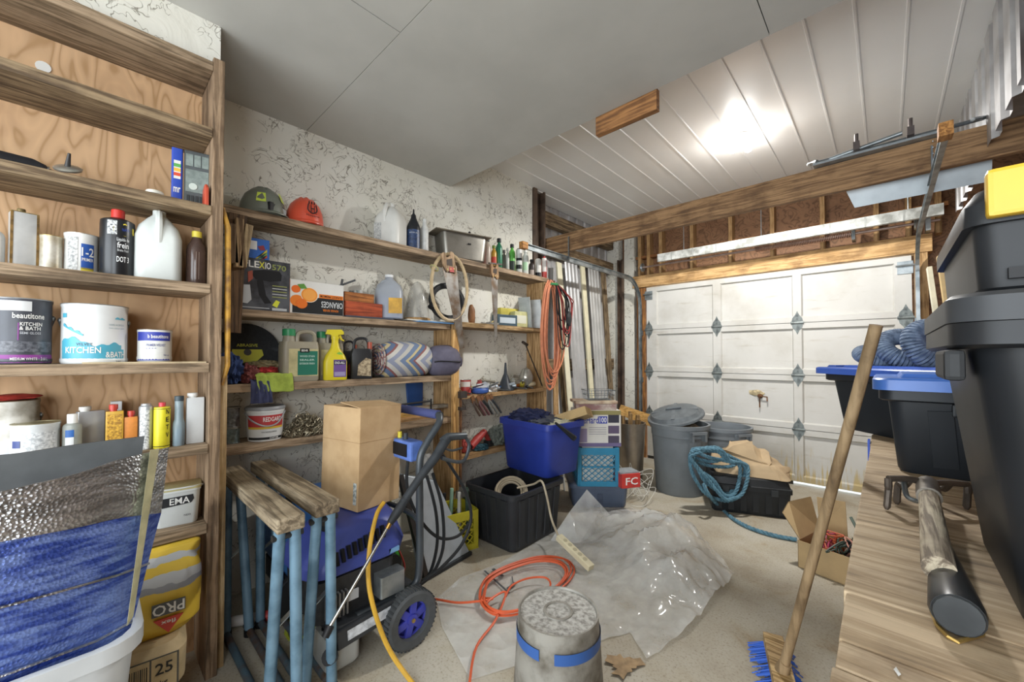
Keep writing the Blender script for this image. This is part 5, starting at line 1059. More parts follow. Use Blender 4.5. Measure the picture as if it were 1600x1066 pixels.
# tools hung under the board
for k in range(5):
    p = onX(740 + 7 * k, 604, XS + .02); t = T('hanging_pliers', ('rusty pliers', 'maroon pliers', 'black side cutters', 'grey tongs', 'dark snips')[k] + ' hanging under the tool shelf front', 'pliers', (XS + .02 + .014 * (k % 2), p.y, ZR - .01), 0, 'pliers hanging from the tool shelf'); t.scale = (1.3, 1.3, 1.3)
    for s in (-1, 1): MB().tube([(0, s * .003, -.03), (.01, s * .014 + .02, -.07), (.02, s * .016 + .05, -.12)], .007, 6).build('grip', mat(('#4f3d33', '#5b3335', '#2b2c2e', '#6b6b67', '#33363a')[k], .5), t)
    MB().bar((0, -.012, .0), (0, .004, -.04), .024, .01, (1, 0, 0)).build('jaw', RUST, t)
a, c = onX(718, 618, -2.33), onX(718, 760, -2.33)
t = T('bar_clamp', 'rusty bar clamp hanging in front of the divider', 'clamp', (-2.31, a.y, ZR - .4)); MB().box((-2.325, a.y - .006, c.z), (-2.31, a.y + .006, a.z + .04)).build('bar', RUST, t, world=True); MB().box((-2.335, a.y - .012, a.z - .02), (-2.30, a.y + .05, a.z + .03)).build('jaw', mat('#4a4440', .6, .4), t, world=True); MB().box((-2.335, a.y - .012, a.z - .11), (-2.30, a.y + .04, a.z - .085)).build('slider', mat('#4a4440', .6, .4), t, world=True)
a, c = onX(824, 536, -2.42), onX(845, 600, -2.42)
t = T('crow_bar', 'thin dark hooked bar leaning on the end panel', 'bar', tuple(c)); MB().cyl((-2.45, a.y, a.z), (-2.40, c.y, ZR + .012), .006, n=8).build('bar', mat('#3e3833', .5, .4), t, world=True); MB().bar((-2.455, a.y - .03, a.z + .01), (-2.445, a.y + .03, a.z - .02), .02, .02).build('head', mat('#3e3833', .5, .4), t, world=True)
# right bay, lower board
z = ZR2
t = T('red_drill', 'red and black power tool on the lower bay shelf', 'tool', (-2.44, onX(748, 690, -2.44).y, z), R(10))
MB().path([(0, -.10, .04), (0, -.02, .085), (0, .08, .13)], [.03, .034, .026], 10).build('motor', mat('#b8453f', .5, 0, .1, 20), t); MB().path([(0, .075, .13), (0, .12, .07), (0, .15, .03)], [.022, .02, .022], 8).build('grip', mat('#a8403a', .5), t); MB().loft([(0, .07, .09, .4), (.05, .07, .1, .4)], 4).build('battery', flat('#2c2e30'), t, (0, .15, 0)); MB().cyl((0, -.10, .04), (0, -.15, .02), .016, n=10).build('chuck', BLACK(), t)
rag('tool_bag', 'grey green tool bag slumped beside the red power tool', 770, 784, 0, (.16, .18, .17), '#70776f', 21, -2.46, z, .4, 'bag'); rag('teal_rag', 'dark teal rag at the front of lower bay shelf', 738, 764, 0, (.1, .15, .05), '#2f5560', 22, -2.41, z)
rag('white_rag', 'white crumpled rag at right of the lower bay shelf', 785, 800, 0, (.14, .16, .1), '#c3c2ba', 23, -2.46, z); rag('red_pouch', 'small red pouch at the left of lower bay shelf', 718, 732, 0, (.12, .1, .11), '#b0504a', 24, -2.45, z, .3, 'pouch')
rag('green_sack', 'dark green net sack on the floor under the bay', 735, 760, 0, (.22, .34, .20), '#525c46', 25, -2.47, 0, .6, 'sack'); rag('white_sack', 'pale plastic sack on the floor behind black bin', 765, 800, 0, (.2, .34, .26), '#b7bab4', 26, -2.47, 0, .6, 'sack')

# hanging cords at the end of the shelving
hk = Vector((XS + .035, 3.0, 2.0)); ORC = mat('#d98c68', .5, 0, .08, 20)
t = T('extension_cord', 'long orange extension cord hanging in loops by the shelf end', 'cord', tuple(hk - Vector((0, 0, 1.0))))
rnd = random.Random(2)
b = MB()
for k in range(8):
    wd_ = .07 + .012 * k; bot = .93 + .05 * (k % 4) + rnd.uniform(0, .1); x_ = hk.x +   .012 * (k % 4); yc = hk.y - .02 + rnd.uniform(-.03, .03)
    b.tube([(x_, yc, hk.z + .02), (x_ + .02, yc - wd_ * .7, hk.z - .12), (x_ + .015, yc - wd_, hk.z - .5), (x_ + .01, yc - wd_ * .6, bot + .09), (x_ + .01, yc + .02, bot), (x_ + .015, yc + wd_ * .8, bot + .12), (x_ + .015, yc + wd_, hk.z - .5), (x_ + .02, yc + wd_ * .6, hk.z - .1), (x_, yc, hk.z + .02)], .0075, 6, 6)
b.build('cord', ORC, t, world=True); MB().cyl((hk.x - .06, hk.y, hk.z + .0), (hk.x + .06, hk.y, hk.z + .012), .006, n=8).build('hook', STEEL, t, world=True)
MB().torus((hk.x + .03, hk.y, hk.z - .02), (0, 0, 1), .05, .012, 14, 6).build('green_tie', flat('#3f8f5a'), t, world=True)
t = T('cable_bundle', 'tangled black and red cables hung over the orange cord', 'cables', tuple(hk - Vector((-.08, -.1, .5))))
for k, (c, n_) in enumerate((('#2a2b2d', 7), ('#9c3b38', 4))):
    b = MB()
    for q in range(n_):
        yc = hk.y + .10 + rnd.uniform(-.05, .05); x_ = hk.x + .075 + rnd.uniform(0, .03); bot = hk.z - rnd.uniform(.35, .62)
        b.tube([(hk.x + .06, hk.y + .02, hk.z + .0), (x_ + .01, yc - .09, hk.z - .18), (x_, yc - .04, bot + .05), (x_ + .01, yc + .03, bot), (x_, yc + .08, bot + .2), (x_ + .02, yc + .04, hk.z - .15), (hk.x + .06, hk.y + .02, hk.z)], .005, 6, 5)
    b.build('cable', flat(c), t, world=True)
MB().lump((hk.x + .12, hk.y + .14, hk.z - .34), (.05, .08, .14), 3, .3, 2, 2, False).build('plug_block', flat('#3a3c3e'), t, world=True)
a = onX(878, 560, -2.28); c = Vector((-2.14, 3.05, .45))
tag(MB().bar((-2.30, 3.06, .0), (-2.34, 3.10, 1.12), .05, .022, (1, -.6, 0)).build('wood_stake', PINEZ, bevel=.002), 'pale wooden stake leaning below the orange cord loops', 'stake')
tag(MB().cyl((-2.28, 3.16, .0), (-2.36, 3.12, 1.30), .009, n=8).build('white_pole', flat('#d6d6d0')), 'thin white pole leaning right of the wooden stake', 'pole')

# yellow bar and rough pickets hanging beside the near post
p0, p1 = onX(351, 325, -2.02), onX(352, 602, -2.02)
tag(MB().path([(-2.02, p0.y - .005, p0.z), (-2.02, p0.y + .012, p0.z - .08), (-2.018, p0.y + .014, 1.7), (-2.018, p1.y + .006, p1.z + .08), (-2.02, p1.y - .012, p1.z)], [.006, .011, .011, .010, .006], 8).build('yellow_bar', mat('#b88a2c', .6, .1, .4, 16, c2='#6d4b22')), 'long yellow rusty bar hanging beside the right shelf post', 'bar')
a = onX(372, 380, -2.28)
t = T('wooden_pickets', 'bundle of rough wooden pickets hanging from the top plank', 'pickets', (-2.28, a.y, a.z - .2))
for k, (px0, py0, px1, py1, c) in enumerate(((362, 350, 366, 412, '#97836a'), (374, 342, 372, 418, '#b89d78'), (389, 352, 378, 418, '#b8a480'))):
    q0, q1 = onX(px0, py0, -2.326), onX(px1, py1, -2.326); MB().bar(q0, q1, .034, .03, (1, 0, 0)).build('picket', wood(c, '#6b543a', 'Z'), t, world=True, bevel=.003)
q0, q1 = onX(372, 335, -2.352), onX(362, 520, -2.352); MB().bar(q0, q1, .075, .02, (1, 0, 0)).build('dark_board', wood('#6f563d', '#4a3726', 'Z'), t, world=True, bevel=.002)
# ------------------------------------------------------------------ floor: foreground bin with foil, sawhorses, pressure washer
CARD = mat('#b99c75', .8, 0, .08, 8, c2='#ab8d66'); CARDIN = mat('#a98457', .85, 0, .1, 10)
def binbody(t, dx, dy, h, taper, m, rim=.018, rimh=.03, cr=.25, wall=.006, name='body'):
    b = MB(); k = taper
    b.loft([(.0, dx * k * .96, dy * k * .96, cr), (.012, dx * k, dy * k, cr), (h, dx, dy, cr), (h, dx - 2 * wall, dy - 2 * wall, cr), (.02, dx * k - 2 * wall, dy * k - 2 * wall, cr)], 5, (True, True)).build(name, m, t)
    b = MB(); b.loft([(h - rimh, dx + .002, dy + .002, cr), (h - rimh, dx + 2 * rim, dy + 2 * rim, cr), (h + .003, dx + 2 * rim, dy + 2 * rim, cr), (h + .005, dx + 2 * rim - .006, dy + 2 * rim - .006, cr), (h + .003, dx - 2 * wall, dy - 2 * wall, cr)], 5, (False, False)).build('rim', m, t)
def ribs(t, dx, dy, h, taper, m, ny=4, nx=3, rw=.03):
    for axis, n in (('x', ny), ('y', nx)):
        for s in (-1, 1):
            for k in range(n):
                f = (k + .5) / n - .5; b = MB(); o0, o1 = taper, 1 - .02
                for_ = []
                for z_, q in ((.03, taper + (1 - taper) * .03 / h), (h - .04, 1 - (1 - taper) * .04 / h)):
                    if axis == 'x': c = Vector((s * dx * q / 2, f * dy * q * .86, z_)); for_.append([c + Vector((s * -.004, -rw / 2, 0)), c + Vector((s * .007, -rw / 2 + .005, 0)), c + Vector((s * .007, rw / 2 - .005, 0)), c + Vector((s * -.004, rw / 2, 0))])
                    else: c = Vector((f * dx * q * .86, s * dy * q / 2, z_)); for_.append([c + Vector((-rw / 2, s * -.004, 0)), c + Vector((-rw / 2 + .005, s * .007, 0)), c + Vector((rw / 2 - .005, s * .007, 0)), c + Vector((rw / 2, s * -.004, 0))])
                vs = for_[0] + for_[1]
                b.add(vs, [(0, 1, 5, 4), (1, 2, 6, 5), (2, 3, 7, 6), (0, 4, 7, 3), (4, 5, 6, 7), (3, 2, 1, 0)]).build('rib', m, t)
t = T('plastic_bin', 'light grey plastic bin holding foil at the lower left corner', 'bin', (-1.60, -.23, 0))
binbody(t, .50, .64, .61, .84, mat('#b9bdbf', .4, 0, .06, 8), .014, .035, .3)
# insulation foil standing in the bin
def foilmat(c1, c2, metal, key):
    m, tt, b = newmat(key); b.inputs['Metallic'].default_value = metal; b.inputs['Roughness'].default_value = .28
    v = coords(tt, (1, 1, 1)); vo = N(tt, 'ShaderNodeTexVoronoi'); vo.inputs['Scale'].default_value = 150; tt.links.new(v, vo.inputs['Vector'])
    wv = noisetex(tt, coords(tt, (1, .5, 3)), 18, 3)
    sm_ = N(tt, 'ShaderNodeMath', operation='ADD'); tt.links.new(vo.outputs['Distance'], sm_.inputs[0]); tt.links.new(wv, sm_.inputs[1])
    tt.links.new(ramp(tt, wv, [(.40, c2), (.58, c1)]), b.inputs['Base Color']); bump(tt, b, sm_.outputs[0], .34, .005); return m
SF = foilmat('#b7bbbf', '#8d9092', .92, 'foil_silver'); BF = foilmat('#6f86c4', '#33499a', .6, 'foil_blue')
def ruled(bot, top, n=10, th=.004, amp=.008, seed=1):
    B, Tt = spline(bot, 8), spline(top, 8); m = len(B); vs = []; fs = []
    for j in range(n + 1):
        u = j / n
        for i in range(m): p = B[i].lerp(Tt[i], u); vs.append(p + Vector((amp * noise.noise(Vector((p.y * 7, p.z * 7, seed))), 0, amp * .6 * noise.noise(Vector((p.y * 11, p.z * 3, seed + 4))) if j in (0, n) else 0)))
    k = len(vs); vs += [v + Vector((-th, 0, 0)) for v in vs]
    for j in range(n):
        for i in range(m - 1): a = j * m + i; fs += [(a, a + 1, a + m + 1, a + m), (k + a, k + a + m, k + a + m + 1, k + a + 1)]
    for i in range(m - 1): fs += [(i, k + i, k + i + 1, i + 1), (n * m + i, n * m + i + 1, k + n * m + i + 1, k + n * m + i)]
    for j in range(n): fs += [(j * m, (j + 1) * m, k + (j + 1) * m, k + j * m), (j * m + m - 1, k + j * m + m - 1, k + (j + 1) * m + m - 1, (j + 1) * m + m - 1)]
    return MB().add(vs, fs, True)
top = [onX(-130, 790, -1.37), onX(0, 768, -1.38), onX(110, 743, -1.40), onX(215, 711, -1.45), onX(264, 698, -1.50)]
mid = [onX(-130, 868, -1.365), onX(0, 845, -1.372), onX(110, 826, -1.388), onX(210, 808, -1.42), onX(252, 800, -1.47)]
bot = [Vector((-1.385, -.50, .45)), Vector((-1.385, -.30, .45)), Vector((-1.385, -.15, .45)), Vector((-1.39, -.02, .45)), Vector((-1.44, .055, .45))]
t = T('insulation_foil', 'quilted silver and blue insulation foil rising from the grey bin', 'foil', (-1.40, -.2, .03))
ruled(mid, top, 8, seed=1).build('silver_layer', SF, t, world=True); ruled(bot, mid, 12, .005, .010, 5).build('blue_layer', BF, t, world=True)
s0 = [onX(234, 703, -1.462), onX(248, 700, -1.485)]; s2 = [onX(197, 970, -1.372), onX(207, 955, -1.39)]
MB().add([s2[0] + Vector((.03, 0, 0)), s2[1] + Vector((.03, 0, 0)), s0[1] + Vector((.012, 0, 0)), s0[0] + Vector((.012, 0, 0)), s2[0] + Vector((.026, 0, 0)), s2[1] + Vector((.026, 0, 0)), s0[1] + Vector((.008, 0, 0)), s0[0] + Vector((.008, 0, 0))], [(0, 1, 2, 3), (7, 6, 5, 4), (0, 4, 5, 1), (1, 5, 6, 2), (2, 6, 7, 3), (3, 7, 4, 0)]).build('tape_strip', mat('#b9b58f', .5, 0, .15, 20), t, world=True)
for z_ in (.30, .62, .84): MB().path([mid[k].lerp(bot[k], z_) + Vector((.010, 0, 0)) for k in range(5)], .0035, 5).build('welt', SF, t, world=True)
t0 = [onX(-130, 712, -1.62), onX(0, 712, -1.62), onX(120, 695, -1.62), onX(226, 682, -1.62)]; b0 = [Vector((-1.56, p.y - .02, .40)) for p in t0]
b0[-1] = Vector((-1.56, .045, .40))
tag(ruled(b0, t0, 6, .010, .003, 9).build('rubber_mat', mat('#4c4f50', .6, .1, .12, 14)), 'dark grey rubber mat standing behind the silver foil', 'mat')

def sawhorse(lb, y, x0, x1, z, wm):
    t = T('sawhorse', lb, 'sawhorse', ((x0 + x1) / 2, y, 0), 0, 'folded sawhorses'); BT = mat('#6f8fa4', .5, .1, .3, 9, c2='#4f6d80')
    MB().box((x0, y - .045, z - .052), (x1, y + .045, z)).build('top_rail', wm, t, world=True, bevel=.007)
    for xe, xf in ((x0 + .10, x0 + .19), (x1 - .04, x1 - .10)):
        for s in (-1, 1):
            MB().path([(xe, y + s * .024, z - .045), (xf + (.05 if s > 0 else 0), y + s * .040, .018)], .0195, 10).build('leg', BT, t, world=True)
            MB().cyl((xf + (.05 if s > 0 else 0), y + s * .040, .0), (xf + (.05 if s > 0 else 0), y + s * .040, .03), .022, n=10).build('rubber_foot', BLACK(), t, world=True)
        MB().cyl((xe, y - .05, z - .075), (xe, y + .05, z - .075), .012, n=10).build('pivot_bolt', mat('#3a3c3e', .4, .5), t, world=True)
        MB().bar((xe + (xf - xe) * .55, y - .036, z * .45), (xe + (xf - xe) * .55, y + .04, z * .52), .022, .004).build('spreader', GALV, t, world=True)
    for s in (-1, 1): MB().cyl((x0 + .19, y + s * .040, .022), (x1 - .10, y + s * .040, .022), .015, n=10).build('floor_tube', mat('#4f6674', .5, .1, .4, 10, c2='#5d4636'), t, world=True)
SW1 = wood('#a5977f', '#7a6d59', 'X'); SW2 = wood('#9a8b73', '#6d604d', 'X')
sawhorse('front folded sawhorse with blue legs beside the plank shelves', .485, -2.42, -1.505, .745, SW1)
sawhorse('rear folded sawhorse with blue legs next to pressure washer', .618, -2.40, -1.53, .755, SW2)
p = onZ(380, 975); t = T('caulk_tube', 'red and white caulk tube lying on the floor behind sawhorses', 'tube', (-2.12, .47, .0), R(70)) if False else T('caulk_tube', 'red and white caulk tube lying on the floor behind sawhorses', 'tube', (-2.26, .56, 0), R(62))
MB().cyl((-.09, 0, .025), (.05, 0, .025), .024, n=14).build('barrel', flat('#d8d6d2'), t); MB().cyl((.05, 0, .025), (.09, 0, .025), .0245, n=14).build('red_band', flat('#b83a38'), t); MB().cyl((-.09, 0, .025), (-.115, 0, .025), .0245, n=14).build('red_end', flat('#b83a38'), t)

# generator behind the sawhorses
t = T('generator', 'blue generator with a black grille behind the sawhorses', 'generator', (-2.35, .87, 0)); GB = mat('#3a6fb0', .4, 0, .1, 8)
MB().loft([(.20, .38, .36, .2), (.24, .42, .40, .25), (.42, .42, .40, .3), (.52, .34, .34, .4), (.55, .22, .26, .5)], 5).build('housing', GB, t)
MB().loft([(.10, .40, .38, .2), (.20, .40, .38, .2)], 4).build('engine', flat('#26282b'), t)
for k in range(7): MB().box((.205, -.16, .25 + .018 * k), (.222, .08, .259 + .018 * k)).build('grille_slat', flat('#8f9396'), t)
for y in (-.15, .13):
    MB().cyl((.17, y, .11), (.215, y, .11), .10, n=22).torus((.195, y, .11), (1, 0, 0), .092, .018, 22, 8).build('wheel', flat('#232426', .6), t)
for y in (-.17, .17): MB().tube([(-.15, y, .10), (-.17, y, .40), (-.1, y, .60), (.1, y, .60), (.2, y, .45)], .012, 8).build('frame_tube', flat('#2a2c2e'), t)
t = T('air_hose', 'yellow green air hose looped on the floor behind sawhorses', 'hose', (-2.0, .60, 0))
MB().path(coilpts((-2.02, .72, .05), (1, 0, 0), (0, .8, .55), .10, .10, 3, .12, 8), .008, 6).build('hose', mat('#a9b23c', .5), t, world=True)

# pressure washer
t = T('pressure_washer', 'blue pressure washer with dark handle under the cardboard box', 'pressure washer', (-1.84, .82, 0))
DK = mat('#2f3236', .45, .1, .1, 12); PB = mat('#3d4a92', .38, 0, .06, 8); TUBE = mat('#454b50', .4, .3, .12, 10)
def add(name, b, m, par=None, **k): return b.build(name, m, par or t, world=True, **k)
add('deck', MB().loft([(.165, .46, .40, .2, -1.84, .88), (.20, .48, .42, .2, -1.84, .88), (.215, .46, .40, .2, -1.84, .88)], 4), DK)
add('side_skirt', MB().bar((-1.592, .68, .175), (-1.592, 1.07, .205), .02, .075, (0, 0, 1)), DK, bevel=.006)
add('side_label', MB().bar((-1.5805, .72, .182), (-1.5805, .92, .196), .001, .04, (0, 0, 1)), mat('#c7ccd2', .4, 0, .3, 40))
add('engine_block', MB().loft([(.215, .34, .34, .15, -1.84, .80), (.385, .36, .36, .2, -1.84, .80)], 4), mat('#3d3e40', .5, .3, .2, 20))
for k in range(6): add('cooling_fin', MB().box((-1.66, .66 + .016 * k, .235), (-1.635, .667 + .016 * k, .33)), mat('#88898a', .4, .6))
add('exhaust', MB().loft([(.25, .07, .12, .3, -1.63, .93), (.34, .07, .12, .3, -1.63, .93)], 4), GALV)
add('engine_label', MB().box((-1.6605, .70, .27), (-1.6555, .80, .31)), flat('#b9bdc0'))
hood = add('hood', MB().loft([(.385, .34, .38, .5, -1.84, .81), (.405, .40, .45, .5, -1.84, .81), (.445, .40, .46, .5, -1.84, .82), (.50, .37, .40, .6, -1.85, .84), (.545, .31, .33, .7, -1.86, .87), (.573, .26, .26, .8, -1.88, .89)], 7), PB)
for k in range(9):
    y = .70 + .026 * k; z_ = .482 + .016 * k * .35; add('hood_vent', MB().cbox((-1.645 - .0011 * k, y, z_ - .012), (.02, .012, .052), Matrix.Rotation(R(-20), 4, 'Y')), flat('#15161a'), hood)
add('hood_badge', MB().cbox((-1.65, .96, .42), (.02, .05, .02)), flat('#6f9bc4'), hood)
add('fuel_cap', MB().cyl((-1.80, .72, .55), (-1.79, .72, .575), .03, n=16), BLACK())
add('soap_tank', MB().loft([(.03, .14, .13, .4, -1.70, .725), (.05, .17, .14, .4, -1.70, .725), (.13, .17, .14, .4, -1.70, .725), (.16, .16, .13, .5, -1.70, .725)], 5), mat('#a9acaa', .45, 0, .06, 10))
add('tank_cap', MB().cyl((-1.60, .66, .12), (-1.58, .65, .14), .03, n=14), BLACK())
add('front_foot', MB().path([(-1.72, .69, .165), (-1.72, .685, .06), (-1.72, .69, .0)], [.018, .016, .022], 8), flat('#1e1f21'))
for X, s in ((-1.572, 1), (-2.10, -1)):
    yc, zc, r_ = 1.0, .125, .125; wp = bpy.data.objects
    ty = add('tyre', MB().lathe([(.080, -.034), (.112, -.036), (.122, -.028), (.125, -.012), (.125, .012), (.122, .028), (.112, .036), (.080, .034), (.076, 0), (.080, -.034)], 36, Matrix.Translation((X, yc, zc)) @ Matrix.Rotation(R(90), 4, 'Y'), (False, False)), mat('#45484a', .75, 0, .1, 30))
    b = MB()
    for k in range(40): a = 2 * math.pi * k / 40; b.cbox((X, yc + .125 * math.cos(a), zc + .125 * math.sin(a)), (.055, .007, .005), Matrix.Rotation(a - math.pi / 2, 4, 'X'))
    add('tread', b, flat('#3c3f41', .8), ty)
    hb = add('wheel_rim', MB().torus((X, yc, zc), (1, 0, 0), .079, .009, 28, 8).cyl((X - .01, yc, zc), (X + .026, yc, zc), .024, n=16).cyl((X - .02, yc, zc), (X - .014, yc, zc), .079, n=26), flat('#3a3f9e', .4), ty)
    for k in range(6): a = 2 * math.pi * k / 6 + .3; d = Vector((0, math.cos(a), math.sin(a))); add('spoke', MB().bar(Vector((X + .012, yc, zc)) + d * .02, Vector((X + .006, yc, zc)) + d * .078, .034, .014, (1, 0, 0)), flat('#3f45a8', .4), ty, bevel=.004)
    add('hub_nut', MB().cyl((X, yc, zc), (X + .032, yc, zc), .009, n=8), mat('#b59a5a', .4, .7), ty)
add('axle', MB().cyl((-2.1, 1.0, .125), (-1.57, 1.0, .125), .010, n=8), STEEL)
for X in (-1.635, -2.06): add('handle_tube', MB().tube([(X, .78, .205), (X, .96, .205), (X, 1.06, .22), (X, 1.09, .30), (X, 1.09, .60), (X, 1.09, .80), (X, 1.13, .88), (X, 1.20, .965), (X + (.03 if X < -1.9 else -.03), 1.225, 1.0)], .018, 10, 6), TUBE)
add('grip', MB().cyl((-2.02, 1.228, 1.0), (-1.675, 1.228, 1.0), .023, n=14), flat('#434a78', .6)); add('grip_bar', MB().cyl((-2.04, 1.226, 1.0), (-1.655, 1.226, 1.0), .018, n=12), TUBE)
add('cross_bar', MB().tube([(-1.635, 1.09, .46), (-1.72, 1.12, .50), (-1.98, 1.12, .50), (-2.06, 1.09, .46)], .013, 8), TUBE)
pn = add('control_panel', MB().box((-2.03, 1.06, .79), (-1.665, 1.13, .885)), mat('#5a77bd', .4), bevel=.01)
add('panel_label', MB().box((-1.99, 1.0545, .81), (-1.70, 1.0605, .87)), flat('#16171b'), pn); text('PRESSURE WASHER', .016, flat('#c9ccd0'), pn, (-1.85, 1.053, .85), .2, right=(1, 0, 0), world=False) if False else None
for k in range(5): add('nozzle_tip', MB().cyl((-1.98 + .055 * k, 1.09, .885), (-1.98 + .055 * k, 1.09, .915), .011, n=10), flat(('#3c8f4a', '#2f6b3c', '#c0504a', '#d0c23c', '#3a3d40')[k]), pn)
# spray gun and lance held on the washer
t = T('spray_gun', 'dark spray gun with a steel lance leaning on pressure washer', 'spray gun', (-1.56, 1.1, .1))
XG = -1.555; q = lambda px, py, x=XG: onX(px, py, x)
add('grip', MB().path([q(692, 690), q(700, 683), q(727, 681)], [.022, .021, .017], 10), TUBE); add('body', MB().path([q(699, 684), q(680, 715), q(655, 748), q(630, 785)], [.024, .022, .018, .018], 10), mat('#35393d', .5))
add('barrel_grip', MB().path([q(634, 780), q(617, 806), q(609, 818)], [.020, .019, .014], 10), mat('#2a2d30', .6)); add('trigger_guard', MB().tube([q(726, 682), q(733, 695), q(727, 717), q(715, 722), q(690, 716)], .009, 8), TUBE); add('trigger', MB().tube([q(690, 699), q(706, 704), q(722, 700)], .006, 6), TUBE)
add('lance', MB().cyl(q(610, 817), q(512, 985, -1.53), .0065, n=10), mat('#b5b4ae', .25, .9)); add('brass_fitting', MB().cyl(q(612, 813), q(605, 826), .010, n=10), mat('#b08a45', .3, .8)); add('nozzle_end', MB().cyl(q(516, 978, -1.53), q(508, 996, -1.525), .016, .014, 10), BLACK())
t = T('pressure_hose', 'black pressure hose looping down from the spray gun', 'hose', (-1.7, 1.4, 0))
for k, (pts) in enumerate(([(688, 706), (705, 730), (728, 770), (736, 810), (722, 850), (692, 885), (668, 905), (655, 915)], [(676, 740), (690, 790), (693, 850), (680, 890), (660, 908)], [(667, 744), (681, 800), (683, 850), (672, 895), (655, 912)], [(640, 700), (636, 760), (655, 810), (685, 840), (715, 838), (735, 815)])):
    add('hose_loop', MB().tube([onX(a, c, -1.70 - .03 * k) for a, c in pts], .0085, 8, 7), flat('#26282a', .5))
# cardboard box on the hood
t = T('cardboard_box', 'tall plain cardboard box standing on the blue washer hood', 'box', (-1.945, .945, .576), R(11.5), rot=(R(-1.5), 0, R(11.5)))
w2, d2, h2 = .143, .124, .478; b = MB()
b.box((-w2, -d2, 0), (w2, d2, h2)).build('carton', CARD, t, bevel=.003)
MB().box((w2 + .0005, -.012, .01), (w2 + .0015, .012, h2 - .01)).build('seam', mat('#a98252', .8), t) if False else None
MB().box((w2 - .035, -d2 - .0012, .03), (w2 - .012, -d2 - .0004, .13)).build('sticker', mat('#c3c7c4', .5, 0, .4, 90, c2='#6d7b7c'), t)
MB().box((-w2, -d2 - .0008, h2 * .66), (w2, -d2 - .0002, h2 * .662)).build('crease', mat('#8f6c42', .9), t); MB().box((w2 + .0002, -d2, h2 * .66), (w2 + .0008, d2, h2 * .662)).build('crease', mat('#8f6c42', .9), t)
MB().add([(w2 - .004, -d2 - .001, h2), (w2 + .002, d2, h2), (w2 * .1, d2 * .9, h2 + .014), (-w2 * .2, -d2 * .9, h2 + .016), (w2 - .004, -d2 - .001, h2 + .003), (w2 + .002, d2, h2 + .003), (w2 * .1, d2 * .9, h2 + .018), (-w2 * .2, -d2 * .9, h2 + .02)], [(0, 3, 2, 1), (4, 5, 6, 7), (0, 1, 5, 4), (1, 2, 6, 5), (2, 3, 7, 6), (3, 0, 4, 7)]).build('flap', CARD, t)
t = T('yellow_hose', 'yellow hose running from the cardboard box down to floor', 'hose', (-1.5, .9, 0))
add('hose', MB().tube([onX(600, 785, -1.655), onX(588, 806, -1.640), onX(577, 862, -1.60), onX(578, 925, -1.545), onX(603, 1005, -1.50), onZ(643, 1066, .012), onZ(700, 1130, .012)], .0095, 8, 8), mat('#c99d33', .5, 0, .12, 12))
# grey hopper sheet, green machine, yellow crate behind the washer
A, B_ = onZ(668, 905, .004), onZ(735, 866, .004); Ct, D = onX(682, 752, -2.17), onX(628, 742, -2.19)
back = Vector((-.14, .02, 0)); vs = [A, B_, Ct, D, A + back, B_ + back, Ct + back * .3, D + back * .3]
t = T('metal_hopper', 'grey sheet metal hopper standing behind the pressure washer', 'hopper', (A.x, A.y, 0))
add('hopper', MB().add(vs, [(0, 1, 2, 3), (7, 6, 5, 4), (0, 4, 5, 1), (1, 5, 6, 2), (2, 6, 7, 3), (3, 7, 4, 0)]), mat('#a9b3bb', .35, .35, .1, 8), bevel=.004)
add('dark_edge', MB().bar(A + Vector((.006, 0, .01)), B_ + Vector((.006, 0, .01)), .02, .02), flat('#2b2d30')); add('dark_side', MB().bar(A + Vector((0, -.012, .01)), D + Vector((0, -.012, 0)), .03, .03, (1, 0, 0)), flat('#2b2724'))
t = T('green_trimmer', 'green garden machine half hidden behind the washer', 'garden machine', (-2.17, 1.18, 0))
MB().loft([(.0, .16, .16, .4), (.12, .2, .2, .5), (.26, .14, .16, .6), (.32, .06, .08, .6)], 5).build('housing', mat('#4fae43', .4, 0, .1, 14), t); MB().cyl((.10, 0, .12), (.13, .0, .12), .06, n=16).build('cover', flat('#26292a'), t); MB().tube([(.11, -.08, .05), (.15, 0, .03), (.13, .08, .08), (.1, .05, .2)], .006, 6).build('cable', flat('#9a3a34'), t); MB().path([(-.02, 0, .3), (-.05, .02, .60)], .012, 8).build('shaft', DK, t)
MB().cbox((0, .02, .48), (.08, .06, .1)).build('handle', mat('#8e8a32', .5), t, bevel=.01)
def crate(name, lb, loc, rz, S, h, m, cells, group=None):
    t = T(name, lb, 'crate', loc, rz, group); s = S / 2; th = .012
    MB().box((-s, -s, 0), (s, s, .012)).build('floor_panel', m, t)
    for sx, sy in ((1, 1), (1, -1), (-1, 1), (-1, -1)): MB().cbox((sx * (s - .017), sy * (s - .017), h / 2), (.034, .034, h)).build('corner_post', m, t, bevel=.004)
    for k in range(4):
        M = Matrix.Rotation(k * math.pi / 2, 4, 'Z')
        for z0, z1, q in ((.0, .04, .002), (h - .055, h, .002), (h * .5 - .006, h * .5 + .006, -.006)):
            MB().box((s - th + q, -s + .02, z0), (s + q, s - .02, z1), M).build('side_rail', m, t)
        b = MB(); W = S - .08; H = h - .095; zb = .04; n = cells
        for d in (1, -1):
            for i in range(-n, n + 1):
                # diagonal bars clipped to the opening
                pts = []; y0 = -W / 2 + W * i / n
                a0, a1 = max(0, -i / n), min(1, (n - i) / n)
                if a1 - a0 < .02: continue
                p = Vector((s - th / 2, d * (y0 + W * a0), zb + H * a0)); r_ = Vector((s - th / 2, d * (y0 + W * a1), zb + H * a1))
                bb = MB().bar(p, r_, .006, .007, (1, 0, 0)); b.add(bb.v, bb.f, False, M)
        b.build('lattice', m, t)
    return t
YC = mat('#b9b02f', .45, 0, .08, 14); pc = onX(709, 830, -2.16)
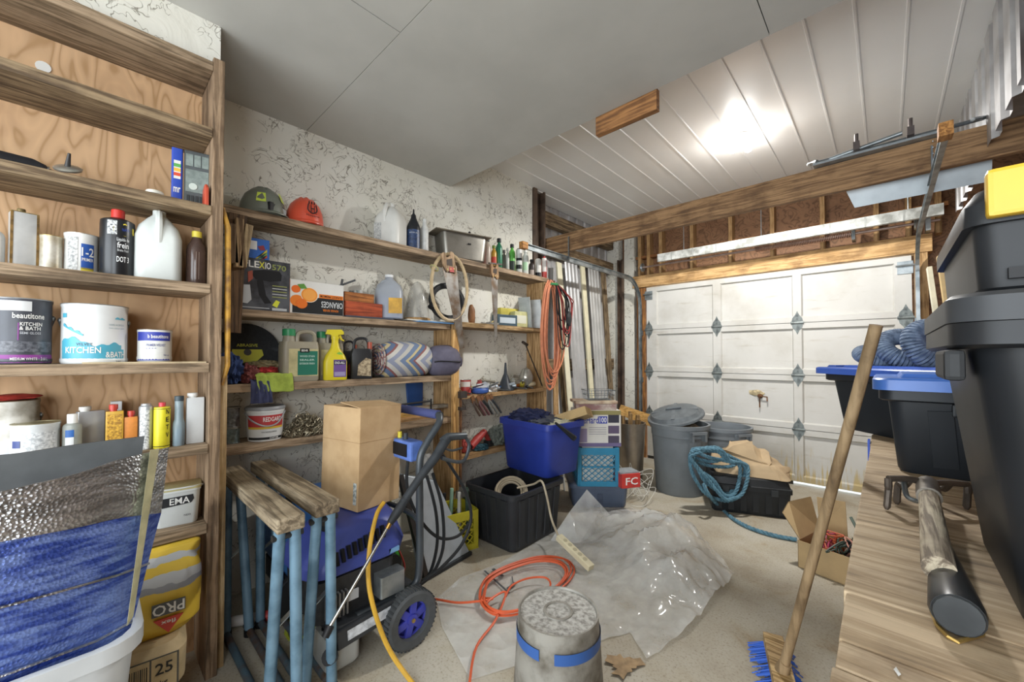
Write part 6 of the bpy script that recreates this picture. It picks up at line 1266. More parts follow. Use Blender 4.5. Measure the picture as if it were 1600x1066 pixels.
crate('milk_crate', 'yellow lattice crate between the hopper and the black bin', (-2.19, 1.73, 0), R(-14), .26, .26, YC, 4)
for k in range(4):
    tag(MB().path([(-2.24 + .04 * k, 1.66 + .05 * k, .02), (-2.22 + .03 * k, 1.68 + .04 * k, .36 + .03 * (k % 2))], [.016, .012], 8).build('crate_tool', mat(('#2d2f31', '#8fb39b', '#c9c9c2', '#3a4d44')[k], .5)), ('black handled tool', 'pale green bottle neck', 'white tube', 'dark green rod')[k] + ' standing in the yellow crate', 'tool', 'tools in the yellow crate')
tag(MB().box((-.005, -.045, 0), (.005, .045, .30)).build('label_board', mat('#c9cbc9', .5, 0, .3, 40), None, (-2.27, 1.60, .33), (R(8), R(-6), R(-30))), 'white printed card sticking up behind the spray gun', 'card')

# ------------------------------------------------------------------ bins and crates in the middle
t = T('storage_bin', 'large black open bin with a beige cable coil inside', 'bin', (-2.005, 2.165, 0), R(1)); BKP = mat('#2d2f32', .4, 0, .1, 10)
binbody(t, .47, .57, .385, .90, BKP, .015, .028); ribs(t, .47, .57, .385, .90, BKP, 5, 4, .06)
t = T('cable_coil', 'coil of beige cable lying in the black bin', 'cable', (-2.0, 2.02, .3)); CB = mat('#b8ab92', .5, 0, .1, 20)
add('cable', MB().path(coilpts((-1.965, 2.075, .325), (.75, .66, .0), (-.45, .50, .62), .105, .125, 6, .30, 12), .0070, 6), CB)
t = T('power_strip', 'cream power strip with its cord lying on plastic sheet', 'power strip', tuple(onZ(897, 866, .09)))
s0, s1 = onZ(873, 839, .14), onZ(924, 888, .055)
add('bar', MB().bar(s0, s1, .048, .034), mat('#cfc6a6', .45, 0, .06, 10), bevel=.004)
dv = (s1 - s0).normalized()
for k in range(5):
    c = s0.lerp(s1, .2 + .15 * k); up = dv.cross(dv.cross(Vector((0, 0, 1)))).normalized() * -1; add('socket', MB().cyl(c + up * .016, c + up * .0185, .014, n=12), flat('#a79f82'))
add('cord', MB().tube([(-1.93, 2.10, .36), onX(833, 757, -1.86), onX(846, 752, -1.78), onX(854, 775, -1.735), onX(862, 812, -1.70), s0], .0075, 8, 7), CB)
t = T('storage_bin', 'scuffed dark blue bin with clothes stacked on the black bin', 'bin', (-2.05, 2.52, .392), R(-5)); BLP = mat('#2c3f98', .4, 0, .10, 7)
binbody(t, .56, .42, .40, .86, BLP, .014, .04)
def spot(lb, name, c, size, col, seed, fold=.5, sub=4): return tag(MB().lump((0, 0, 0), size, seed, .25, 2.1, sub, False, True, fold).build(name, mat(col, .9, 0, .15, 25, bmp=.12), None, c), lb, 'clothes')
spot('navy folded jacket lying on top in the blue bin', 'jacket', (-2.12, 2.47, .80), (.36, .26, .15), '#272c4a', 31); spot('charcoal trousers beside the navy jacket in blue bin', 'trousers', (-1.97, 2.50, .775), (.22, .34, .10), '#3f434e', 32); spot('pale shirt at the right side of the blue bin', 'shirt', (-1.86, 2.55, .755), (.16, .30, .10), '#b9b79f', 33)
M0 = onX(900, 645, -1.90)
t = T('cardboard_tray', 'flat cardboard box tilted out of the blue bin', 'box', (-1.84, 2.70, .78), 0, rot=(R(-14), R(-20), R(24)))
MB().box((-.13, -.11, 0), (.13, .11, .07)).build('carton', mat('#b59a6c', .8, 0, .1, 8), t, bevel=.003)
t = T('flashlight', 'black flashlight hanging over the front of the blue bin', 'flashlight', (-1.78, 2.44, .77)); p0, p1 = onX(868, 661, -1.76), onX(896, 684, -1.71)
add('barrel', MB().path([p0, p0.lerp(p1, .6), p1], [.009, .016, .022], 12), flat('#232528')); add('bezel', MB().cyl(p1, p1 + (p1 - p0).normalized() * .012, .022, n=12), mat('#3f4245', .4, .4))
# grey-blue tote with milk crate and cartons
RZ = R(-48); fx, fy = math.cos(RZ), math.sin(RZ)
def behind(px, py, z_, d): p = onZ(px, py, z_); return (p.x - fx * d, p.y - fy * d)
c = behind(938, 795, 0, .19)
t = T('storage_tote', 'low grey blue tote under the blue milk crate', 'tote', (c[0], c[1], 0), RZ); GT = mat('#5f6c82', .45, 0, .08, 8)
binbody(t, .36, .50, .20, .92, GT, .012, .03); MB().loft([(.201, .385, .525, .2), (.215, .385, .525, .2), (.222, .36, .50, .2)], 4).build('lid', mat('#4f5a6d', .45), t); MB().box((.172, -.02, .02), (.180, .02, .12)).build('grip_groove', mat('#4c566a', .45), t)
c = behind(935, 760, .223, .165); MC = mat('#2f82a5', .42, 0, .08, 12)
crate('milk_crate', 'teal blue milk crate with diamond lattice sides', (c[0], c[1], .223), RZ, .345, .315, MC, 5)
t = T('white_carton', 'white carton of papers packed in the teal crate', 'carton', (c[0], c[1], .236), RZ); MB().box((-.13, -.13, 0), (.13, .13, .305)).build('carton', mat('#cfcec6', .6, 0, .1, 12), t, bevel=.003); MB().box((.131, -.05, .20), (.133, .06, .24)).build('label_print', flat('#a5b3b8'), t)
zc = .545
t = T('charger_box', 'white and purple charger carton on the teal crate', 'box', (c[0] + fx * .02, c[1] + fy * .02, zc), RZ + R(2))
W = .385; H = .30
MB().box((-.12, -W / 2, 0), (.12, W / 2, H)).build('carton', mat('#d6d3cb', .5, 0, .05, 8), t, bevel=.003); x = .1206
for a in ((-.5, .5, 0, .10, '#6f6488'), (.22, .46, .10, .30, '#4d4658'), (.22, .46, .36, .58, '#5c5068'), (.22, .46, .66, .88, '#3c3c46'), (-.5, -.24, .12, .5, '#8f84a0'), (-.5, .5, .88, 1, '#8a8254')): MB().box((x, a[0] * W, a[2] * H), (x + .0006, a[1] * W, a[3] * H)).build('front_print', flat(a[4]), t)
text('DieHard', H * .2, flat('#2b3a9c'), t, (x + .0012, -.22 * W, .74 * H), W * .46); MB().box((x, .015 * W, .64 * H), (x + .0008, .20 * W, .84 * H)).build('badge', flat('#2b3a9c'), t); text('100', H * .15, WHITE(), t, (x + .0016, .108 * W, .74 * H), W * .15)
for k in range(4): MB().box((x, -.2 * W, (.52 - .06 * k) * H), (x + .0007, .18 * W, (.535 - .06 * k) * H)).build('text_line', flat('#8d8a96'), t)
zt_ = zc + H + .001
t = T('red_folder_box', 'dusty red flat carton on the charger box', 'box', (c[0], c[1], zt_), RZ + R(-3)); MB().box((-.11, -.17, 0), (.11, .17, .05)).build('carton', mat('#8d6a68', .6, 0, .3, 12, c2='#b7ada0'), t, bevel=.003)
t = T('cream_panel', 'flat cream panel lying on the dusty red carton', 'panel', (c[0], c[1], zt_ + .052), RZ + R(4)); MB().box((-.13, -.19, 0), (.12, .17, .022)).build('panel', mat('#c3b39a', .6, 0, .15, 9, c2='#8d6a58'), t, bevel=.002)
t = T('wire_basket', 'small chrome wire basket on top of the carton pile', 'basket', (c[0] + .02, c[1] + .03, zt_ + .0755), RZ + R(8)); b = MB()
for k in range(9):
    y = -.11 + .0275 * k; b.path([(-.09, y * 1.1, .085), (-.075, y, .003), (.075, y, .003), (.09, y * 1.1, .085)], .0016, 5)
for k in range(7):
    x_ = -.075 + .025 * k; b.path([(x_ * 1.1, -.125, .085), (x_, -.11, .003), (x_, .11, .003), (x_ * 1.1, .125, .085)], .0016, 5)
for z_, q in ((.085, 1.0), (.045, .93)): b.path([(-.09 * q, -.125 * q, z_), (.09 * q, -.125 * q, z_), (.09 * q, .125 * q, z_), (-.09 * q, .125 * q, z_)], .0024, 5, False, True)
b.build('wire_mesh', STEEL, t)
c2 = behind(978, 764, .223, .06)
t = T('red_carton', 'small red carton with white letters beside the teal crate', 'box', (c2[0] + .02, c2[1] + .03, .223), RZ + R(16)); MB().box((-.08, -.085, 0), (.05, .085, .115)).build('carton', mat('#c23a34', .5, 0, .1, 10), t, bevel=.003); text('FC', .06, WHITE(), t, (.0512, .005, .055), .11); MB().box((-.09, -.09, .1155), (.04, .08, .127)).build('grey_lid', mat('#8f9498', .5), t)
t = T('scrap_bin', 'tall silver bin full of wood scraps behind the carton pile', 'bin', (-1.93, 3.83, 0)); MB().lathe([(.11, 0), (.115, .01), (.15, .60), (.155, .62), (.145, .62), (.105, .03), (.0001, .03)], 26).build('body', mat('#a59a8c', .3, .6, .12, 8), t)
for k in range(6):
    a = k * 1.05; tag(MB().bar((-1.93 + .05 * math.cos(a), 3.83 + .05 * math.sin(a), .05), (-1.93 + .09 * math.cos(a), 3.83 + .09 * math.sin(a), .66 + .03 * (k % 3)), .035, .03, (math.sin(a), -math.cos(a), .1)).build('scrap_stick', wood('#a98a5c', '#7a5e3a', 'Z')), f'{("short","tall","pale","rough","thin","dark")[k]} wood scrap standing in the silver bin', 'wood scrap', 'wood scraps in the silver bin')
a, c3 = onY(975, 643, 4.2), onY(1045, 672, 4.1)
tag(MB().bar(onY(968, 640, 4.3), onY(1046, 668, 4.05), .12, .02, (0, -1, .4)).build('pine_board', wood('#d2a866', '#b58a4a', 'X', bmp=.1), bevel=.002), 'pale pine board resting on the scrap bin and trash can', 'board')
rnd = random.Random(5); p = onZ(1003, 790, .0); t = T('wire_tangle', 'tangle of thin white wire beside the teal crate', 'wire', tuple(p))
pts = [Vector((p.x - .12 + rnd.gauss(0, .07), p.y + .10 + rnd.gauss(0, .08), abs(rnd.gauss(.14, .09)) + .004)) for k in range(46)] + [p + Vector((.05, .05, .05)), p + Vector((.02, -.02, .004)), p + Vector((-.06, -.08, .004))]
add('wire', MB().tube(pts, .0022, 5, 6), flat('#cfcdc4'))
# trash cans
def trashcan(lb, x_, y_, r_, h, m):
    t = T('trash_can', lb, 'trash can', (x_, y_, 0)); MB().lathe([(r_ * .80, 0), (r_ * .83, .015), (r_ * .96, h * .82), (r_ * .985, h * .83), (r_ * .99, h * .94), (r_ * 1.04, h * .945), (r_ * 1.05, h), (r_ * .97, h), (r_ * .80, .03), (.0001, .03)], 36).build('body', m, t)
    for s in (-35, 145):
        M = Matrix.Rotation(R(s), 4, 'Z'); MB().box((r_ * .97, -.075, h * .80), (r_ * 1.16, -.055, h * .93), M).box((r_ * .97, .055, h * .80), (r_ * 1.16, .075, h * .93), M).box((r_ * 1.10, -.075, h * .90), (r_ * 1.17, .075, h * .94), M).build('handle', m, t)
    return t
TC = mat('#73797d', .5, 0, .08, 7); tr = trashcan('grey trash can with a skewed lid near the garage door', -1.475, 3.94, .262, .655, TC)
trashcan('second grey trash can partly hidden behind the first', -1.21, 4.40, .25, .60, mat('#7d848a', .5, 0, .08, 7))
t = T('round_cover', 'grey dished lid lying askew on the front trash can', 'lid', (-1.52, 3.97, .70), 0, rot=(R(14), R(-10), R(15)))
MB().lathe([(.262, 0), (.268, .004), (.264, .022), (.24, .028), (.22, .06), (.12, .082), (.0001, .085)], 30).build('dish', mat('#5e6468', .5), t); MB().box((-.07, -.02, .085), (.07, .02, .108)).build('grip', mat('#5e6468', .5), t, bevel=.008)
for k in range(4): MB().bar((.03 * math.cos(k * 1.57), .03 * math.sin(k * 1.57), .084), (.22 * math.cos(k * 1.57), .22 * math.sin(k * 1.57), .062), .03, .012).build('rib', mat('#666c70', .5), t)
tag(MB().lump((0, 0, 0), (.34, .30, .12), 41, .35, 2.5, 3, False, True, .5).build('debris', mat('#6b5a45', .9, 0, .4, 20), None, (-1.42, 3.92, .605)), 'brown crumpled rubbish filling the front trash can', 'rubbish')
# trunk, rope, paper bag
A = onZ(1112, 798); B_ = onZ(1226, 812); rz = math.atan2(B_.y - A.y, B_.x - A.x); mid_ = (A + B_) / 2; nrm = Vector((-math.sin(rz), math.cos(rz), 0)); ctr = mid_ + nrm * .185 + Vector((.02, 0, 0))
t = T('black_chest', 'black plastic storage chest in front of the garage door', 'chest', (ctr.x, ctr.y, 0), rz); L = (B_ - A).length + .06; TK = mat('#2a2c2e', .45, 0, .1, 12)
MB().loft([(0, L * .9, .32, .12), (.012, L * .94, .34, .12), (.20, L, .37, .12)], 4).build('body', TK, t); MB().loft([(.20, L + .02, .39, .12), (.235, L + .02, .39, .12), (.24, L, .37, .12), (.29, L * .96, .34, .15), (.30, L * .92, .31, .15)], 4).build('lid', TK, t)
for k in range(6): MB().cbox((-.2 * L / .52 + k * .08 * L / .52, -.177, .105), (.045, .012, .15)).build('rib', TK, t)
for s in (-1, 1): MB().cbox((s * L * .30, -.195, .20), (.05, .012, .05)).build('latch', flat('#36393b', .5), t, bevel=.003)
top_z = .302
t = T('paper_bag', 'crumpled brown paper bag lying on the black chest', 'paper bag', (ctr.x + .05, ctr.y + .03, top_z), rz + R(-14))
bl = []
for k in range(15):
    f = k / 14; q = math.sin(min(1, f * 1.25 + .12) * math.pi * .5); sh_ = (1 - f ** 1.5)
    bl.append((.23 * f, .52 * (.30 + .70 * sh_), .31 * (.22 + .78 * sh_), .35, -.09 * f, .03 * f))
M = MB().loft(bl, 9); bmv = []
for v in M.v:
    v = Vector(v); a3 = Vector((noise.noise(v * 9), noise.noise(v * 8 + Vector((4, 0, 0))), noise.noise(v * 9 + Vector((0, 9, 0))))) * .075; c3 = (abs(noise.noise(v * 17 + Vector((2, 2, 2)))) - .2) * .02
    bmv.append(tup(v + a3 * min(1, v.z * 12 + .3) + Vector((0, 0, c3)) + v.normalized() * c3))
M.v = [(a_, b_, max(c_, 0)) for a_, b_, c_ in bmv]; M.build('bag', mat('#b29b7a', .8, 0, .08, 8), t)
def rope(pts, r_, m, par, name='rope', pitch=.05, sub=8):
    P = spline(pts, sub); b = MB(); tot = [0]
    for i in range(1, len(P)): tot.append(tot[-1] + (P[i] - P[i - 1]).length)
    n = max(8, int(tot[-1] / (pitch / 6))); Q = []; j = 0
    for k in range(n + 1):
        s_ = tot[-1] * k / n
        while j < len(tot) - 2 and tot[j + 1] < s_: j += 1
        Q.append(P[j].lerp(P[j + 1], (s_ - tot[j]) / max(1e-6, tot[j + 1] - tot[j])))
    u = None; F = []
    for k in range(len(Q)):
        d = (Q[min(k + 1, len(Q) - 1)] - Q[max(k - 1, 0)]).normalized(); u = d.orthogonal().normalized() if u is None else (u - d * u.dot(d)).normalized(); F.append((u, d.cross(u)))
    for ph in range(3): b.path([q_ + (f[0] * math.cos(k * 2 * math.pi / 6 * .8 + ph * 2.094) + f[1] * math.sin(k * 2 * math.pi / 6 * .8 + ph * 2.094)) * r_ * .5 for k, (q_, f) in enumerate(zip(Q, F))], r_ * .56, 5)
    return b.build(name, m, par, world=True)
RP = mat('#5c8496', .8, 0, .2, 30, bmp=.2, c2='#446777')
tl = ctr - Vector((math.cos(rz), math.sin(rz), 0)) * L * .40
t = T('rope_coil', 'thick teal rope coiled over the left end of black chest', 'rope', (tl.x, tl.y, .1))
ex, ey = Vector((math.cos(rz), math.sin(rz), 0)), nrm; cp = lambda x_, y_, d_: onD(1000 + .3 * x_, 600 + .3 * y_, d_)
loops = [[(265, 355), (310, 342), (420, 345), (470, 400), (560, 430), (540, 560), (480, 600), (430, 590), (340, 480), (272, 400)], [(280, 370), (380, 340), (450, 390), (520, 430), (500, 560), (440, 580), (380, 500), (290, 430)], [(265, 360), (262, 430), (290, 500), (340, 570), (400, 600), (480, 605), (550, 540), (550, 440), (480, 410), (350, 380)], [(300, 350), (400, 350), (440, 370), (540, 420), (530, 500), (450, 570), (350, 520), (300, 440)], [(270, 350), (330, 335), (410, 335), (440, 380), (380, 405), (300, 390)], [(275, 365), (350, 350), (430, 360), (500, 400), (470, 430), (380, 430), (300, 410)]]
P = []
for k, lp_ in enumerate(loops): P += [cp(x_, y_, 3.24 + .028 * k - (.03 if y_ > 480 else 0)) for x_, y_ in lp_]
rope(P, .0155, RP, t, pitch=.07)
rope([cp(330, 520, 3.20), cp(360, 580, 3.17)] + [onZ(1000 + .3 * x_, 600 + .3 * y_, .016) for x_, y_ in ((420, 645), (490, 705), (570, 748), (680, 785), (815, 812))], .0150, RP, t, 'rope_tail', .07)
tag(MB().lump((0, 0, .03), (.10, .10, .07), 51, .3, 2, 3).build('pink_rag', mat('#b0506e', .9), None, (tl.x - .02, tl.y + .12, .305)), 'small pink rag tucked behind the paper bag', 'rag')
# cardboard box of wires
A = onZ(1247, 886); B_ = onZ(1330, 919); rz = math.atan2(B_.y - A.y, B_.x - A.x); ex = Vector((math.cos(rz), math.sin(rz), 0)); ey = Vector((-ex.y, ex.x, 0)); W, Dp, H = .36, .30, .165; ctr = A + ex * W / 2 + ey * Dp / 2
t = T('cardboard_box', 'open cardboard box full of tangled wires near the bench', 'box', (ctr.x, ctr.y, 0), rz); CB2 = mat('#b59a70', .8, 0, .08, 8)
MB().box((-W / 2, -Dp / 2, 0), (W / 2, Dp / 2, .004)).build('bottom', CB2, t)
for lo, hi in (((-W / 2, -Dp / 2, 0), (W / 2, -Dp / 2 + .004, H)), ((-W / 2, Dp / 2 - .004, 0), (W / 2, Dp / 2, H)), ((-W / 2, -Dp / 2, 0), (-W / 2 + .004, Dp / 2, H)), ((W / 2 - .004, -Dp / 2, 0), (W / 2, Dp / 2, H))): MB().box(lo, hi).build('side', CB2, t)
fl = MB().add([(-W / 2, -Dp / 2 + .02, H), (-W / 2, Dp / 2, H), (-W / 2 - .045, Dp / 2 - .01, H + .20), (-W / 2 - .09, -Dp / 2 + .09, H + .19), (-W / 2 - .10, -Dp / 2 + .03, H + .13)] , [(0, 1, 2, 3, 4)]); vs = fl.v; fl.add([(v[0] + .004, v[1], v[2]) for v in vs[:5]], [(4, 3, 2, 1, 0)]); fl.build('flap', CB2, t)
MB().add([(-W / 2, Dp / 2, H), (-.03, Dp / 2, H), (-.05, Dp / 2 + .03, H + .21), (-W / 2 - .02, Dp / 2 + .02, H + .20), (-W / 2, Dp / 2 + .004, H), (-.03, Dp / 2 + .004, H), (-.05, Dp / 2 + .034, H + .21), (-W / 2 - .02, Dp / 2 + .024, H + .20)], [(0, 1, 2, 3), (7, 6, 5, 4), (0, 4, 5, 1), (1, 5, 6, 2), (2, 6, 7, 3), (3, 7, 4, 0)]).build('flap', CB2, t)
rnd = random.Random(14)
for k, (c, lb) in enumerate((('#a8405c', 'pink electrical wire tangle'), ('#b85b3a', 'orange red electrical wire tangle'), ('#3c4a42', 'dark green electrical wire tangle'), ('#25262a', 'black electrical wire tangle'), ('#c08a7a', 'pale pink electrical wire tangle'))):
    cx_ = -.10 + .05 * k; P = [ctr + ex * (cx_ + rnd.gauss(0, .035)) + ey * rnd.gauss(-.02, .06) + Vector((0, 0, .08 + .15 * rnd.random())) for _ in range(30)]
    tag(MB().tube(P, .0045, 5, 5).build('wire_bundle', flat(c)), lb + ' in the cardboard box', 'wire', 'wires in the cardboard box')
t = T('grey_case', 'pale blue grey plastic case tilted in the wire box', 'case', (ctr.x + ex.x * .10, ctr.y + ex.y * .10 , .05), 0, rot=(R(-35), 0, rz)); MB().box((-.06, -.06, 0), (.07, -.02, .18)).build('shell', mat('#a4adb8', .4, 0, .06, 9), t, bevel=.008); MB().box((-.04, -.064, .03), (.05, -.0595, .15)).build('panel', mat('#8f99a6', .4), t)
a, c = onZ(1290, 800, .26), onZ(1334, 838, .16)
tag(MB().cyl(ctr + ex * .02 + ey * .05 + Vector((0, 0, .33)), ctr + ex * .16 - ey * .08 + Vector((0, 0, .17)), .008, n=8).build('green_rod', mat('#5c6a60', .5)), 'thin grey green rod leaning out of wire box', 'rod')

# plastic sheet, orange cord, upturned bucket, leaf
def coons(Bt, Rt, Tp, Lf, n, m):
    def rs(P, k):
        P = [Vector(p) for p in P]; d = [0]
        for i in range(1, len(P)): d.append(d[-1] + (P[i] - P[i - 1]).length)
        out = []; j = 0
        for i in range(k + 1):
            s_ = d[-1] * i / k
            while j < len(d) - 2 and d[j + 1] < s_: j += 1
            out.append(P[j].lerp(P[j + 1], (s_ - d[j]) / max(1e-9, d[j + 1] - d[j])))
        return out
    B1, T1, L1, R1 = rs(Bt, n), rs(Tp, n), rs(Lf, m), rs(Rt, m); G = []
    for j in range(m + 1):
        v = j / m; row = []
        for i in range(n + 1):
            u = i / n; row.append(B1[i] * (1 - v) + T1[i] * v + L1[j] * (1 - u) + R1[j] * u - (B1[0] * (1 - u) * (1 - v) + B1[n] * u * (1 - v) + T1[0] * (1 - u) * v + T1[n] * u * v))
        G.append(row)
    return G
z0 = .006; zz = lambda *a: [onZ(px, py, z0) for px, py in a]
Gd = coons(zz((735, 1062), (800, 1042), (900, 1012), (985, 988), (1010, 1032)), zz((1010, 1032), (1080, 985), (1150, 905)), zz((720, 902), (780, 880), (830, 852), (890, 812), (930, 795), (985, 796), (1060, 825), (1110, 860), (1150, 905)), zz((735, 1062), (690, 978), (682, 935), (720, 902)), 70, 54)
vs = []; fs = []; n, m = 70, 54
for j in range(m + 1):
    for i in range(n + 1):
        p = Gd[j][i].copy(); u, v = i / n, j / m; q = onZ(940, 860).lerp(onZ(1080, 870), .4)
        e = min(u, 1 - u, v, 1 - v); edge = min(1, e * 7)
        bl = math.exp(-((u - .80) / .22) ** 2 - ((v - .70) / .32) ** 2)
        rid = abs(noise.noise(Vector((p.x * 3.1, p.y * 3.1, 1.3)))) ; fine = noise.noise(Vector((p.x * 11, p.y * 9, 4.2)))
        h = .003 + bl * (.10 + .13 * (1 - 2.2 * rid)) * (.35 + .65 * edge) + (.012 + .05 * bl) * (abs(fine) + .5 * abs(noise.noise(Vector((p.x * 24, p.y * 21, 7))))) * (1 if u > .45 else .25) + .012 * max(0, u - .4) * (1 - 3 * abs(noise.noise(Vector((p.x * 7, p.y * 5, 9)))))
        if u > .82: h += .03 * (u - .82) / .18 * abs(noise.noise(Vector((p.x * 5, p.y * 5, 2)))) * 2
        p.z = max(.004, h); vs.append(p)
for j in range(m):
    for i in range(n): a = j * (n + 1) + i; fs.append((a, a + 1, a + n + 2, a + n + 1))
def plasticmat():
    m_, t_, b_ = newmat('clear_plastic'); b_.inputs['Base Color'].default_value = lin('#e6e7e4'); b_.inputs['Roughness'].default_value = .12; b_.inputs['Specular IOR Level'].default_value = .8
    f = noisetex(t_, coords(t_), 6, 4); r_ = N(t_, 'ShaderNodeMapRange'); r_.inputs[1].default_value = .3; r_.inputs[2].default_value = .7; r_.inputs[3].default_value = .28; r_.inputs[4].default_value = .55; t_.links.new(f, r_.inputs[0]); t_.links.new(r_.outputs[0], b_.inputs['Alpha'])
    vo = N(t_, 'ShaderNodeTexVoronoi', feature='F1'); vo.inputs['Scale'].default_value = 8; vo.inputs['Randomness'].default_value = 1
    ds = N(t_, 'ShaderNodeMix', data_type='RGBA', blend_type='ADD'); ds.inputs[0].default_value = .25; t_.links.new(coords(t_), ds.inputs[6]); nn = N(t_, 'ShaderNodeTexNoise'); nn.inputs['Scale'].default_value = 5; t_.links.new(coords(t_), nn.inputs['Vector']); t_.links.new(nn.outputs['Color'], ds.inputs[7]); t_.links.new(ds.outputs[2], vo.inputs['Vector'])
    bump(t_, b_, vo.outputs['Distance'], .45, .03); return m_
PLS = plasticmat()
t = T('plastic_sheet', 'crumpled clear plastic sheet spread on the concrete floor', 'plastic sheet', tuple(onZ(900, 920)))
add('sheet', MB().add(vs, fs, True), PLS)
tipv = [onX(905, 845, -1.62), onX(965, 800, -1.56), onX(985, 797, -1.50), onX(918, 764, -1.66), onX(892, 800, -1.68)]
add('raised_corner', MB().add([onZ(860, 845, .01), onZ(905, 850, .02), onZ(960, 812, .05), onX(942, 792, -1.58), onX(917, 765, -1.68), onX(890, 800, -1.69)], [(0, 1, 5), (1, 2, 3), (1, 3, 5), (3, 4, 5)]), PLS)
PR = flat('#4a4e52')
def stripe(pxs): a_, b_, th = pxs; p_, q_ = onZ(*a_, .0), onZ(*b_, .0); return MB().bar(p_ + Vector((0, 0, .0155)), q_ + Vector((0, 0, .0155)), th, .0006)
for k, s_ in enumerate((((757, 896), (796, 932), .012), ((770, 893), (786, 905), .02), ((793, 925), (806, 915), .02), ((800, 905), (802, 918), .006))): stripe(s_).build('print_mark', PR, t, world=True)
t = T('extension_cord', 'orange extension cord coiled flat on the plastic sheet', 'cord', tuple(onZ(800, 925))); OR2 = mat('#cf5a33', .5, 0, .06, 15); rnd = random.Random(6); pts = []
loop = [(748, 930), (757, 905), (790, 885), (840, 870), (880, 872), (895, 888), (885, 908), (855, 930), (815, 955), (775, 960), (752, 945)]
for k in range(5):
    dx, dy, sc_ = rnd.uniform(-4, 4), rnd.uniform(-3, 3), 1 - .035 * k
    for px, py in loop: pts.append(onZ(822 + (px - 822) * sc_ + dx, 916 + (py - 916) * sc_ + dy, .022 + .006 * k))
pts = [onZ(640, 930, .02), onZ(684, 937, .02), onZ(720, 942, .02), onZ(770, 936, .045)] + pts + [onZ(790, 925, .05), onZ(775, 968, .03), onZ(745, 1010, .02), onZ(734, 1066, .02), onZ(732, 1110, .02)]
add('cord', MB().tube(pts, .0058, 6, 5), OR2); add('inner_loop', MB().tube([onZ(x_, y_, .045) for x_, y_ in ((790, 932), (800, 915), (825, 904), (852, 903), (860, 915), (845, 932))], .0055, 6, 6), OR2)
bc = onZ(872, 954, .365)
t = T('upturned_bucket', 'dented steel bucket standing upside down with blue bands', 'bucket', (bc.x, bc.y, 0)); BKM = mat('#95928a', .55, .3, .25, 9, c2='#5a5348', bmp=.1, det=8)
MB().lathe([(.168, 0), (.170, .008), (.146, .362), (.147, .370), (.141, .370), (.139, .362), (.055, .362), (.054, .366), (.045, .366), (.044, .360), (.0001, .360)], 44).build('shell', BKM, t)
arc(.1535, .278, .315, R(-150), R(-78), flat('#2b5290'), t, 'blue_band', 30); arc(.1535, .278, .315, R(-58), R(70), flat('#2b5290'), t, 'blue_band', 30)
MB().lathe([(.0001, .361), (.138, .361), (.138, .3622), (.0001, .3622)], 40).build('dusty_base', mat('#aeaca6', .85, 0, .2, 55, c2='#7b7872'), t)
p = onZ(975, 1040, .004); lf = MB(); out = []; rnd = random.Random(3)
for k in range(22): a = 2 * math.pi * k / 22; out.append(((.07 + .022 * (k % 2) - .02 * rnd.random() + .02 * math.cos(3 * a)) * math.cos(a), (.07 + .022 * (k % 2) - .02 * rnd.random() + .02 * math.cos(3 * a)) * math.sin(a) * .75, .002 + .010 * rnd.random()))
k = len(out); lf.add(out + [(0, 0, .004)] + [(a_, b_, c_ + .0012) for a_, b_, c_ in out] + [(0, 0, .0055)], [(i, (i + 1) % k, k) for i in range(k)] + [(k + 1 + i, 2 * k + 1, k + 1 + (i + 1) % k) for i in range(k)], False)
tag(lf.build('dry_leaf', mat('#a98f6d', .8, 0, .2, 30), None, (p.x, p.y, .001), (0, 0, 1.0)), 'dry brown leaf on the concrete beside plastic sheet', 'leaf')
# ------------------------------------------------------------------ bench on the right with totes and tools
ZB = .92; XBE = -.052
bn = T('workbench', 'rough timber bench along the right wall carrying totes', 'bench', (.2, 1.6, 0)); BT_ = wood('#b8a488', '#a08a6c', 'X', fine=.8, bmp=.25)
ys = [.20] + sorted(onZ(p, q, ZB).y for p, q in ((1288, 1033), (1296, 992), (1309, 920), (1337, 817))) + [1.62, 1.95, 2.30, 2.62, 2.92]
for a, c in zip(ys[:-1], ys[1:]): MB().box((XBE + random.uniform(-.004, .004), a + .0022, ZB - .045), (.60, c - .0022, ZB - random.uniform(0, .0012))).build('board', BT_, bn, world=True, bevel=.003)
for y in (.35, 1.6, 2.8):
    for x in (.02, .52): MB().box((x, y - .045, 0), (x + .09, y + .045, ZB - .0455)).build('leg', PINEZ, bn, world=True)
MB().box((.0, .22, ZB - .14), (.04, 2.9, ZB - .0455)).build('apron', wood('#a68c66', '#7c6544', 'Y'), bn, world=True)
GB_ = mat('#24282d', .42, 0, .08, 6); LB = mat('#3f66c4', .35, 0, .05, 6)
